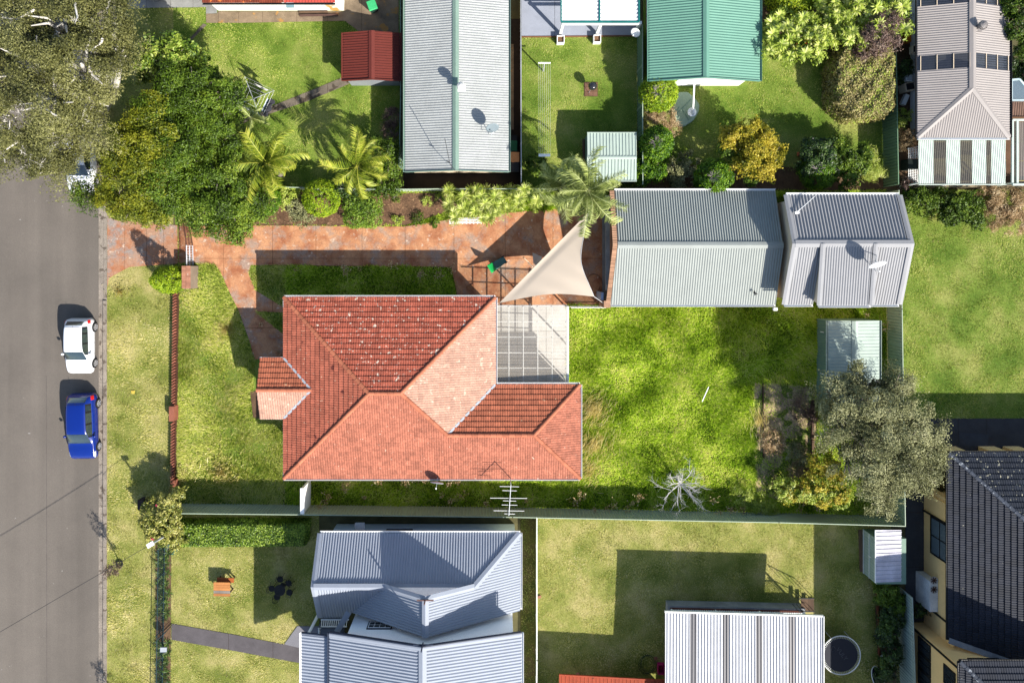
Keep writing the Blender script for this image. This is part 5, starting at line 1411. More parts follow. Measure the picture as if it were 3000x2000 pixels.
            for a5 in range(21): a_ = 2 * math.pi * a5 / 20; ring.append(c + Vector((o_ - sx * .006, math.cos(a_) * .2, math.sin(a_) * .2)))
            sp.tube(ring, .016, 4, cap=False)
            r_ = sp.build('rim', M_rim); r_.parent = w_
            ar = MB().lathe(c + Vector((sx * -.035, 0, .02)), [(.335, -.1), (.335, .118) if sx > 0 else (.335, .1)] if sx > 0 else [(.335, -.118), (.335, .1)], 24, 'x').build('wheel_arch', M_black); ar.parent = t
    o = MB().tube([(0.05, L / 2 - .55 * k, Ht * .985), (0.12, L / 2 - .42 * k, Ht * 1.0 + .14)], .008).build('aerial', M_black); o.parent = t
    gr_ = MB().frame((0, -L / 2 + .02, .42), Vector((1, 0, 0)), Vector((0, 1, 0)), Z, .32, .02, .07).build('grille', M_black); gr_.parent = t
    # seams of bonnet and tailgate
    for d_ in (.98, 3.28):
        i_ = idx(d_); o = MB().tube([Vector(P[i_, j]) + Z * .004 for j in (7, 8, 9, 10, 11, 12, 13)], .008, 4).build('panel_gap', M_black); o.parent = t
    for dy in (-.08, .05):
        o = MB().beam((-.3 + dy, -L / 2 + 1.02 * k, K[idx(1.02)][3] + .03), (.15 + dy, -L / 2 + 1.12 * k, K[idx(1.12)][3] + .035), .016, .012).build('wiper', M_black); o.parent = t
    return t
c = W(250, 1010); hatch('white five door hatchback parked at the kerb, nose towards the blue car', (W(251, 0).x, W(0, 1010).y), 0.0, 3.72, 1.66, 1.49, carpaint('white_car_paint', (.72, .73, .76, 1)))
hatch('bright blue hatchback parked behind the white hatchback at the kerb', (W(259, 0).x, W(0, 1242).y), math.radians(1.0), 4.42, 1.78, 1.47, carpaint('blue_car_paint', (.001, .014, .15, 1)))
hatch('white car almost hidden under the gum and yellow-green trees at the kerb', (W(255, 0).x, W(0, 478).y), 0.0, 4.1, 1.72, 1.48, MATS['white_car_paint'])
hatch('white car with dark wheels cut by the top edge on the grey drive', (W(520, 0).x, W(0, -36).y), math.radians(-90), 4.3, 1.75, 1.46, MATS['white_car_paint'])

# ================================================================== STREET AND GARDEN THINGS
# power pole with its service wires
pp = thing('service_pole', 'slim grey service pole with a long cap leaning over the flowering shrub', 'pole', W(512, 1552))
top = W(436, 1597, 4.35)
MB().tube([W(513, 1551, 0), W(505, 1556, .5)], .08, 10).build('base', M_galv, pp)
MB().tube([W(511, 1553, .1), top], [.065, .06], 10).build('pole', mat('pole_grey', (.5, .52, .55, 1), .4, metal=.2), pp)
MB().beam(W(450, 1589, 4.25), W(431, 1600, 4.4), .26, .1).build('lamp_head', M_white, pp)
def wire(label, a, b, sag, name='overhead_wire'):
    a = Vector(a); b = Vector(b); q = MB(); P_ = [a.lerp(b, i / 24) - Z * (sag * 4 * (i / 24) * (1 - i / 24)) for i in range(25)]
    o = q.tube(P_, .016, 5).build(name, M_dark, loc=a); tag(o, label, 'wire'); return o
wire('thin dark overhead wire crossing the road from the service pole', top, W(-900, 2380, 4.9), .5)
tr_ = thing('tree_guard', 'round black tyre ring around a thin street sapling on the verge', 'tyre ring', W(350, 1651))
P_ = [W(350, 1651, .1) + Vector((math.cos(a_ * math.pi / 10) * .21, math.sin(a_ * math.pi / 10) * .21, 0)) for a_ in range(21)]
MB().tube(P_, .045, 8, cap=False).build('tyre', M_tyre, tr_, smooth=True)
o = MB().box(W(419, 1474, .35), (.42, .68, .7)).build('meter_pillar', mat('slate_box', C(72, 62, 62, .6), .8, var=.3), loc=W(419, 1474, 0)); tag(o, 'dark square pillar box standing on the verge beside the flowering shrub', 'pillar')
bm = bmesh.new(); bm.from_mesh(o.data); bmesh.ops.bevel(bm, geom=bm.edges[:], offset=.04, segments=2, affect='EDGES'); bm.to_mesh(o.data); bm.free()
lb = thing('letter_box', 'blue-grey letter box fixed on the dark wire fence', 'letter box', W(482, 1902))
MB().box(W(479, 1902, 1.05), (.38, .26, .22)).build('box', mat('letterbox_blue', C(96, 112, 128, .5), .5), lb); MB().box(W(479, 1902, 1.17), (.42, .3, .03)).build('lid', M_galv, lb); MB().beam(W(482, 1902, 0), W(481, 1902, .95), .05, .05).build('post', M_iron, lb)
# bins
def bin_(label, px, py, rot, body, lid, h=1.0, lying=False):
    p = W(px, py); t = thing('wheelie_bin', label, 'bin', p, rot)
    def add(name, V, F, m, par=None):
        me = bpy.data.meshes.new(name); me.from_pydata(V, [], F)
        b_ = bmesh.new(); b_.from_mesh(me); bmesh.ops.recalc_face_normals(b_, faces=b_.faces)
        bmesh.ops.bevel(b_, geom=b_.edges[:], offset=.018, segments=1, affect='EDGES'); b_.to_mesh(me); b_.free(); me.materials.append(m)
        o = bpy.data.objects.new(name, me); link(o, par or t); return o
    def fr(x, y0, y1, z0, X, Y0, Y1, z1): return [(-x, y0, z0), (x, y0, z0), (x, y1, z0), (-x, y1, z0), (-X, Y0, z1), (X, Y0, z1), (X, Y1, z1), (-X, Y1, z1)]
    F = [(0, 1, 2, 3), (4, 5, 6, 7), (0, 1, 5, 4), (1, 2, 6, 5), (2, 3, 7, 6), (3, 0, 4, 7)]
    add('body', fr(.22, -.2, .22, .05, .29, -.34, .3, h - .06), F, body)
    l_ = add('lid', fr(.31, -.38, .34, h - .055, .28, -.34, .28, h + .03), F, lid)
    for s_ in (-1, 1):
        w = MB().lathe((s_ * .24, .27, .1), [(.1, -.03), (.1, .03)], 14, 'x').build('wheel', M_tyre); w.parent = t
    hd = MB().beam((-.22, .39, h - .03), (.22, .39, h - .03), .035, .035).build('handle', body); hd.parent = t
    if lying:
        t.rotation_euler = (math.radians(90), 0, rot); t.location.z = .31
        a_ = math.radians(-150); y_, z_ = .36, h - .05; l_.rotation_euler = (a_, 0, 0); l_.location = (0, y_ - (y_ * math.cos(a_) - z_ * math.sin(a_)), z_ - (y_ * math.sin(a_) + z_ * math.cos(a_)))
    return t
M_bing = mat('bin_green', C(40, 70, 62, .6), .5); M_lidg = mat('bin_lid_green', C(70, 190, 120, .62), .45)
bin_('wheelie bin with a bright green lid beside the rust stained white house', 1097, 30, math.radians(20), M_bing, M_lidg)
bin_('black wheelie bin with an orange lid in the service alley', 1508, 466, 0, M_black, mat('bin_lid_orange', C(214, 150, 96, .6), .6))
bin_('all black wheelie bin next to the orange lidded bin', 1508, 494, 0, M_black, M_black)
b_ = bin_('grey-green wheelie bin lying on its side on the orange driveway, lid open', 1482, 758, math.radians(-58), mat('bin_sage', C(86, 120, 112, .6), .5), mat('bin_lid_bright', C(40, 200, 100, .6), .45), lying=True)
# clothes line
cl = thing('clothes_line', 'white two post clothes line with seven wires over the fenced lawn', 'clothes line', W(1595, 320))
za = 1.75
MB().beam(W(1577, 185, za), W(1613, 185, za), .07, .06).build('crossbar', M_white, cl); MB().beam(W(1578, 455, za), W(1612, 455, za), .18, .05).build('crossbar', M_white, cl)
MB().beam(W(1592, 187 + 22, 0), W(1592 + 3, 187, za), .07, .07, up=(0, 1, 0)).build('post', M_galv, cl); MB().beam(W(1591, 467, 0), W(1596, 456, za), .07, .07, up=(0, 1, 0)).build('post', M_galv, cl)
for k in range(7):
    x_ = 1578.5 + k * 5.6; MB().tube([W(x_, 187, za + .03), W(x_ + .2, 320, za - .05), W(x_ + .3, 454, za + .03)], .0035, 4).build('line', M_white, cl)
# hills hoist with washing on the neighbour lawn
hh_ = thing('rotary_clothes_hoist', 'rotary clothes hoist hung with washing beside the dark green trees', 'clothes hoist', W(752, 300))
hc = W(742, 290, 2.0); MB().tube([W(756, 306, 0), hc], .03, 8).build('mast', M_galv, hh_)
cor = []
for k in range(4):
    a_ = math.radians(20 + 90 * k); e = hc + Vector((math.cos(a_) * 1.5, math.sin(a_) * 1.5, .12)); cor.append(e); MB().tube([hc, e], .018, 5).build('arm', M_galv, hh_)
for f in (.4, .6, .8, 1.0):
    for k in range(4): MB().tube([hc.lerp(cor[k], f), hc.lerp(cor[(k + 1) % 4], f)], .005, 3).build('line', M_white, hh_)
rg = random.Random(8)
for k, (f, c_) in enumerate(((.9, 0), (.8, 3), (1.0, 3), (.7, 2), (.95, 2), (.6, 0))):
    A_ = hc.lerp(cor[c_], f).lerp(hc.lerp(cor[(c_ + 1) % 4], f), .2); B_ = hc.lerp(cor[c_], f).lerp(hc.lerp(cor[(c_ + 1) % 4], f), .75)
    V = []; F = []; n_ = 8; d_ = (B_ - A_).normalized(); s_ = d_.cross(Z)
    for j in range(5):
        for i in range(n_ + 1): V.append(A_.lerp(B_, i / n_) - Z * (j * .2) + s_ * (.04 * math.sin(i * 1.7 + k) * j * .5))
    for j in range(4):
        for i in range(n_): F.append((j * (n_ + 1) + i, j * (n_ + 1) + i + 1, (j + 1) * (n_ + 1) + i + 1, (j + 1) * (n_ + 1) + i))
    cc = ['white_washing', 'pale_blue_washing', 'dark_washing'][k % 3]
    o = MB().add(V, F).build('washing', mat(cc, [(.7, .7, .7, 1), (.5, .58, .7, 1), (.03, .03, .04, 1)][k % 3], .8), smooth=True, loc=A_)
    tag(o, ['white sheet pegged on the rotary hoist', 'pale blue shirt pegged on the rotary hoist', 'black towel pegged on the rotary hoist', 'second white cloth hanging low on the rotary hoist', 'pale blue cloth on the inner lines of the rotary hoist', 'dark cloth pegged near the mast of the rotary hoist'][k], 'washing', 'washing on the rotary hoist')
# fire pit on pavers
fp = thing('kettle_barbecue', 'black kettle barbecue with a shiny lid on a square of brown pavers', 'barbecue', W(1730, 262))
k0 = W(1731, 262); MB().lathe(k0, [(.03, .62), (.2, .66), (.28, .8), (.29, .9)], 20).build('bowl', M_black, fp, smooth=True)
MB().lathe(k0, [(.295, .905), (.27, 1.0), (.16, 1.1), (.02, 1.13)], 20).build('lid', mat('shiny_black_enamel', (.02, .02, .022, 1), .12, coat=1), fp, smooth=True)
for a_ in range(3): q_ = 2.1 * a_; MB().tube([k0 + Vector((math.cos(q_) * .15, math.sin(q_) * .15, .68)), k0 + Vector((math.cos(q_) * .3, math.sin(q_) * .3, .05))], .015, 5).build('leg', M_galv, fp)
M_pav = mat('brown_paver', C(140, 104, 84, .55), .85, var=.2, attr=.2)
pvp = None
for i in range(3):
    for j in range(3):
        c = W(1719 + i * 12.3, 249 + j * 13, .03); o = MB().box(c, (.27, .28, .05)).build('paver', M_pav, pvp) if pvp is not None else None
        if o is None: pvp = MB().box(W(1731, 262, .015), (.95, .98, .02)).build('paver_bed', M_soil); pvp['kind'] = 'structure'; MB().box(c, (.27, .28, .05)).build('paver', M_pav, pvp)
# planters
for (px, py, lb_) in ((1641, 122, 'white square planter box beside the west post of the white patio roof'), (1747, 120, 'white square planter box beside the middle post of the white patio roof')):
    t = thing('planter_box', lb_, 'planter', W(px, py)); c = W(px, py)
    for (dx, dy, sx, sy) in ((-.23, 0, .04, .5), (.23, 0, .04, .5), (0, .23, .419, .04), (0, -.23, .419, .04)): MB().box(c + Vector((dx, dy, .25)), (sx, sy, .5)).build('side', M_white, t)
    MB().box(c + Z * .2, (.41, .41, .36)).build('soil', M_mulch, t)
dish('satellite_dish', 'small white oval satellite dish beside the east post of the white patio roof', W(1862, 95, 2.1), (-.5, -.7, .5), .33, M_white, W(1868, 108, 1.6))
# green pad, table, pipe
M_padg = mat('pale_green_pad', C(176, 200, 172, .56), .6, var=.06)
pts = [(1985, 273), (2012, 272), (2032, 290), (2046, 308), (2044, 330), (2028, 356), (2004, 372), (1986, 374), (1972, 352), (1966, 320), (1970, 292)]
o = MB().prism([W2(*p) for p in pts], 0.0, .3).build('sandpit_cover', M_padg, loc=W(2000, 320)); tag(o, 'pale green rounded hard cover lying on the grass below the green roofed house', 'pond cover')
bm = bmesh.new(); bm.from_mesh(o.data); bmesh.ops.bevel(bm, geom=[e for e in bm.edges], offset=.06, segments=2, affect='EDGES'); bm.to_mesh(o.data); bm.free()
for k, (a_, b_2) in enumerate((((1975, 340), (2025, 290)), ((1972, 345), (1990, 312)), ((2000, 322), (2018, 352)))):
    MB().beam(W(*a_, .31), W(*b_2, .31), .04, .03).build('seam', M_mintw, o)
rt = thing('round_table', 'small white round table at the foot of the white pipe', 'table', W(2019, 335)); c = W(2019, 335)
MB().lathe(c + Z * .66, [(.28, 0), (.3, .015), (.3, .03), (.28, .04)], 22).build('table_top', M_white, rt); MB().lathe(c + Z * .32, [(.12, 0), (.03, .03), (.03, .33)], 10).build('stem', M_white, rt)
for a_ in range(4): MB().beam(c + Z * .71, c + Vector((math.cos(a_ * 1.57 + .4) * .26, math.sin(a_ * 1.57 + .4) * .26, .71)), .015, .01).build('rib', M_galv, rt)
wpz = thing('flag_pole', 'white slim pole reaching from the green roofed house gable to the round table', 'pole', W(2032, 334)); MB().beam(W(2030, 332, 1.0), W(2034, 238, 2.9), .09, .09).build('shaft', M_white, wpz); MB().box(W(2030, 333, .65), (.12, .12, .7)).build('foot', M_white, wpz)
# sail shade
sl = thing('shade_sail', 'beige triangular shade sail stretched over the orange driveway', 'shade sail', W(1650, 790))
A_, B_, D_ = W(1724, 622, 2.3), W(1462, 888, 2.5), W(1741, 869, 2.6)
nn_ = 26; V = []; F = []; ix = {}
for i in range(nn_ + 1):
    for j in range(nn_ + 1 - i):
        u, v = i / nn_, j / nn_; w = 1 - u - v
        p = A_ * w + B_ * u + D_ * v
        cen = (A_ + B_ + D_) / 3
        # concave edges: pull towards the centre between corners
        pull = 0.36 * (u * v * 4 * (1 - w) ** 2) + 0.62 * (w * v * 4 * (1 - u) ** 2) * 1.0 + 0.0 * (w * u)
        p = p + (cen - p) * min(.5, pull * .55)
        fold = math.exp(-((v - .055) / .03) ** 2) * .10 * (4 * u * w + .1)
        p.z += -fold + .30 * (u * v + w * v) + .02 * math.sin(18 * (u - w) + 4 * v) * v * 2 - .12 * u * w * 4
        ix[(i, j)] = len(V); V.append(p)
for i in range(nn_):
    for j in range(nn_ - i):
        F.append((ix[(i, j)], ix[(i + 1, j)], ix[(i, j + 1)]))
        if i + j < nn_ - 1: F.append((ix[(i + 1, j)], ix[(i + 1, j + 1)], ix[(i, j + 1)]))
m, t_, out = _new('sail_cloth'); d1 = N(t_, 'ShaderNodeBsdfDiffuse'); tl = N(t_, 'ShaderNodeBsdfTranslucent'); ms = N(t_, 'ShaderNodeMixShader'); ms.inputs[0].default_value = .12
for x in (d1, tl): x.inputs[0].default_value = C(228, 212, 192, .62)
t_.links.new(d1.outputs[0], ms.inputs[1]); t_.links.new(tl.outputs[0], ms.inputs[2]); t_.links.new(ms.outputs[0], out.inputs[0])
MB().add(V, F).build('sail', m, sl, smooth=True)
MB().tube([V[ix[(0, i)]] + Z * .01 for i in range(nn_ + 1)], .012, 4).build('edge_rope', M_white, sl)
MB().tube([B_, W(1449, 892, 2.75)], .012, 4).build('rope', M_white, sl); MB().tube([D_, W(1771, 890, 2.3)], .012, 4).build('rope', M_white, sl); MB().tube([A_, W(1732, 596, 2.6)], .012, 4).build('rope', M_white, sl)
s2 = thing('canvas_sheet', 'crumpled beige canvas hanging under the long edge of the shade sail', 'canvas', W(1575, 762))
V = []; F = []; P4_ = [W(1560, 740, 1.1), W(1588, 752, 1.6), W(1582, 788, 1.4), W(1562, 770, .9)]
for i in range(7):
    for j in range(7):
        u, v = i / 6, j / 6; p = (P4_[0] * (1 - u) + P4_[1] * u) * (1 - v) + (P4_[3] * (1 - u) + P4_[2] * u) * v; p = p + Z * (.12 * math.sin(u * 7 + v * 3)); V.append(p)
for i in range(6):
    for j in range(6): F.append((i * 7 + j, i * 7 + j + 1, (i + 1) * 7 + j + 1, (i + 1) * 7 + j))
MB().add(V, F).build('cloth', m, s2, smooth=True)
o = MB().tube([W(1536, 756, .1), W(1548, 768, .12), W(1560, 782, .3)], .03, 6).build('bent_pipe', M_cream, loc=W(1548, 768)); tag(o, 'short bent cream pipe lying by the long edge of the shade sail', 'pipe')
# lattice bench and low items along the driveway
lb2 = thing('white_lattice_trellis', 'white lattice trellis lying between yellow-green spiky plants and the driveway', 'trellis', W(1375, 648))
for k in range(4): MB().beam(W(1316, 641 + k * 4.5, .35 + k * .02), W(1411, 639 + k * 4.5, .35 + k * .02), .05, .03).build('slat', M_white, lb2)
for k in range(9): MB().beam(W(1322 + k * 11, 639, .33), W(1322 + k * 11, 656, .39), .045, .03).build('slat', M_white, lb2)
# AC unit of the yellow house
ac = thing('air_conditioner', 'large white air conditioner with two round fans beside the yellow wall', 'air conditioner', W(2695, 1712))
p0 = W(2682, 1671); p1 = W(2705, 1757)
MB().prism([(p0.x, p0.y), (p1.x, p0.y), (p1.x, p1.y), (p0.x, p1.y)], .02, 1.55).build('casing', mat('ac_white', (.62, .62, .62, 1), .5), ac)
for py in (1699, 1726):
    c = W(2719, py, 1.56); c.x = W(2719, 0, 1.56).x
    c = Vector(((p0.x + p1.x) / 2, W(0, py, 1.56).y, 1.555))
    f_ = MB().lathe(c, [(.25, 0), (.26, .03), (.23, .03), (.22, .005)], 20).build('fan_guard', M_galv, ac)
    bl = MB()
    for k in range(7): a_ = k * .9; bl.beam(c + Z * .02, c + Vector((math.cos(a_) * .22, math.sin(a_) * .22, .02)), .07, .008)
    o = bl.build('fan_blade', mat('brown_fan', C(110, 80, 70), .6)); o.parent = f_; 
    o.data.transform(Matrix.Translation(-ac.location))
# deck house odds
cr = thing('pink_crate', 'open pink plastic crate on the grass beside the white roofed deck', 'crate', W(1935, 1952)); M_pink = mat('pink_plastic', C(196, 40, 110, .6), .5)
c = W(1934, 1952); 
for (dx, dy, sx, sy) in ((-.2, 0, .03, .66), (.2, 0, .03, .66), (0, .32, .369, .03), (0, -.32, .369, .03)): MB().box(c + Vector((dx, dy, .18)), (sx, sy, .34)).build('side', M_pink, cr)
MB().box(c + Z * .02, (.36, .6, .02)).build('bottom', M_pink, cr)
def coil(label, px, py, r, m, n=3, seed=1, name='garden_hose'):
    rr = random.Random(seed); P_ = []
    for i in range(n * 18): a_ = i * math.pi / 9; q_ = r * (1 + .18 * math.sin(i * .37 + seed)); P_.append(W(px, py, .03 + .012 * (i // 18)) + Vector((math.cos(a_) * q_ + .1 * math.sin(i * .11), math.sin(a_) * q_ * 1.2, 0)))
    o = MB().tube(P_, .014, 5).build(name, m, loc=W(px, py)); tag(o, label, 'hose')
coil('dark hose loosely coiled on the shaded grass by the white roofed deck', 1893, 1945, .5, mat('hose_dark', C(70, 84, 60), .6))
coil('pale green hose coiled at the end of the hedge beside the front fence', 500, 1606, .3, mat('hose_green', C(120, 180, 160), .5), seed=2)
coil('black hose looped on the shaded patio between shade sail and garage', 1742, 830, .55, M_black, 2, 4)
for (px, py, lb_) in ((1921, 1927, 'single pale brick on the grass above the pink crate'), (1693, 1973, 'single pale brick at the edge of the rust orange roof'), (1580, 1747, 'pale stone beside the white topped fence')):
    o = MB().box(W(px, py, .05), (.24, .16, .1), .3).build('loose_brick', M_pinkb, loc=W(px, py)); tag(o, lb_, 'brick')
o = MB().beam(W(2057, 1176, .3), W(2076, 1133, .35), .05, .05).build('white_stake', M_white, loc=W(2066, 1155)); tag(o, 'white plastic stake lying in the long grass', 'stake')
o = MB().prism([W2(385, 1143), W2(396, 1143), W2(395, 1153), W2(386, 1152)], .03, .06).build('yellow_tag', mat('yellow_card', C(236, 206, 90, .55), .7), loc=W(390, 1148)); tag(o, 'small yellow card lying on the verge grass', 'card')
for (a_, b_2, lb_) in (((876, 37), (960, 35), 'weathered timber plank against the white house wall'), ((878, 46), (990, 44), 'dark steel channel lying along the old concrete path')):
    o = MB().beam(W(*a_, .12), W(*b_2, .12), .12, .1).build('plank', M_wood if 'timber' in lb_ else mat('brown_channel', C(110, 84, 76), .6), loc=W(*a_)); tag(o, lb_, 'plank')
# garden bed edging and back fence strip
o = MB().beam(W(2235, 1122, .1), W(2237, 1340, .1), .05, .2).build('bed_edging', M_wood); o['kind'] = 'structure'
for k in range(5):
    o = MB().beam(W(2381, 1172 + k * 58, .13), W(2379, 1226 + k * 58, .13), .16, .24).build('sleeper', M_wood, loc=W(2380, 1200 + k * 58)); tag(o, ['timber sleeper next to the corner of the mint green shed', 'second timber sleeper from the mint green shed', 'middle timber sleeper of the weedy bed edge', 'timber sleeper above the one touching the orange and yellow bush', 'timber sleeper touching the orange and yellow bush'][k], 'sleeper', 'sleepers edging the weedy bed')
o = MB().beam(W(2566, 1710, .07), W(2576, 1850, .07), .1, .14).build('red_edging', mat('red_edging', C(150, 84, 60), .8), loc=W(2570, 1780)); tag(o, 'red-brown edging of the dark shrub bed below the small white roofed shed', 'edging')
o = MB().beam(W(2577, 1856, .07), W(2575, 1920, .07), .1, .14).build('red_edging', MATS['red_edging'], loc=W(2576, 1880)); tag(o, 'short red-brown edging between the two white garden statues', 'edging')
for (px, py, lb_) in ((2583, 1818, 'white bird ornament in front of the dark shrubs, nearer the shed'), (2583, 1921, 'white bird ornament in front of the dark shrubs, nearer the trampoline')):
    t = thing('garden_ornament', lb_, 'ornament', W(px, py)); c = W(px, py); MB().lathe(c, [(.1, 0), (.12, .06), (.09, .1)], 12).build('base', M_white, t)
    MB().lathe(c + Z * .1, [(.03, 0), (.1, .06), (.11, .14), (.05, .22)], 12).build('body', M_white, t, smooth=True); MB().tube([c + Z * .28, c + Vector((.02, .1, .42)), c + Vector((.03, .16, .4))], [.04, .03, .015], 7).build('neck', M_white, t, smooth=True)
    for s_ in (-1, 1): MB().beam(c + Vector((s_ * .06, 0, .24)), c + Vector((s_ * .17, -.12, .26)), .1, .03).build('wing', M_white, t)
# trampoline with its printed name
tp = thing('trampoline', 'large round black trampoline beside the white roofed deck', 'trampoline', W(2457, 1898))
zc_ = .85; c = Vector((W(2464, 0, zc_).x, W(0, 1918, zc_).y, zc_)); rad = 1.29
M_mat = mat('trampoline_mat', (.015, .017, .024, 1), .75, var=.1)
MB().lathe(c - Z * .02, [(rad - .17, 0), (rad - .17, .012)], 48).build('mat', M_mat, tp)
P_ = [c + Vector((math.cos(i * math.pi / 32) * rad, math.sin(i * math.pi / 32) * rad, 0)) for i in range(65)]
MB().tube(P_, .035, 7, cap=False).build('frame', M_white2, tp, smooth=True)
for i in range(64):
    a_ = i * math.pi / 32 + .02; MB().beam(c + Vector((math.cos(a_) * (rad - .175), math.sin(a_) * (rad - .175), 0)), c + Vector((math.cos(a_) * (rad - .02), math.sin(a_) * (rad - .02), 0)), .018, .012).build('spring', M_galv, tp)
for i in range(6): a_ = i * math.pi / 3; e = c + Vector((math.cos(a_) * rad, math.sin(a_) * rad, 0)); MB().tube([e, e - Z * .84], .025, 6).build('leg', M_galv, tp)
M_print = mat('grey_print', (.05, .054, .065, 1), .8)
cu = bpy.data.curves.new('lettering', 'FONT'); cu.body = 'VULY'; cu.size = .42; cu.align_x = 'CENTER'; cu.extrude = .001; cu.materials.append(M_print)
tmp_ = bpy.data.objects.new('tmp', cu); COL.objects.link(tmp_); bpy.context.view_layer.update()
lm_ = bpy.data.meshes.new_from_object(tmp_.evaluated_get(bpy.context.evaluated_depsgraph_get())); bpy.data.objects.remove(tmp_)
o = bpy.data.objects.new('lettering', lm_); o.location = W(2462, 1918, zc_) - tp.location + Z * .003; o.rotation_euler = (0, 0, math.radians(-52)); link(o, tp)
P_ = [W(2440, 1900, zc_ + .004) + Vector((math.cos(i * .45) * (.16 - .004 * i), math.sin(i * .45) * (.2 - .004 * i), 0)) for i in range(14)]
MB().tube(P_, .018, 4).build('logo', M_print, tp)
t2 = thing('small_trampoline', 'tilted small round trampoline rim beside the dark shrub bed at the bottom', 'trampoline', W(2585, 1972))
c = W(2572, 1985, .6); ax = Vector((.35, -.9, .1)).normalized(); ay = Vector((.8, .25, -.45)).normalized()
P_ = [c + ax * (math.cos(i * math.pi / 18) * .75) + ay * (math.sin(i * math.pi / 18) * .5) for i in range(37)]
MB().tube(P_, .03, 6, cap=False).build('frame', M_white2, t2); MB().add([c + (p - c) * .93 for p in P_[:-1]], [tuple(range(36))]).build('mat', M_mat, t2)
# outdoor table with five cast chairs
def cast_chair(lb_, px, py, rot):
    t = thing('garden_chair', lb_, 'chair', W(px, py), rot, 'cast iron chairs round the black garden table')
    def put(q, nm): o = q.build(nm, M_black); o.parent = t
    put(MB().lathe((0, 0, .43), [(.2, 0), (.22, .012), (.2, .025)], 14), 'seat')
    for (sx, sy) in ((1, 1), (-1, 1), (1, -1), (-1, -1)): put(MB().tube([(sx * .13, sy * .13, .43), (sx * .2, sy * .2, 0)], .016, 5), 'leg')
    b = MB(); P_ = [(math.cos(a_) * .21, .17 + .05 * math.sin(a_), .43 + .45 * math.sin(a_)) for a_ in [math.pi * i / 10 for i in range(11)]]; b.tube(P_, .016, 5)
    for i in (2, 4, 5, 6, 8): b.tube([(P_[i][0] * .8, .17, .44), P_[i]], .01, 4)
    put(b, 'backrest')
    for s_ in (-1, 1): put(MB().tube([(s_ * .2, .17, .62), (s_ * .25, 0, .66), (s_ * .2, -.12, .6), (s_ * .18, -.12, .44)], .014, 5), 'armrest')
tcx, tcy = 829, 1714
t = thing('garden_table', 'round black cast iron table on the shaded lawn by the blue-grey house', 'table', W(tcx, tcy)); c = W(tcx, tcy)
MB().lathe(c + Z * .68, [(.36, 0), (.38, .012), (.36, .025)], 26).build('table_top', M_black, t); MB().lathe(c, [(.22, 0), (.05, .1), (.04, .6), (.1, .67)], 10).build('pedestal', M_black, t)
for r_ in (.12, .22, .32): MB().tube([c + Z * .71 + Vector((math.cos(i * .35) * r_, math.sin(i * .35) * r_, 0)) for i in range(19)], .01, 4).build('ring', M_dark, t)
for k, (deg, lb_) in enumerate(((95, 'top'), (35, 'upper right'), (-25, 'right'), (-115, 'lower left'), (180, 'left'))):
    a_ = math.radians(deg); r_ = 27
    cast_chair(['black cast chair on the hedge side of the round table', 'black cast chair between hedge side and house side of the table', 'black cast chair facing the blue-grey house wall', 'black cast chair on the garden path side of the table', 'black cast chair on the bench side of the round table'][k],
               tcx + math.cos(a_) * r_, tcy - math.sin(a_) * r_, a_ - math.pi / 2)
# timber bench set
bs = thing('timber_bench_table', 'weathered timber picnic table with an orange bench on the dry lawn', 'picnic table', W(657, 1722))
M_orw = mat('orange_timber', C(206, 138, 80, .58), .7, var=.2, attr=.2); M_grw = mat('silvered_timber', C(160, 152, 142, .55), .8, var=.25)
for k in range(5):
    MB().beam(W(626, 1708 + k * 8.2, .72), W(674, 1709 + k * 8.2, .72), .175, .04).build('plank', M_grw if k in (3,) else M_orw, bs)
MB().beam(W(636, 1697, .45), W(685, 1699, .45), .3, .045).build('seat', mat('dark_orange_timber', C(184, 100, 50, .55), .6), bs)
for (px, py, zz) in ((631, 1710, .7), (671, 1710, .7), (631, 1738, .7), (671, 1738, .7), (640, 1696, .43), (681, 1698, .43)):
    q_ = W(px, py, zz); MB().beam(Vector((q_.x, q_.y, 0)), Vector((q_.x, q_.y, zz - .03)), .08, .08, up=(0, 1, 0)).build('leg', M_wood, bs)
# items beside the grey hipped house
def boxy(name, label, cat, px, py, sz, m, z0=0, rot=0, lid=None):
    t = thing(name, label, cat, W(px, py), rot); c = W(px, py, 0) + Z * (z0 + sz[2] / 2)
    o = MB().box((0, 0, z0 + sz[2] / 2), sz).build('casing', m); o.parent = t
    bm = bmesh.new(); bm.from_mesh(o.data); bmesh.ops.bevel(bm, geom=bm.edges[:], offset=.02, segments=2, affect='EDGES'); bm.to_mesh(o.data); bm.free()
    if lid:
        o = MB().box((0, 0, z0 + sz[2] + .012), (sz[0] * .8, sz[1] * .8, .02)).build('cover', lid); o.parent = t
    return t
boxy('wall_air_conditioner', 'cream air conditioner box on the white wall beside the upper small window', 'air conditioner', 2648, 163, (.5, .5, .4), M_cream, 1.0, lid=M_dark)
boxy('wall_frame', 'white framed panel standing against the white wall above the cooler', 'panel', 2644, 238, (.42, .42, .8), M_white, 0, lid=M_galv)
boxy('evaporative_cooler', 'cream cooler with a round dark opening beside the white wall', 'cooler', 2646, 262, (.65, .55, .8), M_cream, 0, .2, lid=M_black)
boxy('leaning_board', 'narrow white board leaning beside the timber walk', 'board', 2645, 295, (.3, .75, .35), M_white, 0, -.4)
boxy('compost_bin', 'dark square bin behind the white lattice screen', 'bin', 2652, 486, (.7, .7, .9), mat('bin_charcoal', C(54, 64, 60, .6), .6))
ls = thing('lattice_screen', 'white lattice screen lying beside the mint verandah', 'screen', W(2672, 482)); a = W(2659, 440); 
for k in range(14):
    MB().beam(W(2660, 436 + k * 7.4, .8), W(2688, 430 + k * 7.4, .8), .035, .02).build('slat', M_white, ls)
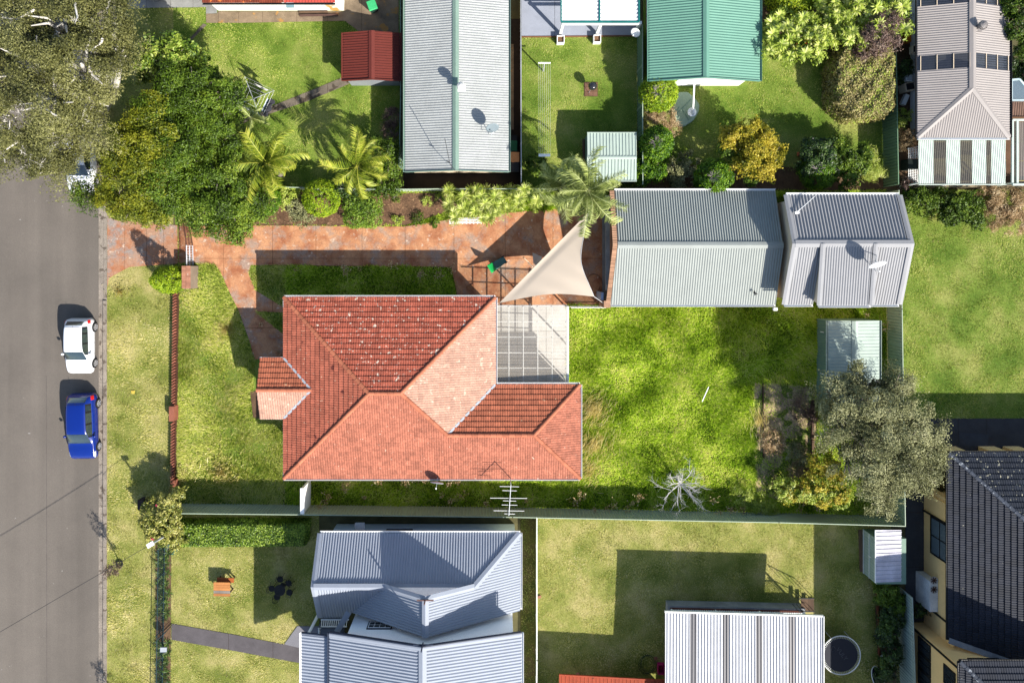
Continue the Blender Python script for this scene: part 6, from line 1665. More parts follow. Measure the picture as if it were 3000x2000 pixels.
for k in range(6):
    MB().beam(W(2662 + k * 5, 434, .83), W(2662 + k * 5, 534, .83), .035, .02).build('slat', M_white, ls)
for (p_) in ((2660, 436), (2688, 430), (2660, 532), (2688, 530)): MB().beam(W(*p_, 0), W(*p_, .8), .06, .06, up=(0, 1, 0)).build('post', M_white, ls)
boxy('orange_tub', 'orange tub tucked beside the white house wall under the purple shrub', 'tub', 2650, 118, (.35, .55, .5), mat('orange_plastic', C(236, 140, 40, .6), .5))
for (px, py, c_, lb_) in ((2340, 138, 'toy_red', 'red-orange plastic toy under the spiky leafed shrubs'), (2372, 126, 'toy_yellow', 'yellow plastic slide under the spiky leafed shrubs'), (2398, 122, 'toy_dark', 'dark teal tub beside the yellow slide')):
    boxy('plastic_toy', lb_, 'toy', px, py, (.85, .42, .45), mat(c_, {'toy_red': C(230, 90, 40, .6), 'toy_yellow': C(240, 190, 40, .6), 'toy_dark': C(50, 80, 84, .6)}[c_], .4), 0, .25)
t = thing('terracotta_pot', 'terracotta pot tipped over among shrubs at the foot of the garden', 'pot', W(2345, 452)); M_tc = mat('pot_terracotta', C(190, 110, 76, .6), .8)
MB().lathe(W(2345, 452, .2), [(.13, -.2), (.19, .16), (.22, .17), (.22, .22), (.17, .22)], 16, 'x').build('pot', M_tc, t, smooth=False)
boxy('white_board', 'white board half hidden west of the clipped leafy cube shrub', 'board', 2420, 258, (.3, .75, .9), M_white)
boxy('folded_chair', 'green folding chair standing in the service alley above the bins', 'chair', 1503, 432, (.55, .75, .5), mat('chair_green', C(50, 130, 90, .6), .6), 0)
boxy('black_crate', 'black crate beside the green folding chair in the alley', 'crate', 1506, 410, (.4, .5, .45), M_black)
boxy('concrete_block', 'brown concrete block on the shaded driveway by the north lawn', 'block', 1378, 842, (.45, .35, .15), mat('block_brown', C(190, 130, 90), .9), 0, .3)
boxy('white_ledge', 'white air conditioner unit fixed to the garage south gutter', 'air conditioner', 2236, 899, (.28, .2, .2), M_white, 1.9)
t = thing('bird', 'dark bird perched on the south slope of the long garage roof', 'bird', W(2210, 858, 2.85)); c = W(2210, 858, 2.85)
MB().tube([c + Vector((-.12, .05, .02)), c + Vector((0, 0, .08)), c + Vector((.12, -.05, .1)), c + Vector((.18, -.08, .08))], [.015, .05, .04, .01], 7).build('body', M_black, t, smooth=True)
for s_ in (-1, 1): MB().beam(c + Z * .08, c + Vector((-.02 * s_, .14 * s_, .07)), .08, .015).build('wing', M_black, t)
# ================================================================== TREES, SHRUBS, GRASS
def K(r, g_, b, k=.8): return C(r, g_, b, k)
L_gum = leafmat('gum_leaves', [K(50, 52, 26, .65), K(98, 100, 52, .65), K(132, 132, 74, .7), K(164, 162, 104, .7)], .2, .25, .5)
L_jac = leafmat('feathery_leaves', [K(28, 44, 8, .55), K(72, 98, 20, .6), K(104, 132, 34, .7), K(146, 164, 54, .7)], .22, .25, .6)
L_jacy = leafmat('yellow_green_leaves', [K(44, 58, 10, .55), K(96, 112, 24, .6), K(136, 142, 34, .7), K(172, 168, 46, .7)], .22, .3, .8)
L_gloss = leafmat('glossy_leaves', [K(26, 48, 10), K(84, 116, 26), K(150, 172, 60), K(206, 212, 104)], .3, .2, 1.0, .5)
L_olive = leafmat('grey_green_leaves', [K(64, 66, 40, .7), K(124, 126, 84, .75), K(160, 160, 112, .8), K(192, 190, 146, .8)], .2, .3, .6, .15)
L_palm = leafmat('palm_leaflets', [K(50, 68, 12), K(112, 132, 32), K(168, 178, 52), K(216, 210, 94)], .35, .2, .8, .4)
L_palm2 = leafmat('grey_palm_leaflets', [K(70, 84, 40), K(128, 142, 70), K(172, 184, 100), K(214, 220, 150)], .35, .2, .8, .4)
L_con = leafmat('conifer_sprays', [K(18, 42, 5), K(58, 96, 12), K(100, 138, 22), K(150, 180, 40)], .25, .2, 1.2)
L_cony = leafmat('golden_conifer_sprays', [K(60, 84, 8), K(110, 140, 20), K(160, 186, 34), K(206, 214, 60)], .3, .2, 1.2)
L_dark = leafmat('dark_leaves', [K(12, 28, 8), K(40, 64, 20), K(74, 104, 34), K(126, 150, 70)], .3, .2, 1.0, .5)
L_spiky = leafmat('spiky_leaves', [K(84, 110, 24), K(150, 172, 54), K(196, 208, 90), K(232, 234, 150)], .35, .25, 1.0, .4)
L_gold = leafmat('golden_leaves', [K(70, 82, 16), K(140, 138, 36), K(196, 178, 52), K(226, 206, 90)], .4, .3, 1.0)
L_brown = leafmat('clipped_brown_leaves', [K(76, 74, 34), K(136, 128, 70), K(190, 174, 120), K(158, 180, 64)], .25, .35, .6)
L_purp = leafmat('purple_brown_twigs', [K(50, 36, 34), K(92, 72, 64), K(128, 104, 92), K(160, 140, 120)], .2, .2, 1.0)
L_dry = leafmat('dry_straw_leaves', [K(110, 84, 56), K(164, 134, 94), K(206, 178, 134), K(232, 212, 172)], .3, .3, 1.0)
L_hedge = leafmat('hedge_leaves', [K(34, 56, 8), K(84, 116, 22), K(132, 162, 44), K(180, 200, 80)], .3, .2, 1.5, .4)
L_mag = leafmat('camellia_leaves', [K(50, 66, 20, .7), K(124, 134, 50, .75), K(180, 176, 84, .8), K(220, 210, 130, .8)], .3, .25, 1.2, .5)
L_pink = leafmat('pink_petals', [K(190, 50, 90), K(226, 90, 130)], .3, .1)
L_autumn = leafmat('autumn_leaves', [K(70, 96, 20), K(138, 156, 40), K(196, 170, 60), K(222, 212, 84)], .35, .4, 1.3)  # green through yellow and orange leaf colours

def leaf_mesh(name, C0, Nrm, Ln, Wd, v, m, parent, rng, axis=None):
    """one rhombic leaf per centre"""
    n = len(C0)
    R = rng.normal(size=(n, 3))
    if axis is not None: R = R * .55 + axis
    a = np.cross(Nrm, R); a /= (np.linalg.norm(a, axis=1, keepdims=True) + 1e-9)
    b = np.cross(Nrm, a); b /= (np.linalg.norm(b, axis=1, keepdims=True) + 1e-9)
    l = (Ln * rng.uniform(.7, 1.3, n))[:, None]; w = (Wd * rng.uniform(.7, 1.3, n))[:, None]
    V = np.stack([C0 - a * l / 2, C0 + b * w / 2 + a * l * .05, C0 + a * l / 2, C0 - b * w / 2 + a * l * .05], axis=1).reshape(-1, 3)
    if parent is not None: V = V - np.array(parent.location)
    F = np.arange(4 * n).reshape(-1, 4)
    return mesh_np(name, V, F, m, parent, v)
def blob_pts(blobs, n, clump, rng, low=-.35, shell=(.72, 1.02)):
    B = []
    for (px, py, z, r, rz) in blobs:
        c = W(px, py, z); rr = r / S * (1 - z / H); B.append((c, rr, rz))
    wts = np.array([b[1] * (b[1] + b[2]) for b in B]); wts /= wts.sum()
    P_ = []; Nn = []; vv = []
    for (c, rr, rz), w in zip(B, wts):
        k = int(n * w); nc = max(6, int(4 * math.pi * rr * (rr + rz) / 2 / clump ** 2 * (1.1 if shell[0] > .8 else .4)))
        d = rng.normal(size=(nc * 3, 3)); d /= np.linalg.norm(d, axis=1, keepdims=True); d = d[d[:, 2] > low][:nc]
        nc = len(d); sc = np.array([rr, rr, rz]); cc = np.array(c) + d * sc * rng.uniform(shell[0], shell[1], (nc, 1)); val = rng.uniform(.15, .85, nc)
        cr = clump * rng.uniform(.4, 1.0, nc)
        i = rng.integers(0, nc, k)
        tight = shell[0] > .8
        off = np.clip(rng.normal(size=(k, 3)), -1.7, 1.7) * (.5 if tight else .42)
        sa = rng.uniform(0, 6.28, nc); st = np.stack([np.cos(sa), np.sin(sa), rng.uniform(-.5, .1, nc)], 1)
        along = (off * st[i]).sum(1, keepdims=True); off = off + along * st[i] * (0 if tight else .8)
        p = cc[i] + off * cr[i][:, None] * np.array([1, 1, .5])
        nn = off * .5 + d[i] * .45 + np.array([0, 0, .5]) + rng.normal(size=(k, 3)) * .6
        nn /= np.linalg.norm(nn, axis=1, keepdims=True)
        P_.append(p); Nn.append(nn); vv.append(np.clip(val[i] * .45 + rng.uniform(0, .55, k), 0, 1))
    P_ = np.concatenate(P_); Nn = np.concatenate(Nn); vv = np.concatenate(vv); P_[:, 2] = np.maximum(P_[:, 2], .04)
    return P_, Nn, vv
def limbs(mb, p, d, L, r, depth, rng, spread=.6, kids=3, up=.15):
    p = Vector(p); d = Vector(d).normalized(); pts = [p]; rs = [r]; q = p.copy(); dd = d.copy(); n = 4
    for i in range(n):
        dd = (dd + Vector(rng.normal(size=3)) * .12 + Z * up * .2).normalized(); q = q + dd * (L / n); pts.append(q.copy()); rs.append(r * (1 - .45 * (i + 1) / n))
    mb.tube(pts, rs, 6 if r > .03 else 4, cap=False)
    if depth > 0:
        for k in range(kids):
            f = rng.uniform(.45, 1.0); i = min(n, max(1, int(f * n))); nd = (dd + Vector(rng.normal(size=3)) * spread + Z * up).normalized()
            limbs(mb, pts[i], nd, L * rng.uniform(.5, .75), rs[i] * .65, depth - 1, rng, spread, kids, up)
def plant(name, label, cat, base, blobs, lm, n, leaf=(.18, .08), clump=.5, trunk=None, bark=None, group=None, seed=1, low=-.35, shell=(.72, 1.02), axis=None, second=None):
    """trunk + limbs reaching into each crown blob, and one crown of separate leaves"""
    rng = np.random.default_rng(seed)
    t = thing(name, label, cat, W(*base), 0, group)
    b0 = W(*base); tr_ = trunk or .06
    mb = MB()
    for (px, py, z, r, rz) in blobs:
        c = W(px, py, z); rr = r / S
        mid = b0.lerp(c, .5); mid.z = c.z * .45; mid += Vector((rng.normal() * .15, rng.normal() * .15, 0))
        mb.tube([b0, mid, c], [tr_, tr_ * .7, tr_ * .35], 7)
        for k in range(5):
            d = Vector((rng.normal(), rng.normal(), abs(rng.normal()) * .6 + .1)).normalized()
            e = c + Vector((d.x * rr * .8, d.y * rr * .8, d.z * rz * .85)); mb.tube([c.lerp(mid, .3), c.lerp(e, .5), e], [tr_ * .4, tr_ * .25, tr_ * .08], 5)
    mb.build('trunk', bark or M_bark, t)
    P_, Nn, vv = blob_pts(blobs, n, clump, rng, low, shell)
    leaf_mesh('crown', P_, Nn, leaf[0], leaf[1], vv, lm, t, rng, axis)
    if second:
        bl2, lm2, n2 = second; P_, Nn, vv = blob_pts(bl2, n2, clump, rng, low, shell); leaf_mesh('crown', P_, Nn, leaf[0], leaf[1], vv, lm2, t, rng, axis)
    return t
def ballset(cx, cy, z, R, r, n, rz, seed):
    """a lumpy crown: n smaller blobs packed over a disc of radius R (photograph pixels)"""
    rr = random.Random(seed); out = []
    for i in range(n):
        a = i * 2.4; q = R * math.sqrt((i + .3) / n); out.append((cx + math.cos(a) * q, cy + math.sin(a) * q, z - (q / R) ** 2 * rz * .7 + rr.uniform(-.3, .3), r * rr.uniform(.75, 1.15), rz * rr.uniform(.7, 1)))
    return out
# --- the big street gum, top left
gum_b = [(60, 80, 10, 95, 1.8), (190, 60, 10.5, 90, 1.8), (300, 60, 9.5, 75, 1.6), (340, 140, 9, 60, 1.5), (110, 190, 10.5, 95, 1.8), (240, 190, 10.5, 90, 1.8), (355, 170, 8.5, 46, 1.4),
         (40, 290, 9.5, 80, 1.6), (160, 300, 10.5, 85, 1.8), (262, 290, 9.5, 66, 1.6), (70, 400, 9, 60, 1.4), (170, 400, 9, 75, 1.6), (255, 380, 8.5, 60, 1.4), (95, 465, 8, 48, 1.2), (165, 490, 7.5, 50, 1.2), (225, 460, 7.5, 50, 1.2), (10, 440, 8, 50, 1.2), (-60, 100, 9, 90, 2), (-60, 250, 9, 80, 2), (60, -60, 9, 110, 2), (220, -50, 9, 100, 2), (330, -20, 8.5, 60, 1.6)]
gum = plant('gum_tree', 'huge pale limbed gum tree with olive brown foliage over the road', 'tree', (300, 330), gum_b, L_gum, 170000, (.13, .045), .95, .3, M_palebark, seed=11, low=-.2)
rg_ = np.random.default_rng(4); mb = MB()
for (a_, b_2, r_) in (((20, 335, 9.2), (70, 352, 9.8), .13), ((-10, 328, 9), (60, 350, 9.6), .09), ((-10, 215, 9.3), (60, 235, 10.2), .1), ((10, 400, 8.2), (60, 365, 9.6), .06), ((100, 30, 11), (20, 55, 10.8), .06), ((220, 10, 11.6), (240, 70, 11.9), .06), ((60, 440, 8.9), (88, 420, 9.6), .05), ((300, 115, 10.5), (295, 140, 9.8), .07), ((105, 275, 11), (150, 300, 11), .07), ((85, 490, 8.4), (95, 440, 9), .05), ((165, 340, 11.6), (140, 325, 11.5), .06), ((240, 370, 9.6), (260, 350, 9.8), .06)):
    A_ = W(*a_); B_ = W(*b_2); limbs(mb, A_, (B_ - A_), (B_ - A_).length, r_, 3, rg_, .55, 2, .25)
mb.build('pale_limbs', mat('white_limb', (.62, .58, .52, 1), .8, var=.15), gum)
# --- trees along the street corner
plant('glossy_tree', 'glossy leafed pale green tree at the top of the dark green clump', 'tree', (520, 235), [(470, 150, 4.4, 42, .9), (525, 155, 4.6, 46, .9), (440, 205, 4, 34, .8), (560, 165, 4.2, 34, .8), (490, 195, 4.4, 40, .9)], L_gloss, 7000, (.26, .15), .45, .1, seed=21)
plant('feathery_tree', 'round feathery green tree on the right of the street clump', 'tree', (640, 320), [(660, 265, 4.8, 48, 1.1), (640, 235, 4.6, 34, .9), (690, 290, 4.5, 34, .9), (655, 320, 4.4, 36, .9), (625, 290, 4.6, 34, .9)], L_jac, 15000, (.17, .065), .62, .12, seed=22)
plant('feathery_tree', 'dark feathery tree between the glossy tree and yellow-green tree', 'tree', (540, 320), [(520, 250, 5, 50, 1.1), (565, 235, 5, 42, 1), (560, 300, 5, 50, 1.1), (500, 300, 5, 42, 1), (600, 340, 4.6, 42, 1), (640, 380, 4.2, 46, 1), (670, 400, 3.8, 34, .9)], L_jac, 38000, (.15, .06), .7, .14, seed=23)
plant('yellow_green_tree', 'broad yellow-green tree leaning over the kerb and hidden white car', 'tree', (440, 480), [(445, 290, 5.4, 38, 1), (440, 350, 5.6, 44, 1.2), (375, 395, 5, 34, 1), (420, 430, 5.6, 56, 1.2), (480, 400, 5.4, 50, 1.1), (345, 460, 5, 44, 1), (410, 500, 5.4, 56, 1.2), (470, 470, 5.4, 50, 1.1), (355, 530, 4.6, 44, 1), (430, 560, 4.8, 55, 1), (330, 590, 4, 36, .8), (385, 610, 4.2, 44, .8), (450, 625, 4, 40, .8)], L_jacy, 56000, (.15, .06), .75, .2, seed=24,
      second=([(530, 420, 5.4, 50, 1.1), (520, 480, 5.2, 50, 1.1), (480, 540, 5, 46, 1), (500, 590, 4.4, 42, .9), (460, 330, 5.6, 44, 1), (300, 560, 3.8, 30, .7), (255, 580, 3.4, 28, .6), (235, 560, 3.3, 20, .5)], L_jac, 26000))
plant('drooping_tree', 'drooping light green tree spilling over the driveway gate', 'tree', (640, 560), [(580, 540, 4, 46, 1), (640, 520, 4.2, 50, 1), (690, 540, 3.8, 44, .9), (560, 600, 3.6, 46, .9), (620, 610, 4, 52, 1), (680, 610, 3.8, 48, .9), (730, 590, 3.4, 38, .8), (650, 660, 3.2, 42, .8), (600, 650, 3.2, 40, .7), (700, 650, 3, 38, .7), (745, 625, 3, 26, .6), (600, 470, 4, 42, .9), (545, 520, 3.8, 30, .8), (680, 470, 3.6, 40, .8)], L_jac, 54000, (.16, .06), .75, .16, seed=25)
mb = MB(); rg_ = np.random.default_rng(9)
# --- palms
def frond_mesh(L, seed, m, n=36, leaf=.42, droop=.9):
    rng = np.random.default_rng(seed); V = []; F = []; vv = []
    def pt(s):   # arc out and down
        a = .75 - droop * 1.5 * s; return None
    pts = []; p = np.array([0., 0., 0.]); ang = .62
    for i in range(n + 1):
        pts.append(p.copy()); p = p + np.array([math.cos(ang), 0, math.sin(ang)]) * L / n; ang -= droop * 1.75 / n * (0.5 + i / n)
    pts = np.array(pts)
    for i in range(n):
        d = pts[i + 1] - pts[i]; w = .018 * (1 - i / n) + .006; k = len(V)
        V += [pts[i] + [0, w, 0], pts[i] - [0, w, 0], pts[i + 1] - [0, w * .9, 0], pts[i + 1] + [0, w * .9, 0]]; F.append((k, k + 1, k + 2, k + 3)); vv.append(.95)
    for i in range(3, n):
        s = i / n; ll = leaf * math.sin(min(1, s * 1.6 + .25) * math.pi * .62) * (1.15 - .5 * s); d = pts[min(i + 1, n)] - pts[i - 1]; d /= np.linalg.norm(d)
        for sg in (-1, 1):
            for h_ in (0,):
                b_ = pts[i] + d * h_ * L / n; dr = np.array([d[0] * .62, sg * .8, d[2] * .6 - .22 - rng.uniform(0, .25)]) + rng.normal(size=3) * .1; dr /= np.linalg.norm(dr)
                k = len(V); V += [b_ - d * .02, b_ + d * .02, b_ + dr * ll * .45 + d * .05 + [0, 0, .03], b_ + dr * ll * rng.uniform(.85, 1.1)]
                F.append((k, k + 1, k + 2, k + 3)); vv.append(min(1, max(0, .25 + .5 * s + rng.uniform(-.25, .25))))
    me = bpy.data.meshes.new('frond'); me.from_pydata([tuple(x) for x in V], [], F); a = me.attributes.new('v', 'FLOAT', 'FACE'); a.data.foreach_set('value', vv); me.materials.append(m); return me
def palm(label, base, crown, L, nf, m, seed, leaf=.42, trunk_r=.14, group='palms along the side boundary'):
    t = thing('palm_tree', label, 'palm', W(*base), 0, group); c = W(*crown); b0 = W(*base)
    mb = MB(); pts = [b0.lerp(c, i / 10) for i in range(11)]; mb.tube(pts, [trunk_r * (1.15 - .03 * i) for i in range(11)], 10)
    for i in range(24): q = b0.lerp(c, (i + .5) / 24); mb.lathe(q, [(trunk_r * 1.08, -.02), (trunk_r * 1.12, .02)], 10)
    mb.build('trunk', M_bark, t); rr = random.Random(seed); ms = [frond_mesh(L, seed + k, m, leaf=leaf, droop=d) for k, d in enumerate((.7, 1.0, 1.35))]
    for i in range(nf):
        o = bpy.data.objects.new('frond', ms[0 if i < nf * .3 else (1 if i < nf * .65 else 2)]); o.location = c - b0 + Z * .05
        tilt = -.45 if i < nf * .3 else (0.1 if i < nf * .65 else .5)
        o.rotation_euler = (rr.uniform(-.8, .8), tilt + rr.uniform(-.3, .3), i * 2.4 + rr.uniform(-.4, .4)); s_ = rr.uniform(.65, 1.12); o.scale = (s_, s_, s_); link(o, t)
    return t
palm('golden green palm left of the red shed boundary, nearest the drooping tree', (830, 520), (785, 480, 3.6), 2.7, 26, L_palm, 3, .75)
palm('bright yellow-green palm in front of the red shed lawn', (1060, 540), (1047, 487, 3.4), 2.5, 22, L_palm, 13, .72)
palm('tall grey-green palm between the mint garden shed and the shade sail', (1712, 600), (1722, 560, 5.3), 3.1, 30, L_palm2, 23, .75)
palm('small grey-green palm over the feet of the clothes line', (1640, 560), (1650, 545, 3.4), 2.5, 20, L_palm2, 33, .7)
palm('slender palm half hidden behind the rotary hoist', (690, 370), (735, 345, 3.0), 1.5, 9, L_palm2, 43, .3, .09)
# --- rosettes
def rosette(n, L, w, seed, m, up=.35):
    rng = np.random.default_rng(seed); V = []; F = []; vv = []
    for i in range(n):
        a = i * 2.4; e = up + .9 * (1 - i / n) * 0 + rng.uniform(-.25, .55); l = L * rng.uniform(.75, 1.1); d = np.array([math.cos(a) * math.cos(e), math.sin(a) * math.cos(e), math.sin(e)]); s = np.array([-math.sin(a), math.cos(a), 0])
        k = len(V); m1 = d * l * .55; tip = d * l + np.array([0, 0, -.18 * l]); V += [s * w * .3, m1 + s * w, tip, m1 - s * w, -s * w * .3]; F += [(k, k + 1, k + 3, k + 4), (k + 1, k + 2, k + 3)]; v_ = rng.uniform(.15, 1); vv += [v_, v_]
    me = bpy.data.meshes.new('leaves'); me.from_pydata([tuple(x) for x in V], [], F); a = me.attributes.new('v', 'FLOAT', 'FACE'); a.data.foreach_set('value', vv); me.materials.append(m); return me
rs_m = [rosette(46, .52, .022, k, L_spiky) for k in range(3)]; rr = random.Random(17)
sp_root = thing('spiky_shrub', 'mass of yellow-green spiky rosettes along the driveway west of the tall palm', 'shrub', W(1420, 600))
spots_ = []
for k in range(120):
    x_ = rr.uniform(1312, 1590); y_ = rr.uniform(548, 640); 
    if y_ > 648 - max(0, (x_ - 1400)) * .28: continue
    if all((x_ - a_) ** 2 + (y_ - b_2) ** 2 > 15 ** 2 for a_, b_2, _ in spots_): spots_.append((x_, y_, rr.uniform(1.2, 2.2)))
stm = MB()
for (x_, y_, z_) in spots_:
    p = W(x_, y_, z_); o = bpy.data.objects.new('rosette', rs_m[rr.randrange(3)]); o.location = p - sp_root.location; o.rotation_euler = (rr.uniform(-.3, .3), rr.uniform(-.3, .3), rr.uniform(0, 6)); s_ = rr.uniform(.85, 1.25); o.scale = (s_, s_, s_); link(o, sp_root)
    stm.tube([Vector((p.x * .98 - .0, p.y - .1, 0)), p], .03, 5)
stm.build('stems', M_bark, sp_root)
P_, Nn, vv = blob_pts([(x_, y_, z_ - .5, 20, .3) for (x_, y_, z_) in spots_], 5000, .3, np.random.default_rng(3)); leaf_mesh('under_leaves', P_, Nn, .2, .04, vv * .6, L_spiky, sp_root, np.random.default_rng(4))
# strap leaf strip at the iron fence
ag_m = [rosette(26, .42, .02, 50 + k, L_dark, .2) for k in range(3)]; k_ = 0
for i in range(34):
    y_ = 1606 + i * 14.5
    if 1815 < y_ < 1868: continue
    for x_ in ((466, 490) if i % 2 else (478,)):
        o = bpy.data.objects.new('strap_leaf_plant', ag_m[k_ % 3]); o.location = W(x_ + rr.uniform(-4, 4), y_, .05); o.rotation_euler = (0, 0, rr.uniform(0, 6)); s_ = rr.uniform(.8, 1.25); o.scale = (s_, s_, s_); link(o)
        tag(o, 'dark strap leafed plant in the bed along the dark wire front fence', 'plant', 'strap leafed plants along the wire fence'); k_ += 1
# rosette crowned shrubs top right
rs_t = [rosette(30, .42, .045, 70 + k, L_spiky, .15) for k in range(3)]
ft = thing('rosette_tree', 'pale green tree of large star shaped leaf rosettes at the top edge', 'tree', W(2420, 120)); stm = MB(); spots_ = []
for k in range(500):
    a_ = rr.uniform(0, 6.3); x_ = rr.uniform(2255, 2650); y_ = rr.uniform(-60, 165)
    if y_ > 165 - abs(x_ - 2310) * .22 + (20 if x_ < 2400 else 0) or (x_ < 2400 and y_ < 45 and x_ > 2240): continue
    if all((x_ - a2) ** 2 + (y_ - b2) ** 2 > 21 ** 2 for a2, b2, _ in spots_): spots_.append((x_, y_, rr.uniform(2.4, 3.6)))
for (x_, y_, z_) in spots_:
    p = W(x_, y_, z_); o = bpy.data.objects.new('rosette', rs_t[rr.randrange(3)]); o.location = p - ft.location; o.rotation_euler = (rr.uniform(-.4, .4), rr.uniform(-.4, .4), rr.uniform(0, 6)); s_ = rr.uniform(.8, 1.4); o.scale = (s_, s_, s_); link(o, ft)
    if rr.random() < .5: stm.tube([W(2430, 90, 0), W((x_ + 2430) / 2, (y_ + 90) / 2, z_ * .6), p], [.1, .06, .025], 5)
stm.build('trunk', M_bark, ft)
P_, Nn, vv = blob_pts([(x_, y_, z_ - .5, 24, .4) for (x_, y_, z_) in spots_], 9000, .35, np.random.default_rng(3)); leaf_mesh('under_leaves', P_, Nn, .24, .09, vv * .7, L_spiky, ft, np.random.default_rng(4))
# --- shrubs and small trees: label, base, blobs, leaves, count, leaf size, clump
def shrub(label, base, blobs, lm, n, leaf=(.13, .06), clump=.3, name='shrub', cat='shrub', **kw): return plant(name, label, cat, base, blobs, lm, n, leaf, clump, kw.pop('trunk', .04), **kw)
shrub('clipped green conifer ball beneath the golden green palm', (768, 588), [(772, 582, 1.3, 50, .9)], L_con, 9000, (.11, .05), .16, shell=(.93, 1.0), seed=31, name='conifer')
shrub('clipped egg shaped conifer between two palms beside the driveway', (935, 582), [(942, 580, 1.4, 54, 1.0)], L_cony, 10000, (.11, .05), .16, shell=(.93, 1.0), seed=32, name='conifer')
shrub('square olive green clipped shrub on the driveway edge', (1060, 612), [(1040, 600, 1.1, 36, .8), (1085, 600, 1.1, 36, .8), (1040, 635, 1.0, 34, .8), (1085, 635, 1.0, 34, .8), (1062, 618, 1.3, 44, .7)], L_hedge, 12000, (.10, .05), .18, shell=(.9, 1.02), seed=33)
shrub('loose speckled shrub in the mulch bed left of the egg conifer', (880, 620), [(870, 605, .8, 30, .6), (900, 620, .8, 30, .6), (885, 640, .6, 24, .5)], L_olive, 3500, (.13, .06), .25, seed=34)
shrub('bright green shrub behind the yellow-green palm by the pale fence', (1140, 520), [(1142, 440, 1.8, 26, .8), (1150, 490, 1.6, 30, .8), (1120, 545, 1.4, 32, .7), (1150, 540, 1.4, 24, .7), (1100, 425, 1.6, 24, .7)], L_jac, 6500, (.14, .07), .3, seed=35)
shrub('dry purple brown bush in the shade beside the long pale roofed house', (1152, 360), [(1150, 340, 1.0, 26, .7), (1145, 385, .9, 24, .6)], L_purp, 3500, (.2, .02), .3, seed=36)
for k, (x_, y_, r_) in enumerate(((1160, 575, 16), (1250, 590, 14), (1225, 640, 20), (1165, 642, 12), (1275, 655, 12), (1290, 580, 12))):
    shrub(['small weed clump at the pale fence above the square shrub', 'small weed clump at the fence in the middle of the mulch', 'yellowish weed clump at the front of the mulch bed', 'tiny weed by the square olive shrub', 'tiny yellowish weed beside the spiky rosettes', 'small weed at the fence beside the spiky rosettes'][k], (x_, y_), [(x_, y_, .2, r_, .22)], L_spiky if k % 2 else L_jac, 500, (.12, .04), .2, seed=40 + k, name='weed', cat='weed')
shrub('dark green rounded shrub between the drooping tree and the clipped green ball', (735, 615), [(728, 590, 1.2, 30, .8), (740, 630, 1.0, 24, .6), (705, 560, 1.5, 30, .8)], L_con, 5200, (.13, .06), .25, seed=141)
shrub('lime leafed shrub tucked beneath the egg shaped conifer', (845, 600), [(838, 590, .8, 20, .5), (850, 560, .9, 24, .5)], L_spiky, 2600, (.13, .06), .25, seed=142)
shrub('dark bush behind the yellow-green palm at the pale fence', (1010, 560), [(1000, 555, 1.2, 30, .7), (1040, 552, 1.2, 28, .7)], L_dark, 4500, (.13, .06), .25, seed=143)
# topiary conifers with dead middles
def topiary(label, cx, cy, r, z, lm, seed, ry=None):
    bl = [(cx, cy, z, r, z * .8)] if not ry else [(cx, cy - (ry - r), z, r, z * .8), (cx, cy + (ry - r), z, r, z * .8), (cx, cy, z, r, z * .8)]
    bx = NX + (cx - NX) * (1 - z / H * 0.9); by = NY + (cy - NY) * (1 - z / H * 0.9)
    t = shrub(label, (bx, by), bl, lm, int(5200 * (r / 50) ** 2 * (1.6 if ry else 1) * 2.2), (.13, .06), .22, shell=(.92, 1.0), seed=seed, name='conifer'); mb = MB(); rng = np.random.default_rng(seed)
    c = W(cx, cy - 4, z * 1.75)
    for k in range(26): d = Vector((rng.normal(), rng.normal(), .3)).normalized(); mb.tube([c - Z * .1, c + d * .28, c + d * rng.uniform(.35, .55) + Z * .05], [.02, .014, .005], 4)
    mb.build('dead_twigs', mat('dead_twig_grey', C(150, 140, 140, .55), .9), t)
topiary('round clipped conifer at the corner of the sea green roof', 1928, 273, 53, 1.7, L_cony, 51)
topiary('upright clipped conifer beside the fence, above the mint garden shed corner', 1922, 420, 44, 1.7, L_con, 52, 50)
topiary('round clipped conifer against the garage gutter', 2090, 520, 53, 1.7, L_con, 53)
topiary('lower clipped conifer at the end of the garden bed near the golden tree', 2395, 500, 52, 1.4, L_con, 55)
shrub('bushy green conifer joined to the foot of the upright clipped one', (1905, 500), [(1885, 480, 1.3, 30, .8), (1915, 500, 1.3, 34, .8), (1880, 515, 1.2, 30, .7)], L_con, 6000, (.14, .07), .25, seed=54)
shrub('dry straw coloured bush below the round clipped conifer', (1930, 345), [(1905, 330, 1.2, 30, .6), (1945, 345, 1.2, 36, .6), (1970, 365, 1.0, 26, .5), (1925, 370, 1.1, 30, .5)], L_dry, 5000, (.26, .02), .35, seed=56)
plant('golden_tree', 'golden yellow leafed tree in the middle of the garden bed', 'tree', (2170, 460), [(2150, 405, 2.8, 34, .8), (2200, 390, 3, 38, .8), (2240, 410, 2.8, 34, .8), (2215, 440, 3.1, 40, .8), (2270, 450, 2.6, 28, .7), (2185, 475, 2.8, 36, .8), (2240, 490, 2.6, 36, .8), (2140, 395, 2.5, 26, .6)], L_gold, 15000, (.17, .08), .36, .1, seed=57,
      second=([(2130, 440, 2.2, 30, .7), (2160, 440, 2.2, 34, .7), (2210, 510, 2.2, 30, .6)], L_jac, 4500))
shrub('dark green tree beside the tipped terracotta pot', (2390, 460), [(2385, 440, 2, 36, .8), (2370, 480, 1.8, 36, .8), (2420, 470, 2, 36, .8), (2415, 430, 1.8, 26, .7)], L_dark, 9000, (.16, .08), .32, seed=58)
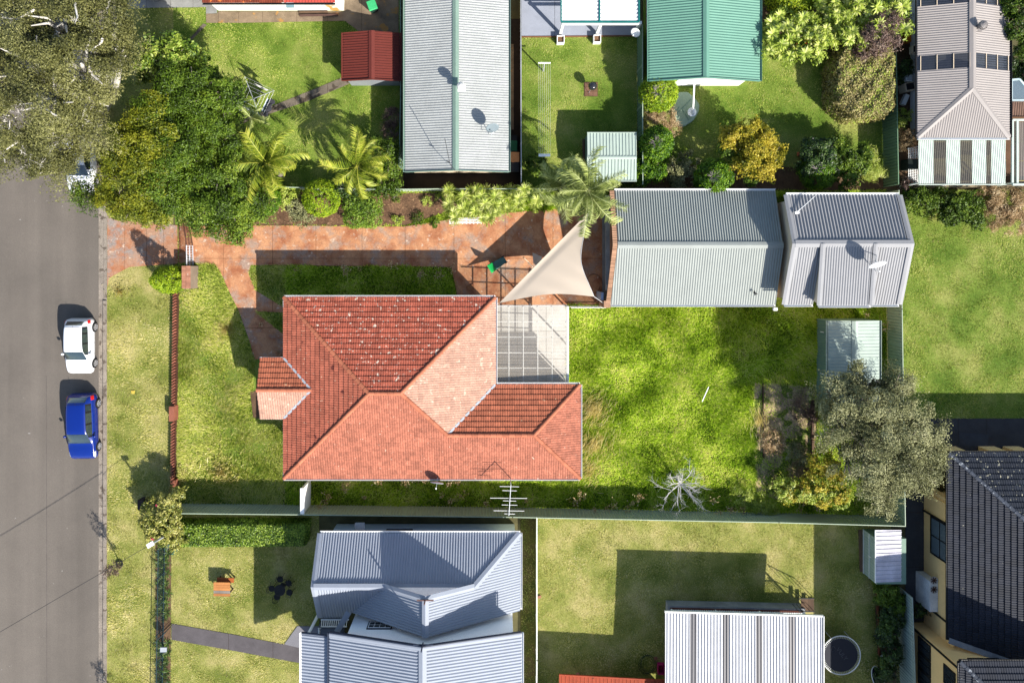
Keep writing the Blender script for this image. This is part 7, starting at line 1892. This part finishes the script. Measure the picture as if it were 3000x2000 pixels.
shrub('mid green bush with lime tips by the fence corner', (2490, 480), [(2470, 470, 1.8, 38, .8), (2510, 480, 1.7, 36, .8), (2480, 515, 1.6, 36, .7), (2520, 445, 1.5, 26, .6), (2450, 430, 1.6, 26, .6)], L_jac, 11000, (.15, .08), .32, seed=59)
shrub('spiky grass like shrub at the fence behind the lime tipped bush', (2550, 490), [(2545, 480, 1.0, 34, .5), (2565, 505, .9, 24, .5)], L_spiky, 2600, (.36, .02), .5, seed=60)
shrub('low olive shrub between clipped conifer and upright conifer', (1985, 520), [(1975, 500, 1.0, 34, .5), (2020, 480, 1.0, 34, .5), (1990, 530, .8, 28, .5), (2040, 520, .9, 24, .5)], L_olive, 5500, (.14, .06), .3, seed=61)
shrub('small bright shrub at the foot of the clothes line', (1568, 490), [(1570, 482, 1.0, 26, .7)], L_jac, 3200, (.14, .08), .25, seed=62)
# clipped cube shrub
def boxhedge(name, label, cat, px, z1, lm, n, leaf, seed, lump=.12, round_=.35, second=None):
    rng = np.random.default_rng(seed); pts = [Vector((*W2(*p), 0)) for p in px]; cx = sum((p for p in pts), Vector()) / len(pts)
    t = thing(name, label, cat, cx); P2 = [(p.x, p.y) for p in pts]; xs = [p[0] for p in P2]; ys_ = [p[1] for p in P2]
    out = []; nn = []
    while len(out) < n * .62:
        x_, y_ = rng.uniform(min(xs), max(xs)), rng.uniform(min(ys_), max(ys_))
        if inpoly((x_, y_), P2):
            dd = min(abs((P2[(i + 1) % len(P2)][0] - P2[i][0]) * (P2[i][1] - y_) - (P2[i][0] - x_) * (P2[(i + 1) % len(P2)][1] - P2[i][1])) / math.hypot(P2[(i + 1) % len(P2)][0] - P2[i][0], P2[(i + 1) % len(P2)][1] - P2[i][1]) for i in range(len(P2)))
            q = max(0, 1 - dd / round_); out.append((x_, y_, z1 - round_ * (1 - math.sqrt(max(0, 1 - q * q))) + lump * math.sin(x_ * 5.1) * math.sin(y_ * 4.3) + rng.normal() * .05)); nn.append((rng.normal() * .5, rng.normal() * .5, 1))
    per = []
    for i in range(len(P2)): per.append(math.hypot(P2[(i + 1) % len(P2)][0] - P2[i][0], P2[(i + 1) % len(P2)][1] - P2[i][1]))
    for k in range(int(n * .38)):
        i = rng.choice(len(P2), p=np.array(per) / sum(per)); f = rng.random(); a_, b_2 = P2[i], P2[(i + 1) % len(P2)]; x_ = a_[0] + (b_2[0] - a_[0]) * f; y_ = a_[1] + (b_2[1] - a_[1]) * f
        v_ = Vector((x_ - cx.x, y_ - cx.y, 0)).normalized(); j = rng.normal() * .06; out.append((x_ + v_.x * j, y_ + v_.y * j, rng.uniform(.05, z1 - .15))); nn.append((v_.x + rng.normal() * .5, v_.y + rng.normal() * .5, .3 + rng.normal() * .4))
    out = np.array(out); nn = np.array(nn); nn /= np.linalg.norm(nn, axis=1, keepdims=True)
    k_ = MB().prism([(cx.x + (p[0] - cx.x) * .88, cx.y + (p[1] - cx.y) * .88) for p in P2], 0, z1 - .22); k_.build('branches', mat('hedge_wood', C(60, 50, 34), .95, var=.4, bump=.6), t)
    leaf_mesh('foliage', out, nn, leaf[0], leaf[1], rng.uniform(0, 1, len(out)), lm, t, rng)
    return t
boxhedge('clipped_shrub', 'large square clipped shrub with brown and lime leaves beside the dark green fence', 'shrub', [(2432, 160), (2560, 150), (2572, 175), (2572, 330), (2545, 360), (2460, 362), (2410, 320), (2408, 210)], 2.1, L_brown, 22000, (.14, .09), 71, .14)
boxhedge('hedge', 'low broad green hedge between the south fence and the dry front lawn', 'hedge', [(538, 1516), (912, 1516), (904, 1580), (536, 1582)], 1.15, L_hedge, 30000, (.12, .07), 72, .05, .25)
plant('purple_tree', 'sparse purple brown twiggy tree beside the dark green fence', 'tree', (2560, 130), [(2590, 70, 3, 40, .8), (2560, 110, 3, 44, .9), (2600, 120, 2.8, 36, .8), (2540, 140, 2.4, 30, .7), (2620, 60, 2.8, 26, .7)], L_purp, 9000, (.15, .05), .35, .07, seed=73)
boxhedge('clipped_shrub', 'bright yellow-green clipped dome at the top edge', 'shrub', [(2238, -60), (2390, -60), (2380, 30), (2330, 56), (2270, 56), (2240, 20)], 1.9, L_cony, 14000, (.13, .05), 74, .12, .6)
shrub('speckled green shrub below the yellow-green dome', (2300, 110), [(2275, 95, 1.8, 40, .8), (2320, 120, 1.8, 36, .7), (2270, 140, 1.5, 30, .6)], L_gloss, 6500, (.15, .07), .3, seed=75)
shrub('overgrown ivy on the east side of the grey hipped roof', (2985, 60), [(2975, 20, 3, 40, .8), (2990, 80, 3, 44, .8), (3030, 130, 2.6, 50, .8), (3010, 30, 3, 50, .8)], L_jac, 13000, (.14, .09), .3, seed=76, name='climbing_plant')
shrub('dark bushes behind the ivy on the right edge', (2990, 190), [(2990, 180, 1.3, 40, .6), (3010, 215, 1.1, 40, .5)], L_dark, 5000, (.14, .08), .3, seed=77)
for k, (x_, y_) in enumerate(((2640, 60), (2650, 200), (2642, 345), (2660, 400), (2650, 545))):
    shrub(['green creeper at the top of the white house side yard', 'green creeper between orange tub and air conditioner', 'strap leafed plant beside the timber walk', 'dry vine at the foot of the white wall', 'dark red leafed plant at the end of the side yard'][k], (x_, y_), [(x_, y_, .7, 24, .5), (x_ - 8, y_ + 24, .5, 18, .4)], [L_dark, L_dark, L_spiky, L_dry, L_purp][k], 1800, (.15, .06), .25, seed=80 + k, name='side_plant', cat='plant')
plant('shrub_border', 'band of lime green shrubs along the top of the open lawn', 'shrub', (2740, 600), [(2670, 590, 1, 34, .7), (2710, 600, 1.1, 38, .7), (2760, 590, 1.1, 38, .7), (2800, 610, 1.1, 40, .7), (2840, 595, 1.0, 36, .6), (2690, 570, 1, 26, .6), (2780, 630, .8, 36, .5), (2850, 640, .8, 30, .5)], L_jac, 20000, (.15, .08), .3, .05, seed=86)
plant('dry_scrub', 'straw coloured dry scrub beside the lime green shrubs', 'shrub', (2940, 610), [(2900, 580, .8, 40, .5), (2950, 600, .9, 46, .5), (3000, 590, .8, 50, .5), (2920, 640, .7, 40, .5), (2970, 650, .7, 44, .4)], L_dry, 11000, (.26, .03), .4, .04, seed=87)
# conifer at the gate, camellia, saplings
plant('conifer', 'pointed bright green conifer beside the brick gate pillar', 'conifer', (520, 815), [(508, 818, .5, 40, .5), (490, 818, 1.3, 40, .7), (474, 820, 2.1, 30, .7), (462, 822, 2.8, 18, .6)], L_cony, 11000, (.11, .05), .18, .06, seed=91, shell=(.85, 1.0))
cm = plant('camellia_bush', 'yellow-green camellia bush with a few pink flowers at the fence corner', 'shrub', (500, 1500), [(455, 1490, 1.6, 36, .7), (500, 1470, 1.8, 34, .7), (450, 1530, 1.5, 34, .7), (490, 1520, 1.9, 40, .8), (500, 1560, 1.6, 36, .7), (465, 1560, 1.5, 34, .7), (520, 1580, 1.3, 26, .6), (515, 1455, 1.5, 24, .6)], L_mag, 12000, (.2, .08), .32, .07, seed=92)
for k, (x_, y_) in enumerate(((461, 1480), (474, 1502), (449, 1578))):
    rng = np.random.default_rng(k); c = np.array(W(x_, y_, 2.2 if k < 2 else 2.1)); P_ = c + rng.normal(size=(22, 3)) * .05; Nn = rng.normal(size=(22, 3)) + [0, 0, 1.5]; Nn /= np.linalg.norm(Nn, axis=1, keepdims=True); leaf_mesh('flower', P_, Nn, .11, .09, rng.random(22), L_pink, cm, rng)
def sapling(label, base, top, seed, lm=L_dark, n=900):
    rng = np.random.default_rng(seed); t = thing('sapling', label, 'tree', W(*base)); mb = MB(); A_ = W(*base); B_ = W(*top); mb.tube([A_, A_.lerp(B_, .5) + Vector((.04, .03, 0)), B_], [.03, .022, .012], 6)
    P_ = []
    for k in range(24):
        p = A_.lerp(B_, rng.uniform(.3, 1)); d = Vector((rng.normal(), rng.normal(), .5)).normalized(); e = p + d * rng.uniform(.25, .6); mb.tube([p, e], [.01, .004], 4); P_ += [np.array(p.lerp(e, rng.uniform(.4, 1.1))) + rng.normal(size=3) * .07 for _ in range(n // 24)]
    mb.build('trunk', M_bark, t); P_ = np.array(P_); Nn = rng.normal(size=P_.shape); Nn /= np.linalg.norm(Nn, axis=1, keepdims=True); leaf_mesh('crown', P_, Nn, .13, .035, rng.random(len(P_)), lm, t, rng)
sapling('thin reddish sapling standing in the black tyre ring on the verge', (352, 1650), (322, 1674, 2.6), 93, L_purp)
sapling('thin street sapling cut by the bottom edge of the verge', (352, 2075), (322, 2120, 2.6), 94, L_dark)
for k, (x_, y_, r_) in enumerate(((2595, 1730, 34), (2615, 1800, 34), (2600, 1850, 30), (2612, 1910, 30), (2590, 1960, 26), (2630, 1770, 26))):
    shrub(['lime leafed bush directly below the small white roofed shed', 'dark green bush in the middle of the mint fence bed', 'dark trailing bush behind the upper white ornament', 'dark bush between the two white ornaments', 'dark bush beside the lower white ornament', 'lime green bush reaching over the mint fence'][k], (x_ - 8, y_ - 6), [(x_, y_, .9, r_, .6), (x_ - 10, y_ + 16, .7, r_ * .8, .5)], L_jac if k in (0, 5) else L_dark, 4200, (.16, .07), .3, seed=100 + k)
shrub('climbing plant at the foot of the yellow house wall below the air conditioner', (2700, 1790), [(2698, 1785, .6, 18, .4), (2670, 1800, .3, 16, .2)], L_dark, 1500, (.1, .06), .2, seed=110)
# --- grey-green tree, yellow shrubs and weeds in the back corner
plant('grey_green_tree', 'wide grey-green leafed tree covering the back fence corner and green shed', 'tree', (2520, 1270), [(2440, 1150, 4.6, 46, 1), (2500, 1110, 4.4, 46, 1), (2560, 1110, 4.4, 44, .9), (2620, 1130, 4.6, 46, 1), (2455, 1210, 5, 50, 1.1), (2530, 1190, 5.2, 56, 1.1), (2610, 1200, 5.2, 54, 1.1), (2680, 1220, 4.8, 50, 1), (2430, 1270, 4.8, 34, .9), (2500, 1280, 5.4, 56, 1.2), (2580, 1290, 5.4, 56, 1.2), (2660, 1290, 5.2, 54, 1.1), (2720, 1280, 4.6, 40, .9), (2480, 1350, 5, 46, 1.1), (2550, 1370, 5.2, 54, 1.1), (2630, 1370, 5.2, 54, 1.1), (2700, 1350, 4.8, 46, 1), (2560, 1430, 4.6, 44, 1), (2620, 1430, 4.6, 40, .9), (2680, 1410, 4.5, 40, .9), (2575, 1480, 4, 30, .8), (2720, 1395, 4.2, 28, .8), (2730, 1330, 4.4, 30, .8)], L_olive, 86000, (.13, .05), .75, .2, seed=120)
plant('orange_yellow_bush', 'bushy yellow and orange leafed shrub under the grey-green tree', 'shrub', (2420, 1420), [(2400, 1350, 1.8, 36, .8), (2430, 1390, 2, 40, .8), (2390, 1410, 1.8, 36, .8), (2450, 1430, 1.9, 36, .7), (2350, 1430, 1.4, 32, .7), (2310, 1440, 1.2, 28, .6), (2410, 1450, 1.5, 36, .6)], L_autumn, 9500, (.17, .07), .36, .07, seed=121,
      second=([(2360, 1440, 1.5, 36, .6), (2420, 1420, 1.8, 40, .7), (2300, 1430, 1.3, 34, .6), (2460, 1450, 1.6, 34, .6)], L_spiky, 7000))
for k, (x_, y_) in enumerate(((2260, 1290), (2330, 1330), (2350, 1200), (2270, 1410), (2335, 1390), (2230, 1480), (2180, 1450))):
    shrub(['twiggy weed bush in the upper part of the weedy bed', 'twiggy weed bush against the sleepers of the weedy bed', 'dark weed at the corner of the mint green shed', 'green weed patch in the lower part of the weedy bed', 'brown weed bush at the orange and yellow shrub', 'lime weed clump near the south green fence', 'lime weed clump nearest the bare white tree'][k], (x_, y_), [(x_, y_, .45, 34, .35), (x_ + 22, y_ + 18, .4, 26, .3)], [L_dry, L_olive, L_purp, L_jac, L_dry, L_spiky, L_spiky][k], 1500, (.18, .03), .35, seed=130 + k, name='weed', cat='weed')
# bare white tree
bt = thing('bare_tree', 'small leafless tree with pale grey branches at the south green fence', 'tree', W(1985, 1400)); mb = MB(); rng = np.random.default_rng(7)
b0 = W(1985, 1402); mb.tube([b0, b0 + Vector((0, -.1, .7))], [.09, .08], 8)
for k in range(14):
    a_ = k * .45 + rng.uniform(-.15, .15); limbs(mb, b0 + Vector((0, -.1, .65)), (math.cos(a_) * 1.0, math.sin(a_) * 1.0 - .15, .75), 1.0 + .7 * ((k * 7) % 5) / 4, .034, 3, rng, .62, 3, .05)
mb.build('branches', mat('bare_branch', (.5, .48, .46, 1), .85, var=.1), bt)
# pale seed heads
sd = []
rng = np.random.default_rng(77)
def tuft(seed):
    rng = np.random.default_rng(seed); n = 46; d = rng.normal(size=(n, 3)); P_ = d * [.09, .09, .05]; Nn = rng.normal(size=(n, 3)); Nn /= np.linalg.norm(Nn, axis=1, keepdims=True)
    o = leaf_mesh('seed_head', P_, Nn, .09, .03, rng.random(n), L_dry, None, rng); me = o.data; bpy.data.objects.remove(o); return me
tf = [tuft(i) for i in range(4)]
heads = [(869, 789), (1008, 784), (1012, 798), (1053, 786), (1150, 779), (1228, 807), (1236, 796), (1285, 803), (1322, 786), (764, 950), (817, 1032), (1010, 1430), (1012, 1420), (1067, 1457), (1112, 1410), (1195, 1405), (1185, 1415), (1243, 1403), (960, 1455), (955, 1470), (1295, 1450), (1316, 1418), (1340, 1410), (1335, 1462), (1357, 1452), (1424, 1476), (1543, 1465), (1686, 1470), (1702, 1450), (1742, 1494), (1778, 1488), (1797, 1480), (1835, 1489), (1853, 1474), (1875, 1456), (2090, 1465), (2105, 1500), (2142, 1493), (2174, 1494), (2345, 1492), (2352, 1473), (2398, 1488), (2372, 1462), (2539, 925), (2597, 960), (1320, 1468), (935, 1482)]
for k, (x_, y_) in enumerate(heads):
    o = bpy.data.objects.new('seed_head', tf[k % 4]); o.location = W(x_, y_, .75); o.rotation_euler = (0, 0, k * 1.3); s_ = 1.2 + (k * 37 % 10) / 10; o.scale = (s_, s_, s_); link(o)
    tag(o, 'pale fluffy weed seed head standing in the long grass', 'weed', 'pale seed heads in the long grass')

# --- grass
def grassmat(name, cols, patch, pscale): return leafmat(name, cols, .3, patch, pscale, .15)
G_mown = grassmat('mown_blades', [K(66, 86, 20, .8), K(122, 146, 46, .9), K(158, 172, 72, .95), K(188, 188, 102, 1), K(212, 202, 140, 1)], .22, .35)
G_dry = grassmat('dry_blades', [K(80, 94, 30, .8), K(146, 150, 64, .95), K(184, 178, 96, 1), K(210, 198, 130, 1), K(230, 218, 170, 1)], .26, .5)
G_long = grassmat('long_blades', [K(44, 68, 10, .8), K(104, 142, 20, .95), K(164, 196, 40, 1), K(206, 224, 76, 1), K(224, 212, 136, 1)], .3, .45)
G_front = grassmat('front_blades', [K(60, 80, 16, .8), K(134, 154, 44, .95), K(174, 184, 74, 1), K(206, 202, 112, 1), K(222, 208, 150, 1)], .28, .4)
def grass(label, poly, dens, L, w, m, seed, tilt=(.5, 1.2), extra=None, zb=.01):
    rng = np.random.default_rng(seed); P2 = np.array([W2(*p) for p in poly]); A_ = abs(sum(P2[i][0] * P2[(i + 1) % len(P2)][1] - P2[(i + 1) % len(P2)][0] * P2[i][1] for i in range(len(P2)))) / 2
    mn = P2.min(0); mx = P2.max(0); bb = (mx[0] - mn[0]) * (mx[1] - mn[1]); n = int(dens * bb); X = rng.uniform(mn[0], mx[0], n); Y = rng.uniform(mn[1], mx[1], n)
    def ins(poly2):
        r = np.zeros(len(X), dtype=bool)
        for i in range(len(poly2)):
            x1, y1 = poly2[i]; x2, y2 = poly2[(i + 1) % len(poly2)]
            if y1 == y2: continue
            c = ((y1 > Y) != (y2 > Y)) & (X < (x2 - x1) * (Y - y1) / (y2 - y1) + x1); r ^= c
        return r
    keep = ins(P2)
    for hp in HARD: keep &= ~ins([W2(*p) for p in hp])
    X = X[keep]; Y = Y[keep]; n = len(X)
    th = 2.2 * np.sin(X * .55 + 1.3 * np.sin(Y * .4)) + 1.7 * np.cos(Y * .7 + X * .2) + rng.normal(size=n) * .9
    lump = .7 + .5 * np.sin(X * 1.9 + 2 * np.sin(Y * 1.3)) * np.sin(Y * 2.3 + X) + rng.uniform(-.3, .3, n)
    ti = rng.uniform(tilt[0], tilt[1], n); ln = L * np.clip(lump, .35, 1.4)
    dx = np.cos(th) * np.sin(ti) * ln; dy = np.sin(th) * np.sin(ti) * ln; dz = np.cos(ti) * ln + .01
    sx, sy = -np.sin(th) * w / 2, np.cos(th) * w / 2
    z = np.full(n, zb)
    V = np.stack([np.stack([X - sx, Y - sy, z], 1), np.stack([X + sx, Y + sy, z], 1), np.stack([X + dx, Y + dy, z + dz], 1)], 1).reshape(-1, 3)
    o = mesh_np('grass', V, np.arange(3 * n).reshape(-1, 3), m, None, np.clip(rng.normal(.5, .26, n), 0, 1)); tag(o, label, 'grass', kind='stuff'); return n
ng = 0
BED = [(2210, 1118), (2385, 1130), (2395, 1420), (2300, 1470), (2212, 1440)]; HARD.append(BED)
ng += grass('dry mown grass of the street verge', [(316, 640), (506, 640), (504, 2010), (316, 2010)], 330, .13, .028, G_dry, 1)
ng += grass('shaded grass of the verge under the trees', [(316, -20), (506, -20), (506, 640), (316, 640)], 120, .12, .03, G_mown, 2)
ng += grass('mown grass of the red shed lawn', [(508, -20), (1178, -20), (1178, 546), (508, 546)], 330, .09, .026, G_mown, 3)
ng += grass('knee high grass of the front yard', [(524, 560), (840, 560), (836, 1476), (516, 1474)], 620, .26, .03, G_front, 4)
ng += grass('grass along the driveway and side of the tiled house', [(836, 560), (1440, 560), (1440, 1484), (836, 1478)], 620, .28, .03, G_long, 5)
ng += grass('long lime green grass of the back yard', [(1440, 560), (2588, 560), (2606, 1508), (1440, 1484)], 760, .34, .032, G_long, 6, (.5, 1.25))
ng += grass('neat grass of the clothes line lawn', [(1528, 108), (1864, 106), (1864, 545), (1528, 545)], 340, .08, .024, G_mown, 7)
ng += grass('garden grass around the clipped shrubs', [(1886, 240), (2580, -20), (2584, 500), (1886, 500)], 300, .09, .026, G_mown, 8)
ng += grass('open grass of the right hand lot', [(2642, 560), (3060, 560), (3060, 1226), (2642, 1226)], 420, .10, .028, G_mown, 9)
ng += grass('dry grass of the south front lawn', [(506, 1500), (935, 1500), (935, 2010), (506, 2010)], 340, .09, .026, G_dry, 10)
ng += grass('thin grass of the mossy side strip', [(1526, 1490), (1566, 1490), (1566, 2010), (1526, 2010)], 160, .08, .03, G_mown, 11)
ng += grass('dry grass of the rear lawn', [(1576, 1492), (2604, 1512), (2650, 2010), (1576, 2010)], 340, .09, .026, G_dry, 12)
ng += grass('thin weeds of the bare back bed', [(2210, 1125), (2385, 1130), (2395, 1470), (2215, 1480)], 130, .22, .03, G_long, 13) if not HARD.remove(BED) else 0
# straw coloured wind-laid tussocks
L_straw = leafmat('straw_blades', [K(176, 164, 90, 1.1), K(220, 206, 140, 1.1), K(240, 228, 176, 1.1)], .3, .2, 1.0)
def straw(label, cx, cy, R, n, L, ang, seed, m=None):
    rng = np.random.default_rng(seed); c = W(cx, cy); r = R / S; a = rng.uniform(0, 6.28, n); q = np.abs(rng.normal(size=n)) * r * .6; X = c.x + np.cos(a) * q; Y = c.y + np.sin(a) * q; th = ang + rng.normal(size=n) * .35; ti = rng.uniform(.7, 1.35, n); ln = L * rng.uniform(.6, 1.2, n); w = .008
    P0 = np.stack([X, Y, np.full(n, .03)], 1); d = np.stack([np.cos(th) * np.sin(ti), np.sin(th) * np.sin(ti), np.cos(ti)], 1) * ln[:, None]; s = np.stack([-np.sin(th) * w, np.cos(th) * w, np.zeros(n)], 1)
    V = np.stack([P0 - s, P0 + s, P0 + d * .6 + s + [0, 0, .05], P0 + d], 1).reshape(-1, 3); o = mesh_np('dry_grass', V, np.arange(4 * n).reshape(-1, 4), m or L_straw, None, rng.random(n)); tag(o, label, 'grass', kind='stuff')
straw('straw tussock on the front lawn beside the path shadow', 655, 960, 40, 420, .5, -.9, 1)
straw('straw laid grass at the east wall of the tiled house', 1745, 1190, 50, 500, .7, -2.4, 2)
straw('straw laid grass below the east corner of the tiled house', 1745, 1290, 60, 500, .7, -2.2, 3)
straw('straw grass band along the south end of the front lawn', 640, 1385, 90, 500, .5, .3, 4)
straw('straw grass at the edge of the verge next to the driveway', 345, 850, 30, 180, .4, -.6, 5)
straw('straw patch at the south east house corner', 1730, 1370, 50, 300, .6, -2.6, 6)
straw('dry roots in the upper weedy bed', 2220, 1220, 40, 260, .5, -1.5, 7)
print('blades', ng)
